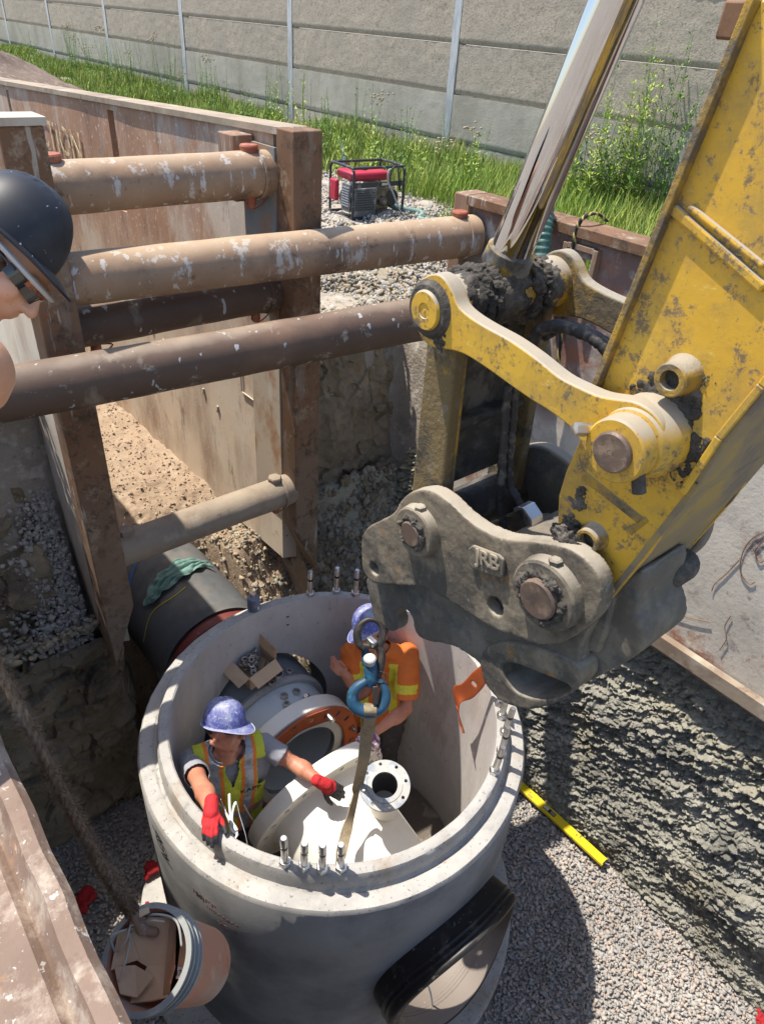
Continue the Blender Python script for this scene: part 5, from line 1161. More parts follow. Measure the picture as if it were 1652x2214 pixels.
# ================================================================== shackle, swivel hook, sling
BLUE = mat('chipped_blue_paint', (.018, .07, .13), [dict(color=(.02, .05, .08), scale=22, lo=.52, hi=.62, amt=.85), dict(color=(.04, .19, .29), scale=14, lo=.58, hi=.63, nr=.75, amt=.6), dict(color=(.35, .3, .25), scale=30, lo=.66, hi=.71, amt=.8)], rough=.45, spec=.5)
BLACKM = mat('dark_oily_steel', (.045, .04, .037), [dict(color=(.15, .11, .08), scale=18, lo=.52, hi=.64, amt=.8)], rough=.5, metal=.4)
ZH = lambda u, v: on2(u, v, E0N+HALF)
hd = float((ZH(803, 1500)-CAM)@_fwd); px = hd/F_PX     # metres per survey pixel at the hook
IR, IU = _right, _up
def hp(u, v, o=0): return ZH(803, 1500)+IR*((u-803)*px)-IU*((v-1500)*px)-_fwd*o
sh = empty('shackle', hp(800, 1370), 'dark lifting shackle hooked on the tip of the quick coupler', 'shackle')
arc = smoothpath([hp(788, 1404), hp(776, 1390), hp(772, 1370), hp(779, 1352), hp(796, 1340), hp(815, 1343), hp(826, 1358), hp(826, 1382), hp(815, 1402)], 5)
MB().tube(arc, [.016+.004*math.sin(i*.2) for i in range(len(arc))], 12).build('bow', BLACKM, sh, smooth=180)
MB().cyl(hp(778, 1396, .0), hp(826, 1398, .0), .014).build('shackle_pin', BLACKM, sh)
MB().box(hp(804, 1386, .012), (.05, .03, .03)).build('pin_head', SHINY, sh, bevel=.004)
hk_ = empty('swivel_hook', hp(803, 1500), 'blue swivel hook with latch hanging from the shackle', 'hook')
MB().tube(smoothpath([hp(806, 1392), hp(820, 1400), hp(825, 1420), hp(822, 1445), hp(816, 1462)], 5), .020, 12).build('swivel_bail', BLACKM, hk_, smooth=180)
MB().tube(smoothpath([hp(790, 1396, -.02), hp(789, 1420, -.02), hp(790, 1440, -.02)], 5), .017, 12).build('swivel_bail', BLUE, hk_, smooth=180)
MB().lathe(hp(803, 1450), IU, [(-.075, .020), (-.05, .030), (-.01, .036), (.03, .032), (.055, .026), (.06, .0)], 28).build('swivel_body', BLUE, hk_)
MB().lathe(hp(800, 1424, .030), N(IU-_fwd*.8), [(-.02, .026), (.012, .030), (.018, .024), (.018, 0)], 24).build('swivel_cap', mat('pale_worn_cap', (.50, .50, .47), rough=.4, metal=.3), hk_)
body = [(806, 1462), (790, 1474), (772, 1487), (763, 1504), (766, 1524), (783, 1537), (806, 1540), (826, 1528), (834, 1508), (830, 1486), (820, 1470)]
Q = smoothpath([hp(*c) for c in body], 5); pr = []
n_ = len(Q)
for i in range(n_-1):
    t = i/(n_-1); r = .019+.012*math.sin(pi*min(1, t*1.05)); pr.append(cap(Q[i], Q[i+1], r))
blob('hook_body', pr, .004, BLUE, hk_, 4)
MB().bar(hp(824, 1475, .012), hp(818, 1535, .016), .016, .008, IR).build('safety_latch', BLACKM, hk_, bevel=.002)
MB().box(hp(812, 1500, .03), (.026, .012, .085), (IR, -_fwd, IU)).build('latch_tab', BLACKM, hk_, bevel=.003)
torus('split_ring', hp(822, 1462, .02), _fwd, .026, .003, BLACKM, hk_)
SLING = mat('tan_webbing', (.27, .215, .135), [dict(color=(.17, .135, .085), scale=12, lo=.5, hi=.62, amt=.7), dict(color=(.36, .31, .22), scale=60, lo=.5, hi=.6, st=(1, 1, 4), amt=.5)], rough=.9, bump=[(240, (1, 1, 3), .4, .002)])
slg = empty('lifting_sling', hp(803, 1520), 'tan webbing sling running from the blue hook down over the cream fitting', 'sling')
pa = [hp(800, 1522, .015), hp(801, 1545, .022), at(793, 1600, .18), at(787, 1640, .02), at(780, 1672, -.18), at(771, 1712, -.36), at(757, 1770, -.47), at(745, 1815, -.50), at(735, 1860, -.52), at(727, 1900, -.62)]
wd = [IR]*3+[N(IR+E1*.2)]*2+[N(E2*.8+E1*.2)]*5
MB().ribbon(smoothpath(pa, 8), [wd[min(9, int(i/8))] for i in range(73)], .058, .006).build('webbing', SLING, slg, smooth=40)
MB().ribbon(smoothpath([hp(800, 1522, -.012), hp(795, 1555, -.02), at(789, 1610, .14), at(783, 1665, -.16)], 8), [IR]*25, .055, .005).build('webbing_back', SLING, slg, smooth=40)
# ================================================================== people
SKIN = mat('sunburnt_skin', (.52, .235, .145), [dict(color=(.43, .155, .095), scale=9, lo=.45, hi=.65, amt=.7), dict(color=(.60, .33, .22), scale=22, lo=.6, hi=.7, amt=.5), dict(color=(.30, .12, .08), scale=120, lo=.66, hi=.7, det=2, amt=.5)], rough=.5, sss=.08, bump=[(160, (1, 1, 1), .15, .001)])
SKIN2 = mat('tanned_skin', (.62, .34, .21), [dict(color=(.52, .25, .15), scale=7, lo=.45, hi=.65, amt=.7), dict(color=(.35, .16, .10), scale=150, lo=.68, hi=.71, det=2, amt=.5)], rough=.45, sss=.08)
HAIR = mat('short_dark_hair', (.05, .032, .022), [dict(color=(.10, .065, .045), scale=120, lo=.5, hi=.6)], rough=.6)
GREYT = mat('grey_cotton', (.29, .30, .33), [dict(color=(.23, .24, .27), scale=6, lo=.45, hi=.65, amt=.6)], rough=.9, bump=[(300, (1, 1, 1), .2, .001)])
ORT = mat('orange_cotton', (.66, .165, .03), [dict(color=(.55, .12, .025), scale=5, lo=.48, hi=.66, amt=.7), dict(color=(.30, .10, .04), scale=11, lo=.64, hi=.72, amt=.6)], rough=.85, bump=[(300, (1, 1, 1), .2, .001)])
LIME = mat('lime_hi_vis', (.50, .56, .05), [dict(color=(.38, .42, .05), scale=7, lo=.5, hi=.66, amt=.6)], rough=.8)
HVO = mat('hi_vis_orange', (.72, .22, .04), rough=.8)
SILV = mat('silver_reflective_tape', (.36, .39, .43), [dict(color=(.28, .31, .35), scale=30, lo=.48, hi=.58)], rough=.45, metal=.3)
YTAPE = mat('yellow_patch', (.66, .60, .05), [dict(color=(.45, .40, .08), scale=18, lo=.58, hi=.68)], rough=.7)
TROU = mat('dark_work_trousers', (.075, .068, .068), [dict(color=(.13, .115, .105), scale=8, lo=.5, hi=.65, amt=.7), dict(color=(.25, .22, .19), scale=14, lo=.66, hi=.72, amt=.5)], rough=.9, bump=[(160, (1, 1, 1), .2, .002)])
BLUEHAT = mat('scuffed_blue_hard_hat', (.085, .105, .34), [
    dict(color=(.36, .40, .55), scale=11, lo=.48, hi=.62, nr=.78, amt=.75), dict(color=(.60, .60, .62), scale=50, lo=.56, hi=.63, nr=.75, amt=.8), dict(color=(.33, .33, .36), k='up', lo=1.0, hi=1.6, scale=7, amt=.6)], rough=.5)
BLACKHAT = mat('black_hard_hat', (.02, .022, .029), [dict(color=(.5, .52, .55), scale=42, lo=.69, hi=.70, st=(1, .4, 1.3), det=3), dict(color=(.04, .045, .055), scale=5, lo=.5, hi=.7)], rough=.5, spec=.35)
LENS = mat('dark_sunglasses', (.012, .012, .013), rough=.06, spec=.8)
REDG = mat('red_work_glove', (.50, .022, .028), [dict(color=(.36, .015, .02), scale=14, lo=.5, hi=.64, amt=.6)], rough=.8, bump=[(260, (1, 1, 1), .2, .001)])
BLKG = mat('black_glove_coating', (.035, .035, .038), rough=.6)

def head_prims(c, f, u, ears=True):
    f = N(f); u = N(np.asarray(u)-f*(np.asarray(u)@f)); r = np.cross(f, u)
    P = [ell(c+u*.030-f*.012, (f, r, u), [.098, .078, .098]), ell(c-u*.030+f*.022, (f, r, u), [.072, .064, .088]), ell(c-u*.093+f*.058, (f, r, u), [.028, .030, .022]),
         cap(c-u*.085+f*.04+r*.03, c-u*.055-f*.03+r*.058, .018, .020), cap(c-u*.085+f*.04-r*.03, c-u*.055-f*.03-r*.058, .018, .020),
         cap(c+f*.092+u*.018, c+f*.112-u*.022, .008, .013), ell(c+f*.098-u*.026+r*.010, (f, r, u), [.012, .010, .009]), ell(c+f*.098-u*.026-r*.010, (f, r, u), [.012, .010, .009]),
         cap(c+f*.078+u*.030+r*.045, c+f*.088+u*.030-r*.0, .012), cap(c+f*.078+u*.030-r*.045, c+f*.088+u*.030, .012),
         cap(c+f*.086-u*.050+r*.018, c+f*.086-u*.050-r*.018, .008), cap(c+f*.083-u*.062+r*.014, c+f*.083-u*.062-r*.014, .009),
         ell(c+f*.055-u*.02+r*.045, (f, r, u), [.03, .02, .03]), ell(c+f*.055-u*.02-r*.045, (f, r, u), [.03, .02, .03])]
    if ears:
        for s in (-1, 1): P += [ell(c+r*s*.078-f*.012-u*.008, (N(f+r*s*.5), N(r*s-f*.5), u), [.020, .009, .032]), ell(c+r*s*.080-f*.012-u*.034, (f, r, u), [.010, .009, .012])]
    return P
def hand_prims(w_, d, n, th, curl=(.35, .4, .3), spread=.10, scale=1.0, curls=None, thumb=None):
    """w_ wrist, d towards the knuckles, n out of the back of the hand, th towards the thumb side"""
    d = N(d); n = N(np.asarray(n)-d*(np.asarray(n)@d)); s = np.cross(d, n); s = s if s@np.asarray(th) > 0 else -s
    k = scale; P = [cap(w_-d*.02*k, w_+d*.02*k, .026*k, .028*k), ell(w_+d*.050*k, (d, s, n), [.052*k, .042*k, .017*k]), ell(w_+d*.040*k+s*.028*k-n*.006*k, (d, s, n), [.034*k, .018*k, .016*k])]
    tips = []
    for i, (o, l) in enumerate(((.029, .074), (.010, .083), (-.009, .077), (-.027, .061))):
        b = w_+(d*(.090-.006*abs(i-1))+s*o)*k; fd = N(d+s*(o*spread*60/3.0*.5)); nn = n.copy(); cc = curls[i] if curls else curl; p = b
        P.append(cap(w_+d*.05*k+s*o*.8*k, b, .011*k, .0105*k))
        for q, (fr, c_) in enumerate(zip((.45, .30, .25), cc)):
            fd2 = N(fd*math.cos(c_)-nn*math.sin(c_)); nn = N(nn*math.cos(c_)+fd*math.sin(c_)); fd = fd2
            e_ = p+fd*l*fr*k; P.append(cap(p, e_, (.0102-.0010*q)*k, (.0096-.0012*q)*k)); p = e_
        tips.append(p)
    t0 = w_+(d*.030+s*.030-n*.006)*k; td = N(d*.75+s*.65-n*.25) if thumb is None else N(thumb); t1 = t0+td*.038*k; t2 = t1+N(td+d*.35-s*.15)*.032*k; t3 = t2+N(td+d*.5-s*.3)*.024*k
    P += [cap(w_+d*.02*k+s*.015*k, t0, .018*k, .0145*k), cap(t0, t1, .0145*k, .012*k), cap(t1, t2, .0118*k, .0108*k), cap(t2, t3, .0108*k, .0085*k)]
    return P
def arm_prims(s, e, w_):
    d = N(w_-e); a, b = frame_of(d); k = np.linalg.norm(w_-e)
    return [cap(s, s+(e-s)*.55, .055, .051), cap(s+(e-s)*.5, e, .050, .042), ell(s+(e-s)*.45, (N(e-s), *frame_of(e-s)), [.11, .054, .057]), cap(e, e+(w_-e)*.35, .043, .047), ell(e+d*k*.30+a*.006, (d, a, b), [k*.36, .050, .047]), cap(e+(w_-e)*.35, w_, .046, .029), ell(e, (d, a, b), [.046, .046, .042])]
def torso_prims(sR, sL, pel, f, neck, belly=.0):
    r = N(sR-sL); mid = (sR+sL)/2; up = N(mid-pel); ch_ = mid*.72+pel*.28; wa = mid*.40+pel*.60
    f = N(f-up*(f@up)); w2 = np.linalg.norm(sR-sL)/2
    return [cap(sR-r*.03, sL+r*.03, .056), ell(ch_-f*.01, (r, f, up), [w2+.015, .125, .20]), ell(mid-up*.09-f*.015, (r, f, up), [w2+.03, .105, .10]), ell(wa+f*belly*.5, (r, f, up), [w2-.02+belly*.5, .115+belly, .19]), ell(pel, (r, f, up), [w2-.015+belly*.3, .12+belly*.4, .13]),
            cap(mid+up*.02, neck, .058, .053), cap(sR-r*.02+up*.02, neck-up*.03, .045, .042), cap(sL+r*.02+up*.02, neck-up*.03, .045, .042)]
def leg_prims(hp_, k, a): return [cap(hp_, k, .085, .060), cap(k, k+(a-k)*.4, .058, .055), cap(k+(a-k)*.4, a, .055, .040)]
def folds(amp, sc=7): return lambda c, n: amp*(ridged(c*np.array([sc, sc, sc*1.2])+3, 3)-.7)+amp*.5*fbm(c*sc*3, 2)
def hard_hat(c, f, u, m, label, rim_out=.009, visor=.048, strip=True, a=.117, b=.101, h=.126, name='hard_hat', rimmat=None):
    f = N(f); u = N(np.asarray(u)-f*(np.asarray(u)@f)); r = np.cross(f, u); nt_, npz = 96, 26
    V = []
    hat = empty(name, c, label, 'hard hat')
    for j in range(npz):
        s = j/(npz-1)
        for i in range(nt_):
            t = 2*pi*i/nt_; cf, sf = math.cos(t), math.sin(t)
            fr = max(0, cf)**3
            if s < .80:
                ph = (s/.80)*pi/2; k = math.sin(ph)**.86; z = math.cos(ph)*h
                x = a*k*cf; y = b*k*sf
                if abs(y) < .026 and s > .0: z += .006*math.cos(min(1, abs(y)/.026)*pi/2)*min(1, (.80-s)/.2)*(1 if cf > -2 else 0)
                if .030 < abs(y) < .045: z += .003*min(1, (.80-s)/.2)
            else:
                q = (s-.80)/.20; x = a*cf; y = b*sf; o_ = rim_out+visor*fr*(1-.0*q); L_ = math.hypot(x, y); x += x/L_*o_*q; y += y/L_*o_*q*(1 if cf < 0 else .75+.25*(1-fr)); z = -.006-.010*q-.020*fr*q*q
                if q > .93: z += .004
            V.append(c+f*x+r*y+u*z)
    F = [(j*nt_+i, j*nt_+(i+1) % nt_, (j+1)*nt_+(i+1) % nt_, (j+1)*nt_+i) for j in range(npz-1) for i in range(nt_)]
    o = npmesh('shell', V, F, hat, m, 40); so = o.modifiers.new('s', 'SOLIDIFY'); so.thickness = .004
    rim = []
    j = npz-1
    MB().tube([V[j*nt_+i] for i in range(nt_)], .0028, 6, closed=True).build('rim_bead', rimmat or m, hat)
    return hat
def glasses(c, f, u, parent):
    f = N(f); u = N(np.asarray(u)-f*(np.asarray(u)@f)); r = np.cross(f, u); P = []
    for i in range(25):
        t = (i/24-.5)*2.35; P.append(c+f*(.104*math.cos(t)-.004)+r*.082*math.sin(t)+u*(.008-.004*abs(math.sin(t))-.006*math.cos(2.6*t)))
    mb = MB(); mb.ribbon(P, [N(u+f*.12)]*25, .026, .003); mb.build('sunglasses', LENS, parent, smooth=40)
    for s in (-1, 1): MB().tube([c+f*.055+r*s*.080+u*.018, c-f*.02+r*s*.083+u*.018, c-f*.035+r*s*.083+u*.0], .003, 6).build('temple_arm', BLKG, parent)
def near_bone(C_, a, b):
    d = b-a; L2 = d@d; t = ((C_-a)@d)/L2; return t
def cv(x, y, z): return _right*x+_up*y-_fwd*z     # a direction in the photograph's sense, turned into the site
FLOOR = -1.70
# ---- worker 1: hi-vis vest
m1 = empty('person', at(500, 1680, -1.70)*[1, 1, 1], 'worker in lime vest, grey shirt and red gloves leaning on the chamber rim', 'person')
sR = at(414, 1650, -.30); sL = at(572, 1612, -.32); mid = (sR+sL)/2
hd1 = at(486, 1577, -.065); nk = at(492, 1622, -.20)
fw = N(np.array([.55, -.83, 0])); 
pel = mid*[1, 1, 0]+np.array([-.03, .05, -.92])
eR = at(436, 1700, -.10); wR = at(457, 1752, .050); eL = at(634, 1650, -.40); wL = at(700, 1695, -.40)
ff = N(cv(.94, -.10, .28)); fu = N(cv(.08, .98, .10))
hipR = pel+N(sR-sL)*.09; hipL = pel-N(sR-sL)*.09
def foot(a_, f): return [cap(a_-EZ*.03, a_-EZ*.05+f*.16, .045, .038)]
kR = hipR*[1, 1, 0]+fw*.05+EZ*(-1.28); kL = hipL*[1, 1, 0]+fw*.05+EZ*(-1.28); aR = hipR*[1, 1, 0]+EZ*(-1.61); aL = hipL*[1, 1, 0]+EZ*(-1.61)
hR = hand_prims(wR, at(455, 1785, .045)-wR, EZ*1+np.array([0, -.2, 0]), E2, curls=[(.25, .35, .3), (.2, .3, .3), (.25, .35, .3), (.3, .4, .3)], scale=.94)
dL = at(738, 1715, -.47)-wL; nL = N(EZ*.75-np.array([-.1, .5, 0])); hL = hand_prims(wL, dL, nL, E1*-1-E2*.3, curls=[(.25, .35, .3), (.2, .3, .3), (.2, .3, .3), (.25, .35, .3)], spread=.14)
tp = torso_prims(sR, sL, pel, fw, nk)
body1 = tp+head_prims(hd1, ff, fu)+[cap(nk-EZ*.04, hd1-EZ*.05-ff*.02, .058, .056)]+arm_prims(sR, eR, wR)+arm_prims(sL, eL, wL)+leg_prims(hipR, kR, aR)+leg_prims(hipL, kL, aL)
blob('body', body1+hR+hL, .0055, SKIN, m1, 3)
sw = N(sR-sL)
def keep_shirt(sR, eR, sL, eL, nk, tr, tl, neckr=.078, mid=None, low=-9):
    def k(C_):
        dR = eR-sR; tR = ((C_-sR)@dR)/(dR@dR); dL_ = eL-sL; tL = ((C_-sL)@dL_)/(dL_@dL_)
        qR = np.linalg.norm(C_-(sR+np.clip(tR, 0, 1)[:, None]*dR), axis=1); qL = np.linalg.norm(C_-(sL+np.clip(tL, 0, 1)[:, None]*dL_), axis=1)
        ok = ~((tR > tr) & (qR < .13)) & ~((tL > tl) & (qL < .13)) & (C_[:, 2] > low)
        ok &= (np.linalg.norm((C_-nk), axis=1) > neckr); return ok
    return k
shp = inflate(tp[:5], .014)+inflate([tp[6], tp[7]], .012)+[cap(sR-(eR-sR)*.05, sR+(eR-sR)*.75, .068, .066), cap(sL-(eL-sL)*.05, sL+(eL-sL)*.78, .066, .064)]
blob('t_shirt', shp, .0065, GREYT, m1, 3, disp=folds(.005, 8), keep=keep_shirt(sR, eR, sL, eL, nk+EZ*.03+ff*.01, .62, .62, .088, low=-1.0), thick=.004)
blob('trousers', inflate([tp[4]], .018)+inflate(leg_prims(hipR, kR, aR)+leg_prims(hipL, kL, aL), .018), .009, TROU, m1, 3, disp=folds(.006, 6))
for a_, n_ in ((aR, 0), (aL, 1)): blob('boot', foot(a_, fw)+[cap(a_, a_+EZ*.10, .055)], .007, BLACKM, m1)
vup = N(mid-pel); vr = N(sR-sL); vf = N(np.cross(vup, vr)); vf = vf if vf@fw > 0 else -vf
def vest_keep(C_):
    q = C_-mid; x = q@vr; y = q@vup; z = q@vf; w2 = np.linalg.norm(sR-sL)/2
    ok = (np.abs(x) < w2-.012) & (y > -.62) & (np.linalg.norm(C_-(nk+EZ*.02), axis=1) > .095)
    ok &= ~((z > -.01) & (np.abs(x+.00) < np.clip(.004+.35*(y+.09), .004, .035)) & (y > -.10))
    armhole = (np.abs(x) > w2-.06) & (y < .02) & (y > -.17); return ok & ~armhole
def vest_pick(C_):
    q = C_-mid; x = q@vr; y = q@vup; ax_ = np.abs(x); o = np.zeros(len(C_), int)
    sx = ax_-(.085+.04*np.clip(y+.25, -.4, .2))
    o = np.where(np.abs(sx) < .045, 1, o); o = np.where(np.abs(sx) < .024, 2, o)
    o = np.where((y < -.38) & (y > -.50), 1, o); o = np.where((y < -.405) & (y > -.475), 2, o); return o
vp = inflate(tp[:5], .036)+inflate([tp[6], tp[7]], .030)
blob('hi_vis_vest', vp, .006, None, m1, 3, disp=folds(.007, 6), keep=vest_keep, thick=.003, mats=[LIME, HVO, SILV], pick=vest_pick)
lp_ = mid-vr*.085+vf*.155-vup*.12; text_mesh('vest_lettering', 'KAPP', .050, lp_+vf*.018, -vr+vup*.12, vup, BLK, m1, .001, True)
MB().tube(smoothpath([mid+vf*.135+vr*.10-vup*.22, mid+vf*.175+vr*.06-vup*.25, mid+vf*.185+vr*.01-vup*.20, mid+vf*.18-vr*.01-vup*.19], 5), .004, 6).build('vest_strap', YTAPE, m1)
def glove_pick(w_, d, n):
    d = N(d); n = N(n)
    def f(C_):
        q = C_-w_; return np.where(((q@n) < -.010) | ((q@d) > .160), 1, 0)
    return f
def glove(nm, P, w_, d, n): blob(nm, inflate(P[:1], .010)+inflate(P[1:], .0022)+[cap(w_-N(d)*.045, w_, .034, .032)], .0036, None, m1, 2, mats=[REDG, BLKG], pick=glove_pick(w_, d, n), disp=lambda c, nn: .0012*ridged(c*45, 2))
glove('glove', hR, wR, at(455, 1785, .045)-wR, EZ); glove('glove', hL, wL, dL, nL)
glasses(hd1+N(fu)*.012, ff, fu, m1)
hairk = lambda C_: (((C_-hd1)@N(fu)) > -.012) & (((C_-hd1)@ff) < .045) & (((C_-hd1)@N(fu)) < .06)
blob('hair', [ell(hd1-ff*.03-N(fu)*.0, (ff, np.cross(ff, N(fu)), N(fu)), [.083, .0765, .06])], .005, HAIR, m1, 2, keep=hairk)
hard_hat(hd1+N(fu)*.047-ff*.004, ff+N(fu)*.02, fu, BLUEHAT, 'scuffed blue hard hat on the worker in the lime vest', rimmat=mat('pale_rim', (.40, .42, .55), rough=.5))

# ---- worker 2: orange shirt
m2 = empty('person', at(820, 1500, -1.70), 'worker in orange shirt with yellow patches half hidden behind the coupler', 'person')
sR = at(762, 1416, -.32); sL = at(880, 1422, -.30); mid = (sR+sL)/2; nk = at(815, 1392, -.16); hd2 = at(806, 1362, -.03)
fw = N(np.array([-.55, -.83, 0])); pel = mid*[1, 1, 0]+np.array([.04, .06, -.92])
eR = at(764, 1478, -.52); wR = at(748, 1458, -.38); eL = at(878, 1532, -.56); wL = at(815, 1580, -.55)
ff = N(cv(-.78, -.45, .42)); fu = N(cv(-.30, .88, .36))
hipR = pel+N(sR-sL)*.09; hipL = pel-N(sR-sL)*.09
kR = hipR*[1, 1, 0]+fw*.05+EZ*(-1.28); kL = hipL*[1, 1, 0]+fw*.05+EZ*(-1.28); aR = hipR*[1, 1, 0]+EZ*(-1.61); aL = hipL*[1, 1, 0]+EZ*(-1.61)
hR = hand_prims(wR, at(727, 1442, -.33)-wR, N(np.array([.1, -.9, .35])), EZ, curls=[(.5, .6, .4), (.5, .7, .4), (.6, .7, .4), (.6, .7, .4)], thumb=N(EZ*.95-E2*.35))
hL = hand_prims(wL, at(796, 1602, -.60)-wL, EZ*.8-E1*.3, -E2, curls=[(.5, .6, .4)]*4)
tp = torso_prims(sR, sL, pel, fw, nk, belly=.035)
blob('body', tp+head_prims(hd2, ff, fu)+[cap(nk-EZ*.04, hd2-EZ*.05-ff*.02, .062, .060)]+arm_prims(sR, eR, wR)+arm_prims(sL, eL, wL)+leg_prims(hipR, kR, aR)+leg_prims(hipL, kL, aL)+hR+hL, .0055, SKIN, m2, 3)
shp = inflate(tp[:5], .020)+inflate([tp[6], tp[7]], .016)+[cap(sR-(eR-sR)*.05, sR+(eR-sR)*.85, .078, .074), cap(sL-(eL-sL)*.05, sL+(eL-sL)*.9, .080, .082)]
vup = N(mid-pel); vr = N(sR-sL); vf = N(np.cross(vup, vr)); vf = vf if vf@fw > 0 else -vf
bR, bL, nR_, nL_ = sR, sL, eR, eL
def sh_pick(C_):
    q = C_-mid; x = q@vr; y = q@vup; z = q@vf; o = np.zeros(len(C_), int)
    b = (np.abs(np.abs(x)-.095) < .028) & (z > 0) & (y > -.62) & (y < .02)
    o = np.where(b, 1, o)
    for s_, e_ in ((sL, eL), (sR, eR)):
        d = e_-s_; t = ((C_-s_)@d)/(d@d); qq = np.linalg.norm(C_-(s_+np.clip(t, 0, 1)[:, None]*d), axis=1)
        dirr = (C_-(s_+np.clip(t, 0, 1)[:, None]*d)); o = np.where((t > .50) & (t < .68) & (qq < .11) & (dirr@N((CAM-s_)) > .035), 1, o)
    return o
blob('t_shirt', shp, .0065, None, m2, 3, disp=folds(.007, 6), keep=keep_shirt(sR, eR, sL, eL, nk+EZ*.03, .78, .80, .092, low=-1.02), thick=.004, mats=[ORT, YTAPE], pick=sh_pick)
blob('trousers', inflate([tp[4]], .020)+inflate(leg_prims(hipR, kR, aR)+leg_prims(hipL, kL, aL), .028), .009, TROU, m2, 3, disp=folds(.010, 6))
for a_ in (aR, aL): blob('boot', foot(a_, fw)+[cap(a_, a_+EZ*.10, .055)], .007, BLACKM, m2)
blob('hair', [ell(hd2-ff*.03-N(fu)*.01, (ff, np.cross(ff, N(fu)), N(fu)), [.085, .080, .062])], .005, HAIR, m2, 2, keep=lambda C_: ((C_-hd2)@ff) < .04)
hard_hat(hd2+N(fu)*.047, ff+N(fu)*.02, fu, BLUEHAT, 'blue hard hat on the worker in the orange shirt behind the coupler', rimmat=MATS['pale_rim'])
# striped rag in his hand
RAG = mat('striped_rag', (.62, .56, .50), [dict(color=(.24, .08, .22), scale=26, lo=.55, hi=.60, st=(1.6, .3, 1.2), det=1, nr=.3), dict(color=(.36, .36, .20), scale=22, lo=.60, hi=.63, st=(1.2, .4, 1.4), det=1), dict(color=(.75, .72, .68), scale=30, lo=.62, hi=.66, st=(1.5, .3, 1.2), det=1)], rough=.95)
def cloth(name, outline_fn, nu, nv, m, label, cat, thick=.003, disp=.02, sc=12, parent=None):
    u, v = np.meshgrid(np.linspace(0, 1, nu), np.linspace(0, 1, nv), indexing='ij'); P = outline_fn(u, v)
    o = npmesh(name, P.reshape(-1, 3), grid(nu, nv), parent, m, 180); so = o.modifiers.new('s', 'SOLIDIFY'); so.thickness = thick; tag(o, label, cat); return o
rg = []
rc = at(795, 1602, -.53)
for i in range(16):
    r_ = np.random.default_rng(i+40); rg.append(cap(rc+np.array([r_.uniform(-.05, .05), r_.uniform(-.03, .03), r_.uniform(-.02, .03)]), rc+np.array([r_.uniform(-.09, .09), r_.uniform(-.04, .02), -r_.uniform(.05, .22)]), .026, .016))
o = blob('striped_rag', rg, .005, RAG, None, 2, disp=lambda c, n: .010*ridged(c*np.array([24, 24, 7]), 3)-.006); tag(o, 'crumpled white and purple striped rag held by the worker in orange', 'rag')

# ---- worker 3: leaning in from the left, black hard hat
m3 = empty('person', atd(-60, 900, 1.3), 'bare shouldered person in a black hard hat and sunglasses leaning in at the left edge', 'person')
f3 = N(cv(.64, -.74, -.12)); u3 = N(cv(.72, .62, -.12)); u3 = N(u3-f3*(u3@f3)); r3 = np.cross(f3, u3)
hc3 = atd(8, 578, 1.55)
nk3 = hc3-u3*.13-f3*.05; sh3 = atd(-84, 805, 1.42); sh3b = atd(-250, 700, 1.6)
el3 = atd(-52, 1000, 1.46); wr3 = atd(-60, 1180, 1.56); ch3 = atd(-320, 950, 1.45)
blob('body', head_prims(hc3, f3, u3)+[cap(nk3, hc3-u3*.05, .056, .055), cap(sh3, nk3, .05, .055), cap(sh3, sh3b, .06), cap(sh3b, ch3, .12), cap(sh3, ch3, .10, .14), cap(ch3, atd(-400, 1300, 1.4), .15, .14)]+arm_prims(sh3, el3, wr3)+[cap(sh3, el3, .060, .045)], .006, SKIN2, m3, 3)
u4 = N(u3-f3*.20); f4 = N(f3+u3*.20)
hat = hard_hat(hc3+u3*.056-f3*.046, f4, u4, BLACKHAT, 'black hard hat worn by the person at the left edge', a=.121, b=.104, h=.136, visor=.052)
MB().tube([hc3+u3*.030+f3*(.112*math.cos(t))+r3*.088*math.sin(t) for t in np.linspace(-2.3, 2.3, 30)], .006, 6).build('suspension_band', mat('grey_liner', (.42, .42, .40), rough=.7), hat)
P_ = [hc3+u3*.024+f3*(.100*math.cos(t))+r3*.084*math.sin(t) for t in np.linspace(-.7, .7, 16)]; MB().ribbon(P_, [u3]*16, .024, .003).build('sweat_band', mat('stained_sweat_band', (.35, .12, .05), [dict(color=(.12, .05, .03), scale=30, lo=.5, hi=.6)], rough=.8), hat, smooth=40)
glasses(hc3+u3*.0, f3, u3, m3)
blob('hair', [ell(hc3-f3*.02+u3*.01, (f3, r3, u3), [.090, .0815, .072]), cap(hc3+r3*.074+u3*.01+f3*.015, hc3+r3*.070-u3*.035+f3*.018, .012, .006), cap(hc3-r3*.074+u3*.01+f3*.015, hc3-r3*.070-u3*.035+f3*.018, .012, .006)], .004, HAIR, m3, 2, keep=lambda C_: ((C_-hc3)@f3) < .050)
print('arm lengths', [round(float(np.linalg.norm(a-b)), 2) for a, b in ((at(424, 1648, -.30), at(436, 1700, -.10)), (at(436, 1700, -.10), at(457, 1752, .05)), (at(562, 1614, -.32), at(634, 1650, -.40)), (at(634, 1650, -.40), at(700, 1695, -.40)), (sR, eR), (eR, wR), (sL, eL), (eL, wL), (sR, sL))])
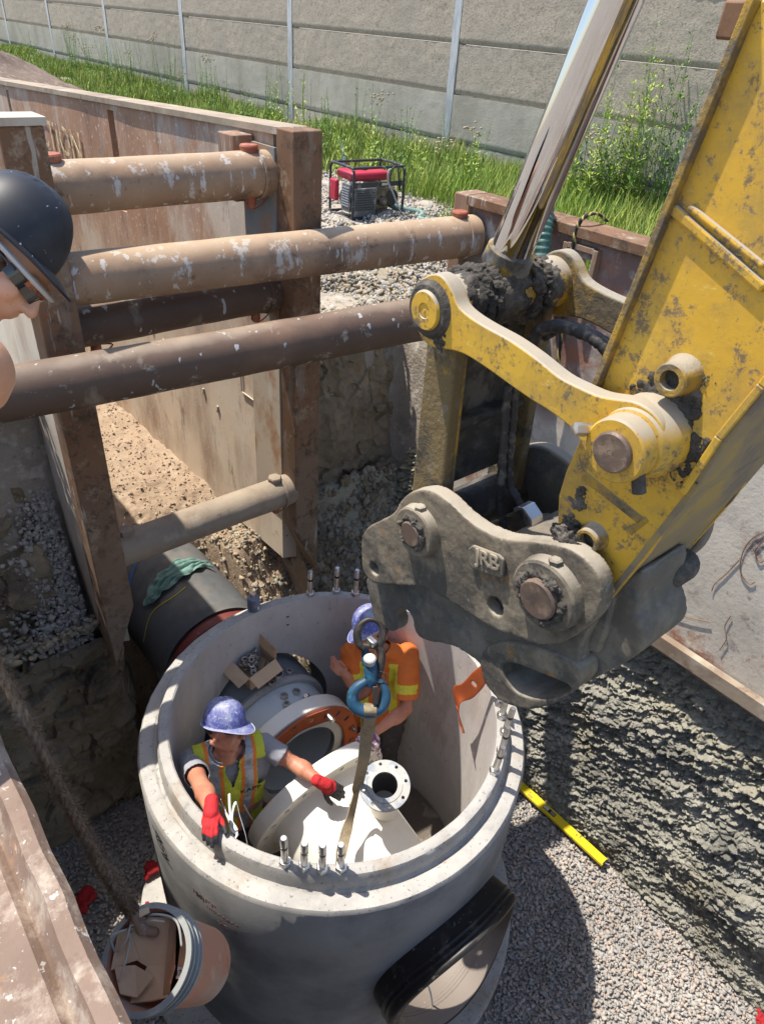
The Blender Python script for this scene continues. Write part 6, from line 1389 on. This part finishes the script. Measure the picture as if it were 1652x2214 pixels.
# ================================================================== small things
# bucket, cardboard, rope with snap hook
BK = mat('dirty_orange_bucket', (.42, .20, .13), [dict(color=(.30, .29, .26), scale=5, lo=.47, hi=.60, nr=.7, amt=.9), dict(color=(.50, .42, .34), scale=12, lo=.58, hi=.68, amt=.7), dict(color=(.25, .10, .06), scale=8, lo=.62, hi=.7)], rough=.6, bump=[(60, (1, 1, 1), .4, .003)])
BKR = mat('mud_grey_bucket_rim', (.26, .27, .26), [dict(color=(.36, .35, .32), scale=12, lo=.5, hi=.62)], rough=.8, bump=[(60, (1, 1, 1), .5, .003)])
bc_ = atd(317, 2072, 1.88); bax = N(_up*.56-_fwd*.78+_right*(-.25)); bkt = empty('bucket', bc_-bax*.33, 'dirty orange bucket of torn cardboard hanging on the hairy rope', 'bucket')
RB = .122
MB().lathe(bc_, bax, [(-.31, .0), (-.31, .100), (-.305, .104), (-.02, RB-.002), (-.0, RB), (0, RB-.006), (-.30, .098), (-.30, 0)], 72, nocap=True).build('pail', BK, bkt, smooth=50)
MB().lathe(bc_, bax, [(-.075, RB-.002), (-.073, RB+.006), (-.069, RB+.006), (-.067, RB), (-.052, RB), (-.05, RB+.008), (-.046, RB+.008), (-.044, RB), (-.026, RB), (-.024, RB+.009), (-.018, RB+.009), (-.016, RB), (-.006, RB+.001), (-.004, RB+.010), (.003, RB+.010), (.004, RB-.005), (-.075, RB-.006)], 72, close=True).build('ribbed_rim', BKR, bkt, smooth=40)
MB().lathe(bc_-bax*.27, bax, [(0, .0), (0, .100)], 40, nocap=True).build('dark_mud_inside', MUD, bkt)
ba, bb2 = frame_of(bax); bx1 = N(_right-bax*(_right@bax)); by1 = np.cross(bax, bx1)
if by1@_up < 0: by1 = -by1
def bp(x, y, h): return bc_+bx1*x*.85+by1*y*.85+bax*h
cb = empty('torn_cardboard', bp(0, 0, -.1), 'torn brown cardboard with a white shipping label stuffed in the bucket', 'cardboard')
def sheet(name, pts, m, th=.004): 
    P = [bp(*p) for p in pts]; n_ = N(np.cross(P[1]-P[0], P[2]-P[0])); return MB().prism(P, n_*th).build(name, m, cb, smooth=None)
sheet('cardboard_sheet', [(-.085, .115, -.005), (.045, .118, -.06), (.05, -.02, -.085), (-.03, -.02, -.06), (-.10, .02, -.02)], CARD)
sheet('cardboard_sheet', [(-.03, -.015, -.058), (.052, -.015, -.084), (.045, -.10, -.075), (.0, -.11, -.07), (-.07, -.115, -.055), (-.055, -.07, -.05)], CARD)
sheet('cardboard_sheet', [(-.118, .07, -.0), (-.085, .085, -.0), (-.05, .0, -.04), (-.085, -.01, -.03), (-.125, -.03, -.01)], CARD)
sheet('cardboard_flap', [(-.115, -.02, -.01), (-.06, -.015, -.035), (.01, -.045, -.04), (-.04, -.10, -.045), (-.085, -.09, -.02)], CARD)
sheet('cardboard_sheet', [(.052, .12, -.09), (.105, .07, -.10), (.115, -.04, -.12), (.05, -.03, -.10)], CARD)
sheet('shipping_label', [(.055, -.018, -.092), (.108, -.022, -.110), (.102, -.055, -.112), (.053, -.050, -.094)], mat('white_label', (.6, .6, .6), rough=.6), .002)
sheet('packing_tape', [(.028, .119, -.050), (.048, .119, -.058), (.052, -.09, -.075), (.032, -.095, -.070)], mat('clear_brown_tape', (.30, .17, .09), rough=.3), .002)
text_mesh('label_number', '37308', .020, bp(.078, -.036, -.094), bx1-bax*.3, by1, BLK, cb, .001)
ROPE = mat('hairy_brown_rope', (.24, .16, .10), [dict(color=(.26, .20, .14), scale=30, lo=.5, hi=.62), dict(color=(.30, .13, .06), scale=9, lo=.64, hi=.72)], rough=.95, bump=[(90, (1, 1, 1), .8, .004)])
rp = empty('rope', atd(0, 1440, 1.75), 'thick hairy brown rope hanging down along the left plate to the bucket', 'rope')
ra, rb = atd(-60, 1340, 1.62), atd(285, 1968, 1.92)
ctrl = smoothpath([ra, atd(60, 1560, 1.72), atd(150, 1740, 1.79), atd(232, 1890, 1.87), rb], 60); rd_ = N(rb-ra); xa, ya = frame_of(rd_)
for s in range(3):
    MB().tube([q+.0062*(xa*math.cos(i*.36+s*2.1)+ya*math.sin(i*.36+s*2.1)) for i, q in enumerate(ctrl)], .0078, 8).build('strand', ROPE, rp, smooth=180)
V = []; F = []
for i in range(6000):
    q = ctrl[RNG.integers(0, len(ctrl))]; t = RNG.uniform(0, 2*pi); n_ = xa*math.cos(t)+ya*math.sin(t); o_ = q+n_*.012+rd_*RNG.uniform(-.01, .01); l = RNG.uniform(.008, .028); e_ = o_+N(n_+rd_*RNG.uniform(-1.2, .5)+RNG.normal(size=3)*.3)*l; w_ = np.cross(rd_, n_)*.0011
    k = len(V); V += [o_-w_, o_+w_, e_]; F.append((k, k+1, k+2))
o = npmesh('rope_fibres', V, F, rp, ROPE); o['kind'] = 'stuff'
MB().tube(smoothpath([rb-rd_*.04, rb+xa*.016, rb+rd_*.03, rb-xa*.016], 6, True), .006, 8, closed=True).build('thimble_ring', BLACKM, rp)
blob('snap_hook', [cap(rb+rd_*.02, rb+rd_*.05, .014), cap(rb+rd_*.05, rb+rd_*.075-_right*.0, .016), cap(rb+rd_*.075, rb+rd_*.085+_right*.03, .014)], .004, STEEL_RUST, rp)
hw = [bp(-RB*.95, .02, .0), bp(-.10, .06, .05), rb+rd_*.06, bp(.02, .115, .035), bp(.09, .10, .01), bp(RB*.96, .03, 0)]
MB().tube(smoothpath(hw, 8), .0035, 6).build('wire_handle', BKR, bkt, smooth=180)
for pth in ([rb+rd_*.07, bp(-.06, .09, .02), bp(-.075, .05, .01), bp(-.11, .02, -.005)], [rb+rd_*.05, bp(.01, .10, .03), bp(.05, .098, .01)], [rb+rd_*.08-_right*.03, bp(-.07, .0, .0), bp(-.09, -.06, -.01)]):
    MB().tube(smoothpath(pth, 6), .0028, 5).build('tied_wire', mat('pale_tie_wire', (.42, .40, .36), rough=.7), bkt, smooth=180)
sheet_c = [(-.02, .128, .04), (.005, .135, .035), (.02, .118, .05), (.0, .105, .06)]
o = MB().prism([bp(*p) for p in sheet_c], bax*.01).build('wood_wedge', mat('pale_wood', (.45, .36, .25), rough=.8), bkt, smooth=None)

# yellow spirit level
LV = mat('yellow_level', (.70, .52, .015), [dict(color=(.20, .16, .10), scale=30, lo=.63, hi=.68)], rough=.45)
l0 = at(1108, 1683, -1.86); l1 = at(1307, 1866, -1.86); ld = N(l1-l0); ln_ = np.linalg.norm(l1-l0); lv = empty('spirit_level', l0, 'yellow box level lying on the gravel at the foot of the clay bank', 'level')
lw = N(np.cross(EZ, ld)); lw = lw if lw@_right > 0 else -lw
MB().box((l0+l1)/2, (ln_, .070, .026), (ld, lw, EZ)).build('beam', LV, lv, bevel=.003)
MB().box(l0+ld*ln_*.42+EZ*.014, (.11, .034, .003), (ld, lw, EZ)).build('window_frame', BLK, lv)
MB().box(l0+ld*ln_*.385+EZ*.016, (.045, .026, .003), (ld, lw, EZ)).build('vial_window', mat('vial_plate', (.5, .52, .5), rough=.3), lv); MB().box(l0+ld*ln_*.455+EZ*.016, (.04, .026, .003), (ld, lw, EZ)).build('badge', mat('grey_badge', (.2, .2, .2), rough=.3), lv)
MB().box(l0+ld*ln_*.22-lw*.02, (.045, .02, .030), (ld, lw, EZ)).build('hand_grip', mat('dull_yellow', (.35, .28, .05), rough=.6), lv); MB().box(l1-ld*.003, (.008, .054, .028), (ld, lw, EZ)).build('end_cap', BLK, lv)

# green cloth on the sewer pipe
def pipe_pt(e1, ang, r): return L(e1, 1.58+r*math.cos(ang), AZP+r*math.sin(ang))
u, v = np.meshgrid(np.linspace(0, 1, 110), np.linspace(-1, 1, 46), indexing='ij')
def pfit(uu, vv, R): # survey -> (e1, angle)
    r_ = ray(uu, vv); o_ = CAM-L(0, 1.58, AZP); dd = r_-E1*(r_@E1); oo = o_-E1*(o_@E1); A_ = dd@dd; B_ = 2*dd@oo; C_ = oo@oo-R*R; D_ = max(B_*B_-4*A_*C_, 0); p = CAM+r_*((-B_-math.sqrt(D_))/(2*A_)); q = p-L(0, 1.58, AZP); return p@E1, math.atan2(q[2], q@E2)
cps = [pfit(a, b, RP) for a, b in ((443, 1225), (415, 1222), (385, 1240), (360, 1262), (338, 1290), (328, 1308))]
sp_ = smoothpath([np.array([a, b, 0]) for a, b in cps], 40); ii = (u*(len(sp_)-1)).astype(int); S0 = np.array(sp_)[ii]
wid = (.042+.042*np.sin(np.clip(u*1.1, 0, 1)*pi)**.8*(1-.35*u))
ang_ = S0[..., 1]+v*wid*1.6/RP*.55; e1_ = S0[..., 0]+v*wid*.95+.01*np.sin(u*30)*v
P3 = np.stack([e1_*14, ang_*6, 0*u], -1)
hgt = .012+.020*np.abs(np.sin(v*5.5+2.5*fbm(np.stack([u*5, v*.7, 0*u], -1), 2)))*(1-.4*np.abs(v))+.006*fbm(P3*2, 2)
rr = RP+hgt*1.5
V = e1_[..., None]*E1+(1.58+rr*np.cos(ang_))[..., None]*E2+(AZP+rr*np.sin(ang_))[..., None]*EZ
o = npmesh('green_cloth', V.reshape(-1, 3), grid(110, 46), m=mat('sea_green_cloth', (.155, .27, .235), [dict(color=(.10, .19, .165), scale=9, lo=.5, hi=.66), dict(color=(.24, .36, .32), scale=20, lo=.6, hi=.7, amt=.6)], rough=.95, bump=[(200, (1, 1, 1), .2, .001)]), smooth=180); so = o.modifiers.new('s', 'SOLIDIFY'); so.thickness = .003; tag(o, 'crumpled sea green cloth lying on the concrete sewer pipe', 'cloth')
# white cable
WC = mat('white_cable', (.6, .6, .62), rough=.5)
o = MB().tube(smoothpath([at(270, 1118, -.38), at(268, 1138, -.40), at(260, 1160, -.44), at(258, 1176, -.5)], 8), .006, 8).build('white_cable', WC, None, smooth=180); tag(o, 'white cable end sticking up beside the lowest spreader pin', 'cable')
o = MB().tube(smoothpath([at(262, 1300, -.85), at(270, 1350, -1.2), at(300, 1400, -1.5), at(330, 1420, -1.5)], 8), .006, 8).build('white_cable', WC, None, smooth=180); tag(o, 'thin white cable curving under the sewer pipe behind the chamber', 'cable')
o = MB().tube(smoothpath([L(1.02, 1.20, -1.3), at(893, 2100, -1.0), at(925, 2130, -1.15), at(935, 2180, -1.4), at(930, 2230, -1.8)], 8), .005, 8).build('white_cable', WC, None, smooth=180); tag(o, 'white cable hanging out of the black rubber gasket', 'cable')
o = MB().tube(smoothpath([at(528, 1740, -.6), at(545, 1770, -.75), at(570, 1800, -.95), at(590, 1830, -1.2)], 8), .004, 8).build('white_cable', WC, None, smooth=180); tag(o, 'thin white cable inside the chamber below the cream flange', 'cable')
# clear tubing / strap loops in front of worker 1
CT = mat('clear_plastic_strap', (.66, .67, .68), rough=.25, spec=.6)
tb = empty('plastic_straps', at(505, 1790, -.1), 'loops of clear plastic strapping in front of the worker in the lime vest', 'strapping')
for pth in ([at(478, 1730, -.18), at(490, 1760, -.12), at(512, 1795, -.10), at(508, 1812, -.12), at(497, 1800, -.15)], [at(496, 1716, -.12), at(497, 1745, -.13), at(500, 1775, -.14), at(503, 1795, -.15)], [at(505, 1812, -.15), at(503, 1760, -.10), at(511, 1735, -.08), at(518, 1760, -.12), at(530, 1800, -.18), at(537, 1835, -.25)], [at(486, 1745, -.15), at(500, 1790, -.12), at(516, 1806, -.13)]):
    Q = smoothpath(pth, 8); MB().ribbon(Q, [E1*.6+E2*.2]*len(Q), .014, .002).build('strap', CT, tb, smooth=60)
# red gloves and rags round the slab
RR = mat('red_rag', (.33, .015, .02), rough=.9)
def rag(c, r, seed, label, cat='rag', flat=.4):
    rr_ = np.random.default_rng(seed); pr = []
    for _ in range(6):
        a_ = rr_.uniform(0, pi); x_ = np.array([math.cos(a_), math.sin(a_), rr_.uniform(-.2, .4)]); x_ = N(x_); y_ = N(np.cross(EZ, x_)); pr.append(ell(c+x_*rr_.uniform(-.5, .5)*r+y_*rr_.uniform(-.2, .2)*r, (x_, y_, np.cross(x_, y_)), [r*rr_.uniform(.5, .8), r*rr_.uniform(.2, .4), r*.14]))
    o = blob('red_rag', pr, r*.06, RR, None, 2, disp=lambda q, n: r*.08*ridged(q*40, 2)); tag(o, label, cat)
rag(at(328, 1878, -1.80), .08, 1, 'red glove lying on the slab at the left foot of the chamber', 'glove')
rag(at(182, 1942, -1.86), .10, 3, 'red rag on the gravel between the left plate and the slab')
rag(at(315, 1975, -1.84), .07, 5, 'small red rag on the slab edge behind the bucket')
rag(at(1645, 2200, -1.88), .05, 8, 'red orange rag at the bottom right corner on the gravel')
# debris chip on the rubble
o = MB().prism([at(820, 585, 1.30), at(838, 590, 1.26), at(836, 612, 1.22), at(816, 608, 1.26)], EZ*.03).build('wood_scrap', mat('bleached_wood', (.50, .42, .30), [dict(color=(.36, .29, .2), scale=20, lo=.5, hi=.62, st=(1, 6, 1))], rough=.9), None, smooth=None); tag(o, 'bleached scrap of wood on the pale rubble behind the spreaders', 'wood scrap')

# ---------------- generator
GB = mat('black_generator_frame', (.035, .037, .042), [dict(color=(.20, .20, .2), scale=14, lo=.58, hi=.68)], rough=.45)
GR = mat('red_generator_tank', (.42, .025, .055), [dict(color=(.55, .25, .27), scale=6, lo=.58, hi=.70, amt=.7)], rough=.4)
GG = mat('grey_generator_panel', (.12, .125, .135), [dict(color=(.40, .41, .42), scale=9, lo=.56, hi=.66, amt=.7)], rough=.6)
gz = 1.25; gp0 = at(668+60, 482, gz)
g0 = at(736, 470, gz); g1 = at(762, 481, gz); g2 = at(858, 472, gz)
gd = N((g2-g1)*[1, 1, 0]); gs = N(np.cross(EZ, gd)); gs = gs if gs@_fwd > 0 else -gs
GLn, GW, GH = .66, .48, .52
gc = g1; gen = empty('generator', gc, 'red and black portable generator in a tube frame on the ground by the weeds', 'generator')
def G(x, y, z): return gc+gd*x+gs*y+EZ*z
def hoop(pts): MB().tube(smoothpath(pts, 6, True), .014, 10, closed=True).build('frame_tube', GB, gen, smooth=180)
def roundloop(f, w_, h_, r=.07):
    return [f(r, 0), f(w_-r, 0), f(w_-r*.3, r*.3), f(w_, r), f(w_, h_-r), f(w_-r*.3, h_-r*.3), f(w_-r, h_), f(r, h_), f(r*.3, h_-r*.3), f(0, h_-r), f(0, r), f(r*.3, r*.3)]
hoop(roundloop(lambda a, b: G(0, a, b+.015), GW, GH)); hoop(roundloop(lambda a, b: G(GLn, a, b+.015), GW, GH))
for (y, z) in ((.02, .02), (GW-.02, .02), (.03, GH), (GW-.03, GH)): MB().cyl(G(0, y, z+.012), G(GLn, y, z+.012), .014, n=10).build('frame_tube', GB, gen)
MB().box(G(GLn*.42, GW*.5, GH-.085), (GLn*.76, GW*.72, .09), (gd, gs, EZ)).build('fuel_tank', GR, gen, bevel=.03)
MB().lathe(G(GLn*.42, GW*.5, GH-.04), EZ, [(0, .04), (.025, .04), (.03, .035)], 20).build('fuel_cap', GB, gen)
MB().box(G(GLn*.24, .03, .19), (.30, .05, .29), (gd, gs, EZ)).build('control_panel', GG, gen, bevel=.01)
for i in range(9): MB().box(G(GLn*.24, .0, .12+.024*i), (.24, .008, .009), (gd, gs, EZ)).build('vent_slat', GB, gen)
MB().box(G(GLn*.5, .0, GH-.15), (GLn, .012, .05), (gd, gs, EZ)).build('name_rail', GB, gen, bevel=.003)
MB().box(G(.40, -.008, GH-.15), (.08, .006, .024), (gd, gs, EZ)).build('name_plate', mat('pale_plate', (.55, .5, .48), rough=.5), gen)
MB().lathe(G(-.0+.10, GW*.45, .20), -gd, [(0, .13), (.05, .13), (.08, .10), (.09, 0)], 28).build('alternator_cover', mat('grey_alu', (.33, .34, .35), rough=.5), gen)
MB().box(G(-.004, GW*.28, .23), (.02, .17, .28), (gd, gs, EZ)).build('side_panel', GG, gen, bevel=.005)
for i in range(8): MB().box(G(-.018, GW*.28, .15+.026*i), (.008, .14, .012), (gd, gs, EZ)).build('vent_slat', SILV, gen)
MB().box(G(-.01, GW*.78, .27), (.05, .14, .22), (gd, gs, EZ)).build('air_cleaner_box', GR, gen, bevel=.02)
MB().box(G(GLn*.68, GW*.5, .21), (.18, .28, .26), (gd, gs, EZ)).build('engine_block', mat('oily_engine', (.13, .11, .09), [dict(color=(.3, .24, .14), scale=20, lo=.5, hi=.62)], rough=.6, metal=.3), gen, bevel=.02)
MB().lathe(G(GLn*.66, .10, .18), -gs, [(0, .05), (.05, .05), (.07, .03), (.07, 0)], 20).build('engine_cover', MATS['oily_engine'], gen)
MB().lathe(G(GLn*.88, GW*.2, .20), gs, [(0, 0), (0, .085), (.03, .095), (.25, .095), (.28, .08), (.28, 0)], 24).build('muffler', GB, gen)
MB().tube(smoothpath([G(.47, -.01, .33), G(.46, -.02, .48), G(.50, -.02, .54), G(.58, .02, .52), G(.60, -.01, .30), G(.60, -.02, .42)], 8), .008, 8).build('coiled_lead', GB, gen, smooth=180)
o = MB().tube(smoothpath([G(.46, -.02, .52), G(.42, -.03, .50), G(.42, -.04, .40), G(.47, -.08, .28), G(.55, -.14, .10), G(.66, -.22, .02), G(.74, -.50, .01)], 8), .009, 8).build('power_cord', mat('grey_power_cord', (.35, .36, .37), rough=.6), None, smooth=180); tag(o, 'pale power cord running down from the generator to the ground', 'cord')
HG = mat('sea_green_hose', (.16, .27, .235), [dict(color=(.28, .33, .28), scale=8, lo=.5, hi=.66)], rough=.6)
o = MB().tube(smoothpath([at(738, 370, 1.7), at(745, 340, 1.55), at(735, 300, 1.35), at(728, 270, 1.28)], 8), .03, 10).build('green_hose', mat('dark_green_hose', (.04, .07, .06), rough=.6), None, smooth=180); tag(o, 'dark hose leading from the weeds to the back of the generator', 'hose')
o = MB().tube(smoothpath([G(GLn-.05, .3, .12), G(GLn+.10, .18, .06), G(GLn+.30, .0, .03), at(905, 473, 1.27), at(940, 478, 1.27), at(990, 480, 1.27)], 8), .034, 12).build('lay_flat_hose', HG, None, smooth=180); tag(o, 'sea green hose curving out over the ground right of the generator', 'hose')
# ribbed suction hose behind the cylinder rod, rope over the right plate
ha = L(2.62, 3.36, 2.35); Q = smoothpath([L(2.85, 3.9, 1.28), L(2.78, 3.62, 1.9), on2(1178, 445, 3.42), on2(1178, 480, 3.30), on2(1173, 560, 3.26), on2(1170, 660, 3.26), on2(1165, 800, 3.28)], 26)
o = MB().tube(Q, [.042+.005*math.sin(i*1.5) for i in range(len(Q))], 16).build('suction_hose', mat('green_ribbed_hose', (.05, .13, .10), [dict(color=(.14, .22, .18), scale=10, lo=.5, hi=.65)], rough=.45), None, smooth=180); tag(o, 'green ribbed suction hose hanging over the shield plate behind the chrome rod', 'hose')
Q = smoothpath([on2(1312, 478, 3.62), on2(1290, 462, 3.5), on2(1262, 470, 3.40), on2(1245, 500, 3.38), on2(1235, 560, 3.38), on2(1228, 620, 3.385), on2(1215, 700, 3.385), on2(1205, 800, 3.385)], 22)
o = None
rq = empty('rope', Q[0], 'black and yellow rope tied over the right shield plate', 'rope')
for s, m_r in ((0, mat('yellow_strand', (.42, .33, .10), rough=.9)), (1, BLK), (2, BLK)):
    MB().tube([q+.006*np.array([math.cos(i*.5+s*2.1), math.sin(i*.5+s*2.1), .3*math.sin(i*.5+s)]) for i, q in enumerate(Q)], .007, 6).build('strand', m_r, rq, smooth=180)
# wire scribbles on the clay-coated right plate
for k, pts in enumerate(([(1652, 1150), (1625, 1165), (1605, 1195), (1600, 1235), (1618, 1262), (1632, 1258)], [(1598, 1210), (1570, 1240), (1545, 1262), (1538, 1278)], [(1408, 1318), (1450, 1325), (1500, 1338), (1535, 1345)], [(1555, 1405), (1570, 1380), (1566, 1355), (1580, 1330)], [(1652, 1168), (1632, 1190), (1640, 1215), (1652, 1212)])):
    MB().tube(smoothpath([on2(a, b, 3.41) for a, b in pts], 6), .0028, 6).build('rusty_wire', STEEL_DARK, ts2, smooth=180)
# ================================================================== grass and weeds in front of the barrier
GRN = [mat('fresh_grass', (.27, .38, .05), [dict(color=(.40, .44, .09), scale=1.5, lo=.45, hi=.6)], rough=.6), mat('dark_weed', (.12, .22, .04), rough=.6), mat('pale_grass', (.23, .25, .09), rough=.7)]
def wallward(k): return PB-.12-k
def blades(name, A, Bv, H, Wd, mats, label, bend=.35, seg=3, zoff=None):
    n = len(A); base = A[:, None]*E1+Bv[:, None]*E2+((ground_z(A, Bv)-.01) if zoff is None else zoff)[:, None]*EZ
    az_ = RNG.uniform(0, 2*pi, n); d = np.stack([np.cos(az_), np.sin(az_), 0*az_], -1); w_ = np.stack([-np.sin(az_), np.cos(az_), 0*az_], -1)*Wd[:, None]
    bd = bend*RNG.uniform(.2, 1.4, n); V = []; F = []
    rows = []
    for s in range(seg+1):
        t = s/seg; c = base+EZ*(H*t*(1-.18*bd*t))[:, None]+d*(H*bd*t*t)[:, None]; ww = w_*(1-t**1.5*.92); rows += [c-ww, c+ww]
    V = np.stack(rows, 1).reshape(-1, 3); m = 2*(seg+1); q = np.array([[2*s, 2*s+1, 2*s+3, 2*s+2] for s in range(seg)])
    F = (q[None]+(np.arange(n)*m)[:, None, None]).reshape(-1, 4)
    o = npmesh(name, V, F, mats=mats, mi=np.repeat(RNG.integers(0, len(mats), n), seg)); tag(o, label, kind='stuff'); return o
n = 95000; A = RNG.uniform(3.5, 42, n); t = RNG.random(n)**1.2; Bv = wallward(0)-t*(2.4+.6*np.sin(A*.7))
dens = fbm(np.stack([A*.8, Bv*.8, 0*A], -1), 3); k = (dens > -.25-.5*(1-t)); A, Bv, t = A[k], Bv[k], t[k]
blades('grass', A, Bv, RNG.uniform(.10, .38, len(A))*(1-.45*t)*(1+.5*np.clip(dens[k], 0, 1)), RNG.uniform(.004, .009, len(A))*(1+A/22), [GRN[0], GRN[0], GRN[1], GRN[2]], 'bright green grass and weeds along the foot of the noise barrier')
n = 26000; A = RNG.uniform(1.2, 7.5, n); Bv = RNG.uniform(4.6, 8.8, n); k = (Bv > 5.9-.10*A+.5*fbm(np.stack([A, Bv, 0*A], -1), 2)) & ~((A > 5.6) & (Bv < 6.4)); A, Bv = A[k], Bv[k]
blades('grass', A, Bv, RNG.uniform(.12, .45, len(A)), RNG.uniform(.004, .008, len(A)), [GRN[0], GRN[1], GRN[0]], 'dense green weeds behind the right hand shield plate')
def leafy(name, c, h, seed, label, spread=.10, nst=4, leaf=.05, m=GRN[1], dens=34, group='tall weeds in front of the noise barrier', dry=False):
    r_ = np.random.default_rng(seed); e = empty(name, c, label, 'weed', group)
    stem = MB(); V = []; F = []
    for s in range(nst):
        hh = h*r_.uniform(.6, 1.05); d = r_.normal(size=2)*spread; top = c+np.array([d[0], d[1], hh]); b0 = c+np.array([d[0]*.25, d[1]*.25, -.02]); mid_ = (b0+top)/2+np.array([*(r_.normal(size=2)*.03), 0])
        path = smoothpath([b0, mid_, top], 6); stem.tube(path, [.006*(1-.75*i/(len(path)-1)) for i in range(len(path))], 4, cap=False)
        for k in range(dens):
            f = r_.uniform(.12, 1)**.9; q = path[int(f*(len(path)-1))]; a = r_.uniform(0, 2*pi); el = r_.uniform(.1, .9); dd = np.array([math.cos(a)*math.cos(el), math.sin(a)*math.cos(el), math.sin(el)]); l = leaf*r_.uniform(.6, 1.5)*(1.25-f*.75); br = q+dd*l*r_.uniform(.3, 1.6)*(1-f*.5)
            ww = np.cross(dd, EZ); ww = N(ww)*l*.17; i0 = len(V); V += [br, br+dd*l*.5+ww, br+dd*l, br+dd*l*.5-ww]; F.append((i0, i0+1, i0+2, i0+3))
    stem.build('stem', m, e, smooth=180); npmesh('leaves', V, F, e, m)
    if dry:
        mb = MB()
        for k in range(14):
            q = top+r_.normal(size=3)*np.array([.07, .07, .05]); mb.cyl(q-EZ*.012, q+EZ*.012, .010, .022, 7)
        o = mb.build('seed_heads', mat('dry_seed_heads', (.42, .34, .24), rough=.95), e, smooth=180); o['kind'] = 'stuff'
    return e
WLAB = ['slender weed at the foot of the noise barrier']
rs = np.random.default_rng(5); k = 0
spots = []
for i in range(44): spots.append((rs.uniform(8.6, 26), rs.uniform(.25, 1.2), rs.uniform(.7, 1.5)))
for i, (a, o_, h) in enumerate(spots): b = wallward(o_); leafy('weed', L(a, b, float(ground_z(a, b))), h, i, WLAB[0], spread=.12, dry=(i % 6 == 0), dens=26)
# dense tall stand left of the yellow arm
for i in range(16):
    u = rs.uniform(1190, 1450); d_ = at(u, 470+.05*(u-1190), 1.25); d_ = d_+N(d_*[1, 1, 0])*rs.uniform(.1, 1.2); leafy('weed', np.array([d_[0], d_[1], 1.22]), rs.uniform(1.0, 2.1), 100+i, 'tall feathery weed in the dense stand left of the yellow arm', spread=.16, dens=70, nst=5, leaf=.075, group='tall weeds left of the yellow arm', m=GRN[i % 2], dry=(i % 7 == 0))
for i, (u, v, h) in enumerate(((735, 392, .8), (810, 372, 1.1), (802, 380, .9), (862, 385, .9), (905, 395, .7), (1010, 420, .9), (655, 330, 1.0), (705, 345, 1.0), (1030, 430, .8), (980, 415, .6), (600, 300, .9), (540, 290, .8))):
    p = at(u, v, 1.25); leafy('weed', p, h, 200+i, 'leafy weed in the grass verge near the generator', spread=.12, dens=50, nst=4, leaf=.06, group='leafy weeds near the generator', m=GRN[i % 2], dry=(i % 4 == 1))
